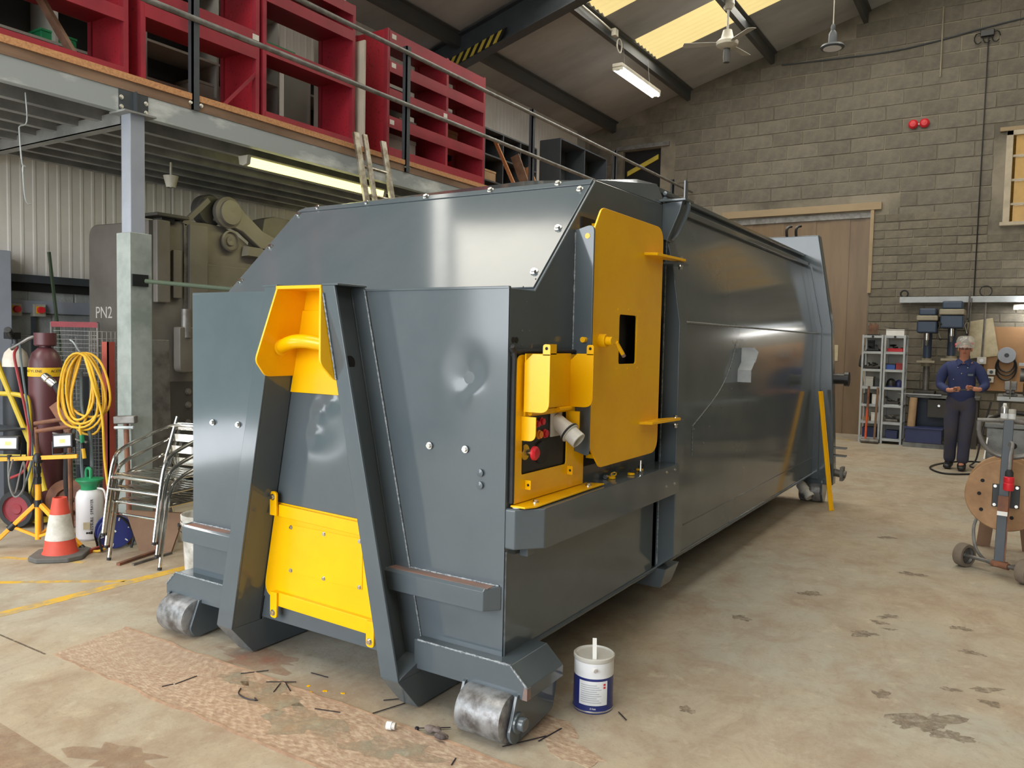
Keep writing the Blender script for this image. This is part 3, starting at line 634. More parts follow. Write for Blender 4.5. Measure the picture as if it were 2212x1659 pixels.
ru4 = red_unit(4.03, 5.93, 5.0, [3.72, 4.06, 4.36, 4.66, 4.98], 'widest red shelving unit with many low shelves beside the cream panel', uprights=[5.12], beamh=.12)
bpy.context.view_layer.update()
for u, pts in ((ru2, [(2.24, 4.31)]), (ru4, [(4.13, 4.93), (4.13, 4.62), (4.11, 4.0), (5.08, 4.31)])):
    for y, z in pts: MB().box((-2.196, y - .035, z - .025), (-2.194, y + .035, z + .025)).build('paper_label', 'whitelabel', u)
for y0, y1 in ((2.1, 2.26),): MB().bar((-2.21, 1.9, 3.62), (-2.21, 2.26, 4.0), .03, .008, (1, 0, 0)).build('diagonal_brace', 'redshelf', ru2)
# cream panel standing between the units
tag(MB().box((-2.55, 3.60, 3.567), (-2.14, 3.625, 4.72)).build('cream_panel', 'cream', loc=(-2.4, 3.61, 3.567), bevel=.003), 'tall cream board standing between two red shelving units', 'panel')
tag(MB().box((-2.9, 3.62, 3.567), (-2.45, 3.64, 5.2)).build('cream_panel', 'cream', loc=(-2.7, 3.63, 3.567)), 'taller cream board behind the red units, rising above them', 'panel')
# grey pigeonhole racks behind the red units
def rack(y0, y1, x, z1, rows, cols, m, label, items=0, seed=1, frame='greyshelf'):
    t = thing('rear_rack', label, 'rack', (x - .2, (y0 + y1) / 2, 3.566), 'rear racks on the mezzanine')
    MB().box((x - .42, y0, 3.566), (x - .4, y1, z1)).build('back_panel', m, t)
    for i in range(cols + 1):
        y = y0 + (y1 - y0) * i / cols; MB().box((x - .4, y - .012, 3.566), (x, y + .012, z1)).build('divider', frame, t)
    for j in range(rows + 1):
        z = 3.6 + (z1 - 3.62) * j / rows; MB().box((x - .4, y0 + .012, z), (x + .004, y1 - .012, z + .022)).build('shelf', frame, t)
    return t
rack(-.2, 1.6, -3.2, 4.9, 3, 3, 'darkshelf', 'dark rear rack with pale shelf edges behind the leftmost red units')
rack(1.75, 3.3, -3.1, 5.0, 4, 2, 'darkshelf', 'cream-edged rear rack seen through the third red unit')
rack(3.75, 5.4, -3.1, 4.7, 3, 3, 'darkshelf', 'cream-edged rear rack behind the widest red unit')
rack(6.1, 8.6, -3.0, 4.75, 3, 5, 'darkshelf', 'dark pigeonhole rack to the right of the red shelving, under the rafter', frame='railpost')
rack(9.4, 11.2, -3.0, 5.1, 2, 2, 'darkshelf', 'dark open rack at the far end of the mezzanine', frame='railpost')
rn = random.Random(11)
for i, (y, z, x, w, h, m, nm, lb) in enumerate([
        (.15, 4.049, -3.36, .3, .3, 'darkshelf', 'storage_box', 'dark box on the rear rack at far left of the mezzanine'),
        (1.05, 4.049, -3.38, .3, .10, 'green', 'storage_tray', 'green tray on the dark rear rack behind the leftmost red unit'),
        (2.5, 4.785, -2.45, .34, .1, 'green', 'storage_tray', 'small green tray high in the third red unit'),
        (2.62, 4.302, -2.5, .5, .1, 'green', 'storage_tray', 'long green tray on the middle shelf of the third red unit'),
        (2.5, 3.967, -3.26, .45, .14, 'greyshelf', 'drawer_box', 'grey drawer box with a row of slots behind the third red unit'),
        (4.6, 4.062, -2.5, .3, .1, 'greyshelf', 'storage_tray', 'grey tray on a low shelf of the widest red unit'),
        (4.35, 4.362, -2.5, .4, .1, 'darkshelf', 'storage_tray', 'dark tray on the middle shelf of the widest red unit'),
        (5.5, 4.062, -2.55, .3, .2, 'cardboard', 'storage_box', 'brown box on the right of the widest red unit'),
        (4.5, 3.722, -2.5, .5, .22, 'greyshelf', 'storage_box', 'pale box at the foot of the widest red unit'),
        (6.6, 3.999, -3.15, .25, .14, 'red', 'storage_box', 'small red box in the dark pigeonhole rack'),
        (7.3, 3.999, -3.15, .3, .16, 'cardboard', 'storage_box', 'brown carton in the dark pigeonhole rack')]):
    t = thing(nm, lb, 'box' if 'box' in nm else 'tray', (x, y, z))
    MB().box((x - .15, y - w / 2, z), (x + .12, y + w / 2, z + h * .8)).build('tray_body' if 'tray' in nm else 'box_body', m, t, bevel=.005)
    MB().box((x - .155, y - w / 2 - .005, z + h * .8), (x + .125, y + w / 2 + .005, z + h)).build('rim' if 'tray' in nm else 'lid', m, t, bevel=.004)
# planks leaning in front of the pigeonhole rack
for i, (y0, y1, m, lb) in enumerate([(6.75, 7.15, 'chip', 'pale plank leaning on the dark pigeonhole rack'), (7.3, 7.45, 'timber', 'wide brown board leaning on the dark pigeonhole rack'), (7.62, 7.75, 'chip', 'knotty short board beside the wide brown board on the mezzanine')]):
    tag(MB().bar((-2.35, y1, 3.567), (-2.6, y0, 4.45 - .12 * i), .05 + .09 * (i > 0), .025, (0, 1, 0)).build('plank', m, loc=(-2.4, y1, 3.567)), lb, 'plank')
tag(MB().bar((-2.3, .72, 3.567), (-2.5, .35, 4.3), .07, .03, (0, 1, 0)).build('plank', 'timber', loc=(-2.3, .72, 3.567)), 'brown batten leaning inside the leftmost red unit', 'plank')

# high lights, fan
def batten(loc, L, label, p=0):
    x, y, z = loc; t = thing('twin_tube_light', label, 'light', loc)
    MB().box((x - .09, y - L / 2 - .03, z + .03), (x + .09, y + L / 2 + .03, z + .09)).build('housing', 'lampwhite', t, bevel=.01)
    for s in (-.055, .055): MB().cyl((x + s, y - L / 2, z), (x + s, y + L / 2, z), .028, n=12).build('tube', 'tube', t)
    for e in (-1, 1): MB().box((x - .085, y + e * L / 2 - .02, z - .02), (x + .085, y + e * L / 2 + .02, z + .03)).build('end_holder', 'lampwhite', t)
    for e in (-1, 1): MB().cyl((x, y + e * L * .33, z + .09), (x - .05, y + e * L * .33, roof_z(x) - .2), .004, n=5).build('hanging_wire', 'railsteel', t)
    if p: area('tube_glow', (x, y, z - .05), (0, 0, 0), .16, L, p)
    return t
batten((-1.98, 10.0 - .12 + .35, 6.1), 1.62, 'lit twin fluorescent tube hanging below the roof near the rafter', 16)
batten((-1.75, 1.0, 6.1), 1.5, 'lit twin fluorescent tube over the container, out of the frame', 0)
jb = thing('junction_box', 'small junction box with a coiled cable on the purlin above the twin tube light', 'junction box', (-2.03, 9.35, 6.62))
MB().box((-2.05, 9.28, 6.6), (-1.97, 9.4, 6.72)).build('box_body', 'lampwhite', jb, bevel=.01)
MB().tube([(-2.0 + .0, 9.5 + .09 * math.cos(t), 6.5 + .11 * math.sin(t)) for t in [i * .4 for i in range(17)]], .012, 6).build('coiled_cable', 'lampwhite', jb)
MB().tube(spline([(-2.05, 8.1, 6.72), (-2.04, 8.6, 6.70), (-2.04, 9.3, 6.68)], 4), .015, 6).build('feed_cable', 'lampwhite', jb)
fx, fy, fz = -.42, 10.2, 6.47
fan = thing('ceiling_fan', 'white three-blade ceiling fan hanging on a short rod from the purlin', 'fan', (fx, fy, fz + .6))
MB().cyl((fx, fy, fz + .1), (fx, fy, roof_z(fx) - .2), .018, n=10).build('rod', 'lampwhite', fan)
MB().lathe([(.06, .55), (.1, .62), (.085, .76), (.03, .78)], (fx, fy, fz), 18).build('canopy', 'lampwhite', fan)
MB().lathe([(.0, -.07), (.1, -.06), (.17, -.02), (.18, .03), (.1, .1), (.07, .22), (.02, .24)], (fx, fy, fz), 24).build('motor', 'lampwhite', fan)
for a in (200, 320, 80):
    c, s = math.cos(R(a)), math.sin(R(a)); mb = MB()
    P = [(.12, -.03), (.25, -.06), (.68, -.075), (.7, 0), (.68, .075), (.25, .06), (.12, .03)]
    mb.prism([(fx + c * u - s * v, fy + s * u + c * v, fz + .01 + v * .15) for u, v in P], (0, 0, .008)).build('blade', 'greyshelf', fan)
MB().lathe([(.0, -.3), (.05, -.29), (.06, -.2), (.05, -.07)], (fx, fy, fz), 14).build('regulator', 'purlin', fan)
hx, hy, hz = 1.22, 10.1, 6.1
hb = thing('high_bay_lamp', 'round high bay lamp hanging on a thin rod under the roof', 'lamp', (hx, hy, roof_z(hx) - .2))
MB().cyl((hx, hy, hz + .3), (hx, hy, roof_z(hx) - .19), .008, n=6).build('rod', 'lampwhite', hb)
MB().lathe([(.02, .34), (.035, .3), (.03, .25), (.06, .2), (.065, .06), (.16, .03), (.175, .0), (.16, -.015), (.0, -.015)], (hx, hy, hz), 28).build('housing', 'railpost', hb)
MB().lathe([(.0, -.02), (.13, -.02), (.13, -.012), (.0, -.012)], (hx, hy, hz), 28, cap=False).build('lens', 'lampface', hb)
# pendant shade under the mezzanine and the wire hook
ps = thing('pendant_shade', 'white upturned pendant cone on a thin wire below the mezzanine', 'lamp', (-3.2, 2.07, 3.13))
MB().lathe([(.042, -.11), (.07, .0), (.066, .0), (.038, -.105)], (-3.2, 2.07, 3.13), 24, cap=False).build('shade', 'lampwhite', ps)
MB().cyl((-3.2, 2.07, 3.02), (-3.2, 2.07, 2.4), .004, n=5).build('flex', 'railpost', ps)
MB().cyl((-3.2, 2.07, 3.02), (-3.2, 2.07, 3.26), .012, n=6).build('hanger', 'lampwhite', ps)
wh = MB().tube(spline([(-2.1, .193, 3.255), (-2.1, .20, 3.06), (-2.11, .16, 3.02), (-2.1, .15, 2.98), (-2.1, .165, 2.77), (-2.1, .19, 2.75), (-2.1, .17, 2.74), (-2.1, .18, 2.55), (-2.1, .2, 2.5), (-2.1, .22, 2.5)], 4), .0045, 6)
tag(wh.build('wire_hook', 'galv', loc=(-2.1, .19, 3.255)), 'thin bent wire hook hanging from the mezzanine at far left', 'hook')
# ladder leaning on the mezzanine edge
ld = thing('ladder', 'worn aluminium ladder leaning on the mezzanine edge behind the container', 'ladder', (-1.3, 3.5, 0))
def lp_(y, z): return (-1.3 - .62 * z / 3.66, y + .0, z)
for off, xo in ((3.17, 0), (3.275, .02), (3.575, 0)):
    w = .05; a = Vector(lp_(off + .12, 0.0)); b = Vector(lp_(off + .12, 3.66)); a.x += xo; b.x += xo
    b.y -= .04; a.y += .2
    MB().bar(a, b, .075 if xo == 0 else .06, .03, (1, 0, 0)).build('stile', 'aluladder', ld, bevel=.005)
for k in range(12):
    z = .25 + k * .28; x = -1.3 - .62 * z / 3.66
    f = z / 3.66; MB().cyl((x, 3.17 + .12 + .2 - .24 * f, z), (x, 3.575 + .12 + .2 - .24 * f, z), .016, n=8).build('rung', 'aluladder', ld)
# dark green bar from the post, tied with string
gb = thing('barrier_bar', 'dark green tube barrier fixed to the mezzanine post behind the container', 'bar', (XM + .1, .92, 2.02))
MB().cyl((XM + .14, .93, 2.01), (-.9, 1.35, 1.93), .017, n=10).build('tube', 'greenbar', gb)
MB().box((XM + .086, .85, 1.97), (XM + .1, .98, 2.06)).build('bracket', 'black', gb)
MB().tube([(-1.22 + .0, 1.22 + .025 * math.cos(t), 1.94 + .035 * math.sin(t)) for t in [i * .6 for i in range(11)]], .003, 5).build('string', 'chip', gb)
# ------------------------------------------------------------------ the portable waste compactor
W = 2.02
cp_ = thing('waste_compactor', 'large dark grey and yellow hook-lift waste compactor standing on steel rollers', 'compactor', (1.01, 0, 0))
def C(name, mb, m='anthracite', par=None, **k): return mb.build(name, m, par or cp_, **k)
def rounded(poly, rad, n=6):                                  # 2-D polygon with rounded corners, rad: number or list
    out = []; k = len(poly)
    for i in range(k):
        p0, p, p1 = Vector(poly[i - 1]), Vector(poly[i]), Vector(poly[(i + 1) % k]); r = rad[i] if isinstance(rad, (list, tuple)) else rad
        if r <= 0: out.append(tuple(p)); continue
        a, b = (p0 - p).normalized(), (p1 - p).normalized(); ang = a.angle(b); t = min(r / math.tan(ang / 2), (p0 - p).length * .49, (p1 - p).length * .49)
        s, e = p + a * t, p + b * t
        for j in range(n + 1):
            u = j / n; q = s * (1 - u) ** 2 + p * 2 * u * (1 - u) + e * u * u; out.append(tuple(q))
    return out
def ring(outer, inner, c, n=72):
    c = Vector(c); ang = sorted([2 * math.pi * i / n for i in range(n)] + [math.atan2(q[1] - c.y, q[0] - c.x) % (2 * math.pi) for q in outer + inner])
    A = [ang[0]]
    for a in ang[1:]:
        if a - A[-1] > 1e-3: A.append(a)
    def cast(poly, a):
        d = Vector((math.cos(a), math.sin(a))); best = 0
        for i in range(len(poly)):
            p, q = Vector(poly[i]) - c, Vector(poly[(i + 1) % len(poly)]) - c; e = q - p; den = d.x * e.y - d.y * e.x
            if abs(den) < 1e-12: continue
            t = (p.x * e.y - p.y * e.x) / den; u = (p.x * d.y - p.y * d.x) / den
            if t > 0 and -1e-6 <= u <= 1 + 1e-6: best = max(best, t)
        return tuple(c + d * best)
    return [cast(outer, a) for a in A], [cast(inner, a) for a in A]

# hull of the front module, its front sheet with dents, sloping hopper plate, raised hopper roof
C('front_body', MB().prism([(0.0, y, z) for y, z in ((.002, .292), (.002, 1.832), (.2, 1.832), (.745, 2.393), (1.60, 2.408), (1.60, .292))], (W, 0, 0)), bevel=.006)
C('lower_front_channel', MB().box((.53, .004, .175), (1.52, .2, .3)), bevel=.004)
nx, nz = 90, 70; V = []; F = []
dents = [(1.83, 1.447, .028, .007), (1.845, 1.40, .035, -.004), (1.81, 1.49, .06, .004), (.952, 1.257, .026, .006), (.925, 1.143, .03, .005), (1.03, 1.31, .026, .006), (.69, 1.49, .022, .004), (.98, 1.2, .08, .005), (1.75, .7, .1, .003)]
for j in range(nz + 1):
    for i in range(nx + 1):
        x = W * i / nx; z = .292 + (1.834 - .292) * j / nz; y = -.006 + sum(a * math.exp(-((x - p) ** 2 + (z - q) ** 2) / (2 * s * s)) for p, q, s, a in dents) + .0025 * math.sin(x * 3.1 + z * 2)
        V.append((x, min(y, .012) if False else y, z))
F = [(j * (nx + 1) + i, j * (nx + 1) + i + 1, (j + 1) * (nx + 1) + i + 1, (j + 1) * (nx + 1) + i) for j in range(nz) for i in range(nx)]
k = len(V); V += [(x, .0015, z) for x, y, z in ((0, 0, .292), (W, 0, .292), (W, 0, 1.834), (0, 0, 1.834))]
fpm = MB().add(V, F); C('front_plate', fpm, angle=60)
C('plate_lip', MB().box((0, -.008, 1.826), (W, .01, 1.838)), bevel=.003)
def slope(x, s, up=0): # s metres up the hopper slope
    d = Vector((0, .545, .561)).normalized(); nrm = Vector((0, -.561, .545)).normalized()
    return Vector((x, .2, 1.833)) + d * s + nrm * up
L_ = .78
C('hopper_plate', MB().prism([slope(.012, .012, .001), slope(W - .012, .012, .001), slope(W - .012, L_ - .045, .001), slope(.012, L_ - .045, .001)], slope(0, 0, .006) - slope(0, 0, 0)), bevel=.002)
C('capping_strip', MB().prism([slope(.02, L_ - .04, .001), slope(W - .012, L_ - .04, .001), slope(W - .012, L_ - .001, .001), slope(.06, L_ - .001, .001)], slope(0, 0, .009) - slope(0, 0, 0)), bevel=.002)
for i, s in enumerate(((.05, .11), (.05, .41), (.055, .71), (1.968, .70), (1.967, .41), (1.97, .11))): bolt(slope(s[0], s[1], .007), (0, -.561, .545), .0125, cp_)
for x in (.18, .573, 1.005, 1.428, 1.825): bolt(slope(x, L_ - .018, .010), (0, -.561, .545), .0125, cp_)
C('hopper_roof', MB().hull([(0, .75, 2.395), (W - .004, .75, 2.395), (W - .004, 1.6, 2.41), (0, 1.6, 2.41), (1.83, 1.66, 2.578), (1.955, 1.66, 2.538), (2.005, 1.66, 2.43), (1.07, 1.66, 2.635), (.2, 1.66, 2.47)]), smooth=False)
for z in (2.5, 2.46): C('small_hole', MB().cyl((1.952, 1.54, z), (1.962, 1.5, z), .006, n=8), 'black')

# A-frame legs: channel section, flange to the front, web on the inside, ski-ended rails
def leg(inn0, out0, inn1, out1, s):
    z0, z1 = .165, 1.843; yf = -.185
    def xi(z): return inn1 + (inn0 - inn1) * (z - z0) / (z1 - z0)
    def xo(z): return out1 + (out0 - out1) * (z - z0) / (z1 - z0)
    zz = (z0, z1)
    fl = MB().prism([(xi(z0), yf, z0), (xo(z0), yf, z0), (xo(z1), yf, z1), (xi(z1), yf, z1)], (0, .012, 0))
    C('leg_flange', fl, bevel=.003)
    C('leg_web', MB().prism([(xi(z0), yf + .012, z0), (xi(z1), yf + .012, z1), (xi(z1), -.004, z1), (xi(z0), -.004, z0)], (.012 * s, 0, 0)), bevel=.002)
    C('back_flange', MB().prism([(xi(z0), -.016, z0), (xo(z0) + .015 * s, -.016, z0), (xo(z1) + .015 * s, -.016, z1), (xi(z1), -.016, z1)], (0, .01, 0)), bevel=.002)
    C('leg_cap', MB().box((min(xi(z1), xo(z1) + .02 * s), yf, z1), (max(xi(z1), xo(z1) + .02 * s), 0, z1 + .01)), bevel=.002)
    C('leg_foot', MB().prism([(xi(z0), yf, z0), (xi(z0), -.01, z0), (xi(z0), -.01, z0 + .06), (xi(z0), yf + .02, z0 + .012)], (xo(z0) - xi(z0), 0, 0)), bevel=.002)
    a, b = sorted((inn1, out1))
    C('ski_rail', MB().prism([(a, yf, z0), (a, yf + .01, z0 - .012), (a, -.05, .008), (a, 5.85, .008), (a, 5.85, .17), (a, 5.85, .28), (a, .01, .28), (a, .01, z0)], (b - a, 0, 0)), bevel=.003)
    w = MB()
    for x_of, yy in ((lambda z: xo(z) + .015 * s, -.012), (lambda z: xi(z) + .016 * s, -.018)):
        w.tube([(x_of(z), yy + random.uniform(-.001, .001), z) for z in [z0 + .07 + (z1 - z0 - .08) * i / 60 for i in range(61)]], [random.uniform(.0035, .006) for _ in range(61)], 6)
    for wi, (x_of, yy) in enumerate(((lambda z: xo(z) + .015 * s, -.012), (lambda z: xi(z) + .016 * s, -.018))):
        C('weld_bead', MB().tube([(x_of(z), yy, z) for z in [z0 + .07 + (z1 - z0 - .08) * i / 60 for i in range(61)]], [random.uniform(.003, .0055) for _ in range(61)], 6), 'weld' if wi == 0 else 'anthracite')
    return xi, xo
xiL, xoL = leg(.863, .781, .548, .435, -1)
xiR, xoR = leg(1.151, 1.227, 1.52, 1.618, 1)
for (x, y, z) in ((1.245, -.1, 1.5),): C('web_hole', MB().cyl((xiR(z) + .012, y + .0, z), (xiR(z) + .0155, y, z), .035, n=18), 'dark')

# hook recess: yellow cheeks, top, back plate and lifting bar
chk = rounded([(-.188, 1.846), (-.262, 1.50), (-.19, 1.425), (-.005, 1.425), (-.005, 1.846)], [.0, .05, .06, .0, 0])
def cheek(xf, s):
    A = [(xf(z), y, z) for y, z in chk]; C('hook_cheek', MB().prism(A, (.012 * s, 0, 0)), 'yellow', bevel=.003)
cheek(lambda z: xiL(z) + .001, 1); cheek(lambda z: xiR(z) - .001, -1)
C('hook_top_plate', MB().box((xiL(1.84), -.192, 1.83), (xiR(1.84), -.006, 1.846)), 'yellow', bevel=.003)
C('hook_back_plate', MB().prism([(xiL(1.345) + .005, -.022, 1.345), (xiR(1.345) - .005, -.022, 1.345), (xiR(1.74) - .012, -.022, 1.74), (xiL(1.74) + .012, -.022, 1.74)], (0, .012, 0)), 'yellow', bevel=.002)
C('hook_back_plate', MB().prism([(xiL(1.74) + .01, -.012, 1.74), (xiR(1.74) - .01, -.012, 1.74), (xiR(1.83) - .01, -.012, 1.83), (xiL(1.83) + .01, -.012, 1.83)], (0, .006, 0)), 'yellow')
x0, x1 = xiL(1.57) + .01, xiR(1.57) - .01
C('lifting_bar', MB().tube([(x0 + (x1 - x0) * t, -.12 - .045 * math.sin(math.pi * t), 1.565 + .03 * math.sin(math.pi * t)) for t in [i / 18 for i in range(19)]], .032, 18), 'yellow')
for x in (x0 + .003, x1 - .003): C('weld_collar', MB().lathe([(.034, -.008), (.043, -.002), (.043, .004), (.034, .01)], (x, -.12, 1.565), 20, (1, 0, 0)), 'yellow')
wL = MB().tube([(xiR(z) + .006, -.19, z) for z in [1.43 + .38 * i / 30 for i in range(31)]], [random.uniform(.003, .006) for _ in range(31)], 6); C('weld_bead', wL, 'weld')

# yellow access panel between the legs
pl = rounded([(xiL(.79) + .006, .79), (xiL(.30) + .006, .30), (xiR(.30) - .006, .285), (xiR(.79) - .006, .775)], [0, .08, .08, 0])
ap = C('access_panel', MB().prism([(x, -.016, z) for x, z in pl], (0, .008, 0)), 'yellow', bevel=.002)
C('stiffener', MB().prism([(xiL(.76) + .045, -.035, .725), (xiR(.74) - .01, -.035, .705), (xiR(.78) - .01, -.035, .765), (xiL(.79) + .045, -.035, .785)], (0, .022, 0)), 'yellow', ap, bevel=.003)
C('stiffener', MB().prism([(xiL(.28) + .10, -.04, .275), (xiR(.28) - .09, -.04, .26), (xiR(.3) - .09, -.04, .33), (xiL(.3) + .1, -.04, .345)], (0, .027, 0)), 'yellow', ap, bevel=.004)
def strap(x, z0, z1, hole_up):
    h = rounded([(x - .024, z0), (x + .024, z0), (x + .024, z1), (x - .024, z1)], [0.02, .02, 0, 0] if not hole_up else [0, 0, .022, .022])
    C('strap', MB().prism([(a, -.052, b) for a, b in h], (0, .012, 0)), 'yellow', ap, bevel=.002)
    bolt((x, -.052, z1 - .028 if hole_up else z0 + .028), (0, -1, 0), .011, ap)
strap(.69, .73, .85, True); strap(.695, .215, .345, False); strap(1.335, .21, .33, False); strap(1.345, .70, .83, True)
C('cover_plate', MB().box((.772, -.0195, .452), (1.255, -.0155, .69)), 'yellow', ap, bevel=.001)
for x, z in ((.785, .678), (1.01, .678), (1.24, .678), (.785, .463), (1.01, .463), (1.24, .463)): bolt((x, -.0195, z), (0, -1, 0), .0075, ap)

# bolts and plugs on the front sheet
for x, z in ((.173, 1.151), (.377, 1.154), (1.629, 1.156), (1.819, 1.157)): bolt((x, -.009, z), (0, -1, 0), .011, cp_)
for z in (1.065, 1.013): C('plug', MB().lathe([(.016, 0), (.016, .006), (.0, .008)], (1.897, -.008, z), 14, (0, -1, 0)))
# bumper bars across the front
def bar(x0, x1, z0, z1, d, chL=0, chR=0):
    return MB().hull([(x0 + chL, -d, z0 + .005), (x1 - chR, -d, z0 + .005), (x0 + chL, -d, z1 - .012), (x1 - chR, -d, z1 - .012), (x0 + chL, -d + .012, z1), (x1 - chR, -d + .012, z1), (x0, -.004, z0), (x1, -.004, z0), (x0, -.004, z1), (x1, -.004, z1)])
C('bumper_bar', bar(1.39, 2.012, .505, .603, .075, 0, .045), bevel=.004)
C('bumper_bar', bar(-.012, .46, .495, .59, .075, .01, 0), bevel=.004)
for x0, x1, z in ((1.4, 2.0, .605), (0, .45, .592)): C('weld_bead', MB().tube([(x0 + (x1 - x0) * i / 40, -.008, z) for i in range(41)], [random.uniform(.003, .006) for _ in range(41)], 6), 'weld')
M['scuff'] = mat('scuffed_primer', (150, 110, 92), 0.5, rgb2=(96, 98, 100), scale=9, amount=1, stretch=(.4, 1, 1))
C('scuffed_top', MB().box((1.45, -.062, .6025), (1.98, -.012, .604)), 'scuff', smooth=False)
C('scuffed_top', MB().box((.02, -.062, .5895), (.44, -.012, .591)), 'scuff', smooth=False)
def roller_beam(s):
    def X(x): return 1.01 + s * (x - 1.01)
    prof = [(1.60, .183), (2.178, .183), (2.178, .235), (2.095, .312), (1.60, .312)]
    b = C('roller_beam', MB().prism([(X(x), -.06, z) for x, z in prof], (0, .30, 0)), bevel=.004)
    side = rounded([(-.075, .20), (.21, .27), (.25, .16), (.22, .04), (.06, .02), (-.10, .008), (-.13, .06)], [0, .02, .03, .04, .03, .05, .04])
    for xa in (2.128, 1.872): C('roller_cheek', MB().prism([(X(xa), y, z) for y, z in side], (s * .014, 0, 0)), bevel=.002)
    C('roller', MB().lathe([(.088, 0), (.097, .004), (.099, .012), (.099, .195), (.097, .218), (.088, .224)], (min(X(1.893), X(2.117)), -.068, .1), 40, (1, 0, 0)), 'steelroll')
    C('roller_pin', MB().lathe([(.042, 0), (.042, .01), (.028, .012), (.028, .034), (.024, .038)], (X(2.142), -.068, .092), 24, (s, 0, 0)))
    C('weld_bead', MB().tube([(X(1.62 + .47 * i / 40), -.06, .312) for i in range(41)] + [(X(2.095 + .083 * i / 10), -.06, .312 - .077 * i / 10) for i in range(11)], [random.uniform(.003, .006) for _ in range(52)], 6), 'weld')
roller_beam(1); roller_beam(-1)
C('worn_corner', MB().prism([(2.155, -.0615, .186), (2.1785, -.0615, .186), (2.1785, -.0615, .234), (2.165, -.0615, .246)], (0, .03, 0)), 'scuff')
C('roller_beam_end', MB().box((2.10, -.055, .03), (2.128, .2, .18)), 'anthracite')
# side beam, ledge bracket, lower sill
C('side_beam', MB().hull([(2.0, 0, .762), (2.0, 0, .93), (2.065, 0, .762), (2.065, 0, .93), (2.15, .1, .762), (2.15, .1, .93), (2.15, 1.66, .762), (2.15, 1.66, .93), (2.0, 1.66, .762), (2.0, 1.66, .93)]), bevel=.008)
for y in (1.45, 1.575):
    for z in (.825, .905): bolt((2.15, y, z), (1, 0, 0), .006, cp_)
C('beam_lug', MB().box((2.03, .1, .715), (2.07, .17, .765)), bevel=.003)
C('edge_weld', MB().tube([(2.025, .004, z) for z in [.30 + .45 * i / 30 for i in range(31)]], [random.uniform(.002, .005) for _ in range(31)], 6))
C('side_sill', MB().cyl((2.02, .03, .296), (2.02, 5.93, .296), .012, n=10))

# rear container body
xs = [(0, .292), (W, .292), (W, 1.752), (1.885, 2.43), (1.82, 2.56), (.2, 2.56), (.135, 2.43), (0, 1.752)]
C('container_body', MB().prism([(x, 1.66, z) for x, z in xs], (0, 4.3, 0)), bevel=.006)
C('seam_highlight', MB().cyl((2.022, 2.0, 1.753), (2.022, 5.92, 1.753), .007, n=8), 'weld')  # panel bend; the light it catches is painted on as a paler bead
M['seamshadow'] = M['black']
C('top_edge_rail', MB().bar((1.875, 1.8, 2.47), (1.875, 5.92, 2.47), .05, .04), bevel=.006)
C('top_edge_rail', MB().bar((1.83, 1.8, 2.565), (1.83, 5.92, 2.565), .05, .03), bevel=.006)
C('lower_panel_seam', MB().cyl((2.021, 2.1, .47), (2.021, 5.9, .47), .0025, n=6))
# mid frame: welded post around the body at the back of the hopper
mf = [(1.95, .302), (2.03, .302), (2.128, .38), (2.122, 1.734), (2.066, 2.084), (1.985, 2.40), (1.9, 2.43), (1.9, .302)]
C('mid_frame', MB().prism([(x, 1.66, z) for x, z in mf], (0, .12, 0)), bevel=.004)
C('mid_frame_foot', MB().hull([(1.8, 1.64, .3), (2.09, 1.64, .3), (1.8, 1.86, .3), (2.09, 1.86, .3), (1.8, 1.66, .18), (2.05, 1.66, .18), (1.8, 1.84, .18), (2.05, 1.84, .18)]), bevel=.004)
C('weld_bead', MB().tube([(2.026, 1.657, .32 + 1.9 * i / 80) for i in range(81)], [random.uniform(.0025, .005) for _ in range(81)], 6), 'weld')
# hinge pocket bracket at the top of the mid frame
C('hinge_bracket', MB().hull([(2.0, 1.60, 2.41), (2.14, 1.60, 2.43), (2.0, 1.60, 2.22), (2.05, 1.60, 2.20), (2.12, 1.60, 2.36), (2.0, 1.70, 2.41), (2.14, 1.70, 2.43), (2.0, 1.7, 2.22), (2.05, 1.7, 2.20), (2.12, 1.7, 2.36)]), bevel=.004)
C('bracket_tongue', MB().box((2.0, 1.58, 2.42), (2.16, 1.72, 2.432)).box((2.148, 1.58, 2.43), (2.158, 1.62, 2.53)), bevel=.002)
C('bracket_tube', MB().tube(spline([(2.142, 1.66, 2.43), (2.15, 1.66, 2.38), (2.1, 1.66, 2.26), (2.06, 1.66, 2.21)], 5), .012, 8))
for z in (2.44, 2.47): C('pin', MB().cyl((2.03, 1.6, z), (2.03, 1.68, z), .012, n=10))

# service door with its window opening, handle, frame strip and hinge lugs
outer = rounded([(.585, 1.13), (.70, 1.02), (1.42, 1.02), (1.42, 2.245), (.655, 2.245), (.585, 2.14)], [.02, .05, .09, .09, .06, .03])
inner = rounded([(.879, 1.512), (1.094, 1.512), (1.094, 1.757), (.879, 1.757)], .018)
A, B = ring(outer, inner, (.986, 1.634))
door = C('service_door', MB().plate_hole([(2.092, y, z) for y, z in A], [(2.092, y, z) for y, z in B], (.01, 0, 0)), 'yellow', bevel=.002)
C('window_void', MB().box((2.03, .86, 1.49), (2.036, 1.11, 1.78)), 'dark', door)
C('door_return', MB().box((2.022, .70, 1.06), (2.092, 1.40, 1.08)).box((2.022, .70, 2.16), (2.092, 1.40, 2.18)).box((2.022, 1.385, 1.08), (2.092, 1.4, 2.16)).box((2.022, .75, 1.08), (2.092, .765, 2.16)), 'yellow', door)
for y, z in ((.86, 1.49), (.86, 1.78), (1.113, 1.49), (1.113, 1.78), (.986, 1.785), (.986, 1.487), (.862, 1.634), (1.112, 1.634)): C('rivet', MB().lathe([(.005, 0), (.005, .003), (0, .004)], (2.102, y, z), 8, (1, 0, 0)), 'yellow', door)
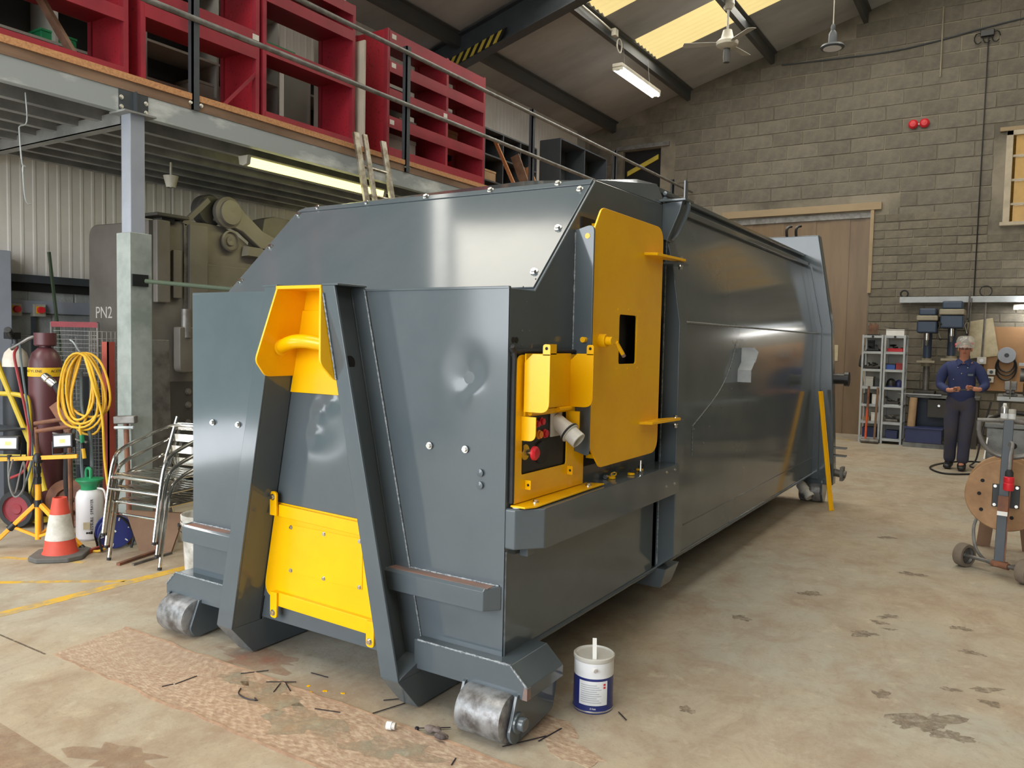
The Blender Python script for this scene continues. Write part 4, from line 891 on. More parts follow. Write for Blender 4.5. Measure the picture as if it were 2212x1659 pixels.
hd = C('handle_boss', MB().cyl((2.10, .67, 1.625), (2.135, .67, 1.625), .032, n=18).cyl((2.135, .67, 1.625), (2.165, .67, 1.625), .02, n=14), 'yellow', door, bevel=.002)
C('handle_arm', MB().bar((2.158, .655, 1.63), (2.158, .72, 1.62), .028, .012, (1, 0, 0)), 'yellow', door, bevel=.003)
C('handle_lever', MB().cyl((2.162, .715, 1.62), (2.175, .765, 1.565), .010, n=12), 'yellow', door)
C('lever_tip', MB().cyl((2.175, .765, 1.565), (2.178, .775, 1.553), .010, n=12), 'scuff', door)
C('latch_stub', MB().cyl((2.085, .60, 1.628), (2.085, .52, 1.628), .013, n=12), 'yellow', door)
strip_o = rounded([(2.022, 1.118), (2.118, 1.09), (2.118, 2.155), (2.022, 2.13)], [0, .02, .03, 0])
C('frame_strip', MB().prism([(x, .545, z) for x, z in strip_o], (0, .012, 0)), bevel=.002)
C('strip_hole', MB().cyl((2.085, .5445, 2.1), (2.085, .5435, 2.1), .013, n=12), 'yellow'); C('strip_hole', MB().cyl((2.07, .5445, 1.165), (2.07, .5435, 1.165), .012, n=12), 'yellow')
C('weld_bead', MB().tube([(2.024, .543, 1.12 + 1.0 * i / 50) for i in range(51)], [random.uniform(.002, .005) for _ in range(51)], 6), 'weld')
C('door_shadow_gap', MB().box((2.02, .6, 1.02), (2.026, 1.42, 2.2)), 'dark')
for z in (2.075, 1.19):
    lg = C('hinge_lug', MB().prism([(2.10, 1.16, z), (2.16, 1.20, z), (2.185, 1.55, z), (2.15, 1.60, z), (2.10, 1.42, z)], (0, 0, .014)), 'yellow', door, bevel=.002)
    bolt((2.155, 1.55, z + .014), (0, 0, 1), .011, door); bolt((2.155, 1.55, z - .02), (0, 0, -1), .011, door, h=.02)
    C('hinge_bracket', MB().box((2.03, 1.50, z - .016), (2.165, 1.66, z - .003)), 'anthracite', bevel=.002)

# yellow control panel with its open hood
o2 = rounded([(.03, .945), (.645, .945), (.645, 1.56), (.03, 1.56)], [.005, .005, .04, .045]); i2 = rounded([(.083, 1.06), (.472, 1.06), (.472, 1.30), (.083, 1.30)], .012)
A, B = ring(o2, i2, (.28, 1.18))
cpn = C('control_panel', MB().plate_hole([(2.036, y, z) for y, z in A], [(2.036, y, z) for y, z in B], (.006, 0, 0)), 'yellow', bevel=.0015)
C('panel_foot', MB().prism([(2.03, .02, .934), (2.03, .70, .934), (2.115, .73, .934), (2.115, .60, .934), (2.125, .07, .934), (2.1, .02, .934)], (0, 0, .008)), 'yellow', cpn, bevel=.002)
for y in (.13, .62): bolt((2.085, y, .942), (0, 0, 1), .011, cpn)
sl = [(2.034, .022, .95), (2.034, .022, 1.54), (2.034, .05, 1.572), (2.034, .64, 1.572)]
C('rubber_seal', MB().tube(spline(sl, 5), .010, 8), 'rubber', cpn)
fc = C('control_face', MB().box((2.024, .07, 1.04), (2.030, .485, 1.315)), 'black', cpn)
hood_y0, hood_y1 = .075, .465
C('hood_back', MB().box((2.052, hood_y0, 1.33), (2.058, hood_y1, 1.565)), 'yellow', cpn)
hc = rounded([(2.052, 1.325), (2.172, 1.325), (2.172, 1.565), (2.09, 1.565), (2.052, 1.53)], [0, .045, .0, .0, 0])
for y in (hood_y0, hood_y1):
    C('hood_cheek', MB().prism([(x, y - .003, z) for x, z in hc], (0, .006, 0)), 'yellow', cpn, bevel=.001)
    tb = rounded([(2.138, 1.56), (2.172, 1.56), (2.172, 1.605), (2.138, 1.605)], [0, 0, .012, .012]); C('hood_tab', MB().prism([(x, y - .003, z) for x, z in tb], (0, .006, 0)), 'yellow', cpn)
    C('tab_hole', MB().cyl((2.155, y - .0036, 1.588), (2.155, y - .0032, 1.588), .007, n=10), 'dark', cpn)
C('hood_tab', MB().box((2.052, .24, 1.56), (2.058, .33, 1.605)), 'yellow', cpn)
C('hood_hinge', MB().cyl((2.06, .11, 1.318), (2.06, .24, 1.318), .011, n=12), 'yellow', cpn)
C('hood_hinge', MB().cyl((2.06, .35, 1.318), (2.06, .47, 1.318), .011, n=12), 'yellow', cpn)
C('hinge_leaf', MB().box((2.042, .09, 1.305), (2.05, .48, 1.325)), 'yellow', cpn)
for y in (.078, .462):
    fp = rounded([(2.042, 1.205), (2.11, 1.205), (2.11, 1.305), (2.042, 1.305)], [0, .035, 0, 0]); C('side_flap', MB().prism([(x, y - .003, z) for x, z in fp], (0, .006, 0)), 'yellow', cpn)
for y, z in ((.13, 1.015), (.50, 1.03)):
    C('lock_tab', MB().box((2.042, y - .018, z - .02), (2.07, y - .012, z + .02)).box((2.042, y - .018, z - .02), (2.044, y + .03, z + .02)), 'yellow', cpn, bevel=.001)
    C('tab_hole', MB().cyl((2.058, y - .0185, z), (2.058, y - .0182, z), .006, n=8), 'dark', cpn)
es = C('stop_ring', MB().cyl((2.030, .125, 1.15), (2.034, .125, 1.15), .033, n=22), 'bandyellow', cpn)
C('stop_stem', MB().cyl((2.034, .125, 1.15), (2.075, .125, 1.15), .014, n=14), 'chrome', cpn)
C('stop_button', MB().lathe([(.02, .0), (.03, .006), (.03, .016), (.022, .024), (0, .026)], (2.068, .125, 1.15), 20, (1, 0, 0)), 'red', cpn)
for y, z, m, r in ((.235, 1.215, 'amber', .016), (.285, 1.215, 'red', .016), (.215, 1.262, 'red', .012), (.255, 1.27, 'red', .014)):
    C('push_button', MB().lathe([(r + .004, 0), (r + .004, .006), (r, .008), (r, .016), (0, .018)], (2.030, y, z), 16, (1, 0, 0)), m, cpn)
C('rotary_switch', MB().lathe([(.05, 0), (.05, .01), (.042, .014), (0, .015)], (2.030, .262, 1.135), 24, (1, 0, 0)), 'rubber', cpn)
C('key_switch', MB().lathe([(.018, 0), (.018, .008), (0, .01)], (2.030, .085, 1.17), 14, (1, 0, 0)), 'rubber', cpn)
C('socket_flange', MB().box((2.030, .33, 1.195), (2.04, .43, 1.305)), 'greyplastic', cpn, bevel=.004)
sk = C('inlet_plug', MB().lathe([(.034, -.02), (.036, .03), (.04, .06), (.047, .064), (.047, .078), (.038, .08), (.038, .13), (.034, .132), (.033, .11), (.0, .11)], (2.045, .382, 1.258), 22, (.82, -.02, -.57)), 'greyplastic', cpn)
C('plug_collar', MB().lathe([(.0475, .066), (.0495, .068), (.0495, .074), (.0475, .076)], (2.045, .382, 1.258), 22, (.82, -.02, -.57)), 'rubber', cpn)
text('EMERGENCY STOP', .011, (2.0306, .16, 1.2), (R(90), 0, R(90)), 'whiteink', cpn, 'panel_lettering')
for y, z in ((.014, 1.572), (.03, 1.572)): pass
for y, z in ((.10, 1.60), (.16, 1.60), (.10, 1.66), (.16, 1.66), (.10, 1.84), (.2, 1.88), (.13, 1.78)): C('rivet_hole', MB().cyl((W - .001, y, z), (W + .0015, y, z), .0035, n=8), 'bare')
for y in (.03, .055): C('grommet', MB().cyl((W - .001, y, 1.62), (W + .003, y, 1.62), .012, n=12), 'black')

# curved cover seam and small sight brackets on the container side
arc = spline([(2.022, 3.096, 1.629), (2.022, 2.969, 1.469), (2.022, 2.802, 1.334), (2.022, 2.581, 1.229), (2.022, 2.215, 1.094)], 8) + [Vector((2.022, 2.215, .898))]
C('cover_seam', MB().tube(arc, .0032, 6), 'weld')
for y, z in ((2.98, 1.45), (2.8, 1.30), (2.57, 1.20), (2.40, 1.14), (2.24, 1.07), (2.24, .93), (2.55, 1.06), (2.44, .96), (2.8, 1.18), (3.02, 1.3)): C('rivet', MB().lathe([(.008, 0), (.007, .004), (0, .005)], (W, y, z), 8, (1, 0, 0)), 'bare')
C('sight_bracket', MB().prism([(W, 3.24, 1.49), (W, 3.24, 1.60), (W + .09, 3.26, 1.60), (W + .11, 3.30, 1.57), (W + .10, 3.26, 1.49)], (0, .005, 0)), 'lightrack', bevel=.001)
C('sight_bracket', MB().box((W, 3.16, 1.345), (W + .10, 3.165, 1.43)).prism([(W, 3.16, 1.43), (W + .10, 3.16, 1.43), (W + .10, 3.26, 1.50), (W, 3.26, 1.5)], (0, 0, .005)), 'lightrack', bevel=.001)

# rear frame, lugs, roller, drain coupling
rfp = [(.9, .292), (2.225, .19), (2.225, .35), (2.15, 1.80), (2.15, 1.86), (1.985, 2.76), (1.95, 2.785), (.07, 2.785), (.035, 2.76), (-.13, 1.86), (-.13, 1.80), (-.205, .35), (-.205, .19), (1.1, .292)]
C('rear_frame', MB().prism([(x, 5.95, z) for x, z in ((-.205, .19), (2.225, .19), (2.225, .35), (2.15, 1.83), (1.985, 2.77), (.035, 2.77), (-.13, 1.83), (-.205, .35))], (0, .14, 0)), bevel=.012)
C('frame_fillet', MB().prism([(x, 5.90, z) for x, z in ((1.97, .25), (2.08, .25), (2.06, 1.80), (1.92, 2.46), (1.85, 2.46), (2.0, 1.75))], (0, .06, 0)), bevel=.004)
for x in (1.66, 1.755): C('top_hook', MB().tube(spline([(x, 5.97, 2.76), (x, 5.95, 2.83), (x + .01, 5.99, 2.87), (x + .03, 6.03, 2.88)], 4), .014, 8), 'black')
C('ram_end', MB().cyl((2.17, 6.05, 1.29), (2.30, 6.05, 1.29), .055, n=20).cyl((2.28, 6.05, 1.29), (2.32, 6.05, 1.29), .075, n=20), 'black')
for z in (.57, .49): C('fork_plate', MB().prism([(2.2, 5.97, z), (2.33, 5.99, z), (2.33, 6.07, z), (2.2, 6.09, z)], (0, 0, .014)))
C('clamp_bolt', MB().cyl((2.2, 6.04, .32), (2.33, 6.04, .30), .04, n=16).box((2.28, 5.98, .24), (2.31, 6.1, .38)), 'bare')
C('roller', MB().lathe([(.09, 0), (.1, .01), (.1, .21), (.09, .22)], (1.9, 5.98, .1), 32, (1, 0, 0)), 'steelroll')
C('roller_cheek', MB().prism([(2.125, y, z) for y, z in rounded([(5.86, .25), (6.1, .25), (6.1, .1), (6.02, .01), (5.94, .01), (5.86, .1)], .03)], (.014, 0, 0)))
C('roller', MB().lathe([(.09, 0), (.1, .01), (.1, .21), (.09, .22)], (-.1, 5.98, .1), 32, (1, 0, 0)), 'steelroll')
dc2 = C('drain_coupling', MB().lathe([(.045, 0), (.05, .02), (.05, .09), (.038, .1), (.038, .14), (.05, .145), (.05, .18), (.0, .18)], (1.93, 5.80, .20), 18, (.55, -.25, -.55)), 'greyplastic')
C('coupling_lever', MB().bar((1.99, 5.77, .12), (2.08, 5.74, .09), .012, .03), 'bare')
# ------------------------------------------------------------------ left side of the shop
# big power press
pr = thing('power_press', 'huge olive-grey power press standing behind the mezzanine post', 'machine', (-3.2, 2.6, 0))
P_ = lambda nm, mb, m='press', par=None, **k: mb.build(nm, m, par or pr, **k)
ef = rounded([(-3.98, 0), (-3.06, 0), (-3.06, 2.64), (-3.98, 2.66)], [0, 0, 0.02, .14])
P_('end_frame', MB().prism([(x, 1.70, z) for x, z in ef], (0, .34, 0)), bevel=.03)
sf = [(1.70, 0), (1.70, 2.65), (2.08, 2.69)] + [tuple(v.xy) for v in spline([(2.3, 2.70, 0), (2.55, 2.68, 0), (2.8, 2.56, 0), (2.98, 2.43, 0), (3.3, 2.36, 0), (4.6, 2.30, 0)], 5)] + [(4.6, 1.15), (2.1, 1.15), (2.1, .0)]
P_('side_frame', MB().prism([(-3.0, y, z) for y, z in sf], (-.12, 0, 0)), bevel=.008)
P_('inner_body', MB().box((-3.9, 2.04, 0), (-3.13, 4.6, 2.2)), 'pressdark')
P_('guide_column', MB().box((-3.0, 1.74, 1.9), (-2.93, 1.88, 2.66)), bevel=.012)
P_('guide_strip', MB().box((-2.995, 1.93, 1.95), (-2.96, 2.02, 2.4)), 'press', bevel=.006)
P_('edge_strip', MB().box((-2.998, 2.06, 1.6), (-2.985, 2.10, 2.66)), 'bare')
P_('rib', MB().box((-3.0, 2.10, 1.55), (-2.95, 2.30, 2.66)), bevel=.006)
P_('top_plate', MB().box((-3.2, 1.72, 2.69), (-2.9, 2.06, 2.72)).box((-3.12, 1.82, 2.64), (-2.98, 1.96, 2.69)), 'pressdark', bevel=.006)
P_('side_cover', MB().box((-2.999, 2.32, 1.66), (-2.98, 3.6, 2.30)), bevel=.004)
P_('boss_ring', MB().lathe([(.10, 0), (.105, .03), (.09, .04), (.085, .02), (.05, .02), (.045, .035), (.015, .035), (0, .03)], (-2.985, 2.57, 2.555), 30, (1, 0, 0)))
arm = P_('crank_arm', MB().prism([(-2.93, y, z) for y, z in [(2.40, 2.74), (2.46, 2.92), (2.62, 2.95), (2.75, 2.84), (2.95, 2.70), (3.5, 2.52), (3.5, 2.38), (2.95, 2.50), (2.7, 2.66)]], (-.09, 0, 0)), bevel=.012)
P_('crank_pulley', MB().lathe([(.15, 0), (.155, .02), (.155, .06), (.12, .075), (.12, .1), (.05, .105), (0, .1)], (-2.99, 2.53, 2.83), 32, (1, 0, 0)))
P_('crank_pulley', MB().lathe([(.15, 0), (.155, .02), (.155, .1), (.14, .12), (0, .12)], (-3.15, 2.40, 2.84), 32, (1, 0, 0)), 'pressdark')
P_('arm_strut', MB().bar((-3.0, 2.06, 2.66), (-3.0, 2.34, 2.93), .05, .03, (1, 0, 0)))
P_('rear_beam', MB().hull([(-3.1, 3.05, 2.56), (-3.1, 3.12, 2.86), (-3.1, 3.25, 2.90), (-3.1, 4.6, 2.86), (-3.1, 4.6, 2.5), (-3.3, 3.05, 2.56), (-3.3, 3.12, 2.86), (-3.3, 3.25, 2.90), (-3.3, 4.6, 2.86), (-3.3, 4.6, 2.5)]), bevel=.01)
P_('side_rail', MB().hull([(-2.98, 2.72, 2.42), (-2.93, 2.76, 2.43), (-2.98, 2.74, 2.53), (-2.93, 2.78, 2.52), (-2.98, 4.4, 2.40), (-2.93, 4.4, 2.40), (-2.98, 4.4, 2.52), (-2.93, 4.4, 2.51)]))
P_('ram_rod', MB().cyl((-2.9, 2.02, 1.85), (-2.9, 2.02, 1.58), .045, n=16), 'bare')
rb_ = rounded([(1.93, 1.25), (2.14, 1.25), (2.14, 1.68), (1.93, 1.68)], [.06, .06, .0, 0])
P_('ram_block', MB().prism([(-2.87, y, z) for y, z in rb_], (-.1, 0, 0)), bevel=.012)
P_('lower_front', MB().box((-3.05, 1.705, .0), (-2.985, 2.7, 1.16)), 'pressdark', bevel=.004)
for z in (1.06, .93, .76, .6):
    for y in (2.10, 2.24): bolt((-2.985, y, z), (1, 0, 0), .022, pr, 'press', 'bolt')
for z in (.5, .36, .2): P_('base_step', MB().box((-2.985, 1.72, z - .11), (-2.93 + .0, 2.7, z)), 'pressdark', bevel=.004)
text('PN2', .16, (-3.72, 1.6985, 1.80), (R(90), 0, 0), 'chalk', pr, 'chalk_lettering')
# steel sheet standing in front of the press
tag(MB().bar((-2.28, 1.34, 0.0), (-2.36, 1.36, 1.56), .21, .012, (1, 0, 0)).build('steel_sheet', 'bare', loc=(-2.3, 1.34, 0), bevel=.003), 'narrow bare grey steel sheet standing upright beside the mezzanine post', 'sheet')
# isolators on the left wall, with their conduits
for y, lb in ((1.23, 'grey isolator box with red knob, the left one on the block wall'), (1.455, 'grey isolator box with red knob, right one with conduit below')):
    t = thing('isolator_switch', lb, 'switch', (-4.488, y, 1.82), 'isolators on the left wall')
    MB().box((-4.487, y - .06, 1.755), (-4.41, y + .06, 1.88)).build('housing', 'switchgrey', t, bevel=.008)
    MB().box((-4.411, y - .035, 1.785), (-4.406, y + .04, 1.855)).build('yellow_plate', 'bandyellow', t)
    MB().lathe([(.034, 0), (.034, .02), (.03, .035), (0, .035)], (-4.407, y + .003, 1.82), 20, (1, 0, 0)).build('knob', 'red', t)
    if y > 1.3: MB().box((-4.487, y - .05, 1.2), (-4.45, y - .015, 1.755)).build('conduit', 'railpost', t)
tag(MB().bar((-4.32, 1.75, 0.0), (-4.3, 1.49, 2.39), .02, .03, (1, 0, 0)).build('steel_rod', 'greenbar', loc=(-4.3, 1.7, 0)), 'thin dark steel bar leaning against the left wall', 'bar')
tag(MB().box((-4.41, .78, 0), (-4.27, 1.13, 2.36)).build('grey_cabinet', 'postgrey', loc=(-4.38, .95, 0), bevel=.01), 'pale grey upright cabinet edge at the far left by the wall', 'cabinet')
# gas cylinders on a yellow trolley
ac = thing('gas_cylinder', 'maroon acetylene cylinder with a yellow band behind the work light', 'gas cylinder', (-3.17, .86, .06))
MB().lathe([(.11, .06), (.128, .09), (.128, 1.28), (.122, 1.36), (.10, 1.43), (.06, 1.47), (.045, 1.48), (.045, 1.52), (0, 1.52)], (-3.17, .86, 0), 32).build('body', 'maroon', ac)
MB().lathe([(.132, 1.235), (.1325, 1.24), (.1325, 1.305), (.132, 1.31)], (-3.17, .86, 0), 32, cap=False).build('label_band', 'bandyellow', ac)
for a0 in (-80, 24):
    for i, ch in enumerate('ACETYLENE'):
        a = R(a0 - 30 + i * 8.6); r = .1332
        t_ = text(ch, .030, (-3.17 + r * math.cos(a), .86 + r * math.sin(a), 1.28), (R(90), 0, a + R(90)), 'ink', ac, 'label_letter')
MB().lathe([(.075, 1.49), (.085, 1.5), (.085, 1.60), (.078, 1.60), (.078, 1.5)], (-3.17, .86, 0), 24, cap=False).build('valve_guard', 'maroon', ac)
MB().cyl((-3.17, .86, 1.5), (-3.17, .86, 1.58), .02, n=10).build('valve', 'bare', ac)
MB().tube(spline([(-3.17, .86, 1.56), (-3.22, .78, 1.56), (-3.3, .72, 1.5), (-3.36, .68, 1.46)], 4), .016, 8).build('regulator', 'bare', ac)
ox = thing('gas_cylinder', 'black cylinder with a white shoulder left of the maroon one', 'gas cylinder', (-3.62, .84, .06))
MB().lathe([(.09, .06), (.1, .09), (.1, 1.30)], (-3.62, .84, 0), 28).build('body', 'cylblack', ox)
MB().lathe([(.101, 1.30), (.1, 1.36), (.085, 1.42), (.05, 1.46), (.035, 1.47), (0, 1.47)], (-3.62, .84, 0), 28).build('shoulder', 'cylwhite', ox)
MB().lathe([(.036, 1.47), (.036, 1.5), (.02, 1.5), (.02, 1.58), (0, 1.58)], (-3.62, .84, 0), 18).build('valve', 'railpost', ox)
MB().box((-3.70, .78, 1.54), (-3.56, .86, 1.6)).cyl((-3.6, .8, 1.56), (-3.5, .72, 1.62), .03, n=12).build('regulator', 'black', ox, bevel=.006)
tr = thing('cylinder_trolley', 'yellow tube cylinder trolley with a red wheel in front of the gas cylinders', 'trolley', (-3.2, .7, 0))
MB().tube([(-3.45, .53, 1.68), (-3.353, .588, 1.282), (-3.044, .715, .561), (-2.95, .73, .30)], .021, 10).build('frame_tube', 'trolley', tr)
MB().tube(spline([(-3.7, .42, 1.09), (-3.35, .582, 1.09), (-3.19, .68, 1.075), (-3.13, .70, 1.0), (-3.10, .69, .6), (-3.088, .694, .2)], 5), .02, 10).build('frame_tube', 'trolley', tr)
MB().box((-3.75, .44, .80), (-3.1, .66, .815)).build('tool_tray', 'railpost', tr, bevel=.004)
MB().bar((-3.6, .46, .55), (-3.10, .66, .57), .05, .006, (0, -1, 0)).build('cross_plate', 'trolley', tr)
MB().box((-3.8, .68, .03), (-2.98, 1.0, .06)).build('base_plate', 'trolley', tr)
def wheel(c, r, w, ax, parent, tyre='rubber', hub='redwheel', spokes=True):
    c = Vector(c); a = Vector(ax).normalized(); o = c - a * w / 2
    MB().lathe([(r * .72, 0), (r * .95, 0), (r, w * .2), (r, w * .8), (r * .95, w), (r * .72, w)], o, 32, a, cap=False).build('tyre', tyre, parent)
    MB().lathe([(0, w * .25), (r * .25, w * .2), (r * .3, w * .35), (r * .66, w * .35), (r * .74, w * .1), (r * .74, w * .9), (r * .66, w * .65), (r * .3, w * .65), (r * .25, w * .8), (0, w * .75)], o, 28, a, cap=False).build('wheel_hub', hub, parent)
    if spokes:
        u, v, d = frame_of(a)
        for k in range(5):
            t = 2 * math.pi * k / 5; q = u * math.cos(t) + v * math.sin(t); MB().bar(c + q * r * .2 - d * w * .4, c + q * r * .7 - d * w * .4, r * .16, w * .2, d).build('spoke', hub, parent)
wheel((-3.10, .59, .155), .155, .06, (.45, -.85, 0), tr)
wheel((-3.62, .40, .155), .155, .06, (.45, -.85, 0), tr)
MB().tube(spline([(-3.30, .70, 1.47), (-3.06, .56, 1.42), (-3.0, .55, 1.29), (-2.90, .57, .93), (-2.87, .58, .70), (-2.92, .56, .5), (-3.05, .5, .42)], 6), .011, 7).build('gas_hose', 'hosered', tag(thing('gas_hose', 'red gas hose hanging down in front of the maroon cylinder', 'hose', (-2.9, .56, .4)), group=None))
MB().tube(spline([(-3.3, .72, 1.5), (-2.97, .57, 1.34), (-2.89, .58, .93), (-2.865, .59, .6), (-2.95, .55, .3)], 6), .009, 7).build('gas_hose', 'hoseblue', thing('gas_hose', 'thin blue-grey gas hose beside the red hose', 'hose', (-2.9, .56, .3)))
# torch hose with a chromed end
th = thing('torch_hose', 'dark thick hose with a chromed end hanging beside the yellow coil', 'hose', (-2.6, .66, .6))
MB().tube(spline([(-2.66, .665, 1.20), (-2.6, .69, 1.1), (-2.56, .712, .98), (-2.55, .70, .7), (-2.56, .7, .4), (-2.6, .75, .25)], 6), .026, 10).build('hose', 'rubber', th)
MB().lathe([(.03, 0), (.034, .03), (.03, .06), (.036, .07), (.03, .11), (.02, .12)], (-2.66, .665, 1.19), 16, (-.5, -.35, .55)).build('chrome_end', 'chrome', th)
# welded steel bracket on the trolley tray
br = thing('steel_bracket', 'welded brown steel bracket with two rods above the work light', 'bracket', (-2.6, .6, .8))
MB().cyl((-2.727, .544, .888), (-2.5, .68, .935), .017, n=10).build('rod', 'rust', br)
MB().cyl((-2.714, .548, .827), (-2.48, .69, .875), .017, n=10).build('rod', 'rust', br)
MB().bar((-2.63, .64, 1.04), (-2.49, .69, .84), .075, .02, (.3, -.8, .2)).build('flat_bar', 'rust', br)
MB().bar((-2.6, .62, .82), (-2.3, .72, .76), .02, .012).build('chain', 'bare', br)
MB().cyl((-2.5, .69, .86), (-2.5, .70, .0), .018, n=8).build('leg', 'rust', br); MB().cyl((-2.72, .55, .86), (-2.74, .60, .0), .014, n=8).build('leg', 'rust', br)
# rusty wheels lying against the mesh
for i, (c, lb) in enumerate((((-2.92, .93, .19), 'brown rusty wheel standing behind the traffic cone'), ((-2.80, .88, .12), 'second, lower rusty wheel in front of the other brown wheel'))):
    t = thing('rusty_wheel', lb, 'wheel', (c[0], c[1], 0)); r = .19 if i == 0 else .12
    MB().lathe([(r * .6, 0), (r, 0), (r, .05), (r * .6, .05), (r * .55, .02), (r * .2, .02), (.02, .05), (0, .05)], (c[0], c[1], r), 26, (.55, -.83, 0)).build('rim', 'rust', t)
    MB().lathe([(r * .82, -.001), (r * .9, -.006), (r * .98, -.001)], (c[0], c[1], r), 26, (.55, -.83, 0), cap=False).build('raised_ring', 'rust', t)
# mesh roll cage with a red top rail
rc = thing('roll_cage', 'mesh roll cage with a red top rail against the block wall', 'cage', (-3.55, 1.28, 0))
a0, a1 = Vector((-3.75, 1.22, 0)), Vector((-3.38, 1.44, 0))
up = Vector((0, 0, 1))
MB().bar(a0 + up * 1.68, a1 + up * 1.68, .03, .05).build('top_rail', 'redwheel', rc)
for p in (a0, a1): MB().cyl(p, p + up * 1.70, .014, n=8).build('corner_tube', 'bare', rc)
MB().cyl(a0 + up * .12, a1 + up * .12, .014, n=8).build('bottom_tube', 'bare', rc)
mw = MB()
for i in range(1, 14): q = a0.lerp(a1, i / 14); mw.bar(q + up * .12, q + up * 1.66, .004, .004)
for j in range(1, 40): z = .12 + j * 1.54 / 40; mw.bar(a0 + up * z, a1 + up * z, .004, .004)
tag(mw.build('wire_mesh', 'wire', rc, smooth=False), kind='stuff')
wm = thing('welding_machine', 'black upright welding machine behind the yellow hose coil', 'machine', (-3.15, 1.3, 0))
MB().box((-3.30, 1.22, .42), (-3.0, 1.36, 1.22)).build('front_panel', 'cylblack', wm, bevel=.006)
MB().box((-3.34, 1.2, 0), (-2.96, 1.5, .42)).build('base', 'railpost', wm, bevel=.01)
MB().cyl((-3.1, 1.215, .95), (-3.1, 1.2, .95), .05, n=16).build('dial', 'rubber', wm)
# roll of wire mesh with a red angle post
mr = thing('mesh_roll', 'upright roll of square wire mesh beside the mezzanine post', 'mesh', (-2.5, 1.0, 0))
mw = MB(); c = Vector((-2.50, 1.0, 0)); rr = .125
for i in range(24): a = 2 * math.pi * i / 24; q = c + Vector((rr * math.cos(a), rr * math.sin(a), 0)); mw.bar(q + up * .13, q + up * 1.62, .0045, .0045)
for j in range(27): z = .13 + 1.49 * j / 26; mw.tube([c + Vector((rr * math.cos(t), rr * math.sin(t), z)) for t in [2 * math.pi * i / 24 for i in range(24)]], .0024, 4, closed=True)
tag(mw.build('wire_mesh', 'wire', mr, smooth=False), kind='stuff')
MB().lathe([(.13, 0), (.13, .12), (.11, .12)], (-2.5, 1.0, 0), 24).build('base_ring', 'redframe', mr)
ra = thing('red_angle_post', 'red oxide steel angle standing in front of the wire mesh roll', 'post', (-2.36, .93, 0))
MB().box((-2.40, .90, .02), (-2.32, .91, 1.54)).box((-2.33, .90, .02), (-2.32, .96, 1.54)).build('angle', 'redframe', ra)
MB().box((-2.44, .84, 0), (-2.24, 1.04, .02)).build('base_plate', 'redframe', ra)
# coil of yellow air hose hanging on a bent hook
ch = thing('hose_coil', 'coil of yellow air hose hanging on the wire mesh roll', 'hose', (-2.34, .72, .8))
ux = Vector((.846, .533, 0)); rn = random.Random(4); pts = []
top = Vector((-2.365, .735, 1.45))
for k in range(7):
    w = (.155, .14, .10, .16, .07, .13, .165)[k]; h = (.58, .55, .52, .60, .56, .64, .50)[k]; dx = (.0, .01, -.02, .01, -.03, .02, .03)[k]
    L = []
    for i in range(28):
        t = 2 * math.pi * i / 28; s = math.sin(t); x = w * s * (1 + .25 * (-math.cos(t))) + dx * (1 - math.cos(t)) * .5; z = -h / 2 * (1 - math.cos(t))
        L.append(top + ux * x + Vector((0, -.05 + .012 * k + .01 * math.sin(3 * t + k), z)))
    MB().tube(L, .0095, 8, closed=True).build('hose_loop', 'hoseyellow', ch)
MB().tube(spline([top + ux * .05 + Vector((0, -.04, -.02)), (-2.24, .74, 1.2), (-2.20, .78, .96), (-2.19, .79, .65), (-2.15, .80, .35), (-2.12, .80, .1), (-2.15, .78, .012)], 6), .0095, 8).build('hose_tail', 'hoseyellow', ch)
MB().tube(spline([(-2.36, .70, .9), (-2.35, .69, .85), (-2.34, .70, .80)], 4), .0095, 8).build('hose_tail', 'hoseyellow', ch)
MB().cyl((-2.343, .70, .815), (-2.333, .70, .755), .017, n=12).build('green_connector', 'green', ch)
MB().cyl((-2.333, .70, .755), (-2.325, .70, .71), .013, n=12).build('coupling', 'black', ch)
MB().cyl((-2.325, .70, .71), (-2.308, .70, .635), .014, n=12).build('yellow_end', 'hoseyellow', ch)
MB().tube(spline([(-2.41, .84, 1.40), (-2.38, .76, 1.43), (-2.36, .70, 1.46), (-2.37, .66, 1.53), (-2.42, .66, 1.55)], 4), .006, 6).build('bent_hook', 'galv', ch)
tag(MB().tube(spline([(-2.45, .76, 1.3), (-2.42, .75, 1.0), (-2.33, .76, .8), (-2.31, .76, .5), (-2.36, .74, .35), (-2.42, .74, .6), (-2.44, .77, 1.0)], 6), .013, 7).build('dark_cable', 'hoseblue', loc=(-2.4, .76, .3)), 'grey-green cable loop hanging behind the yellow hose coil', 'cable')
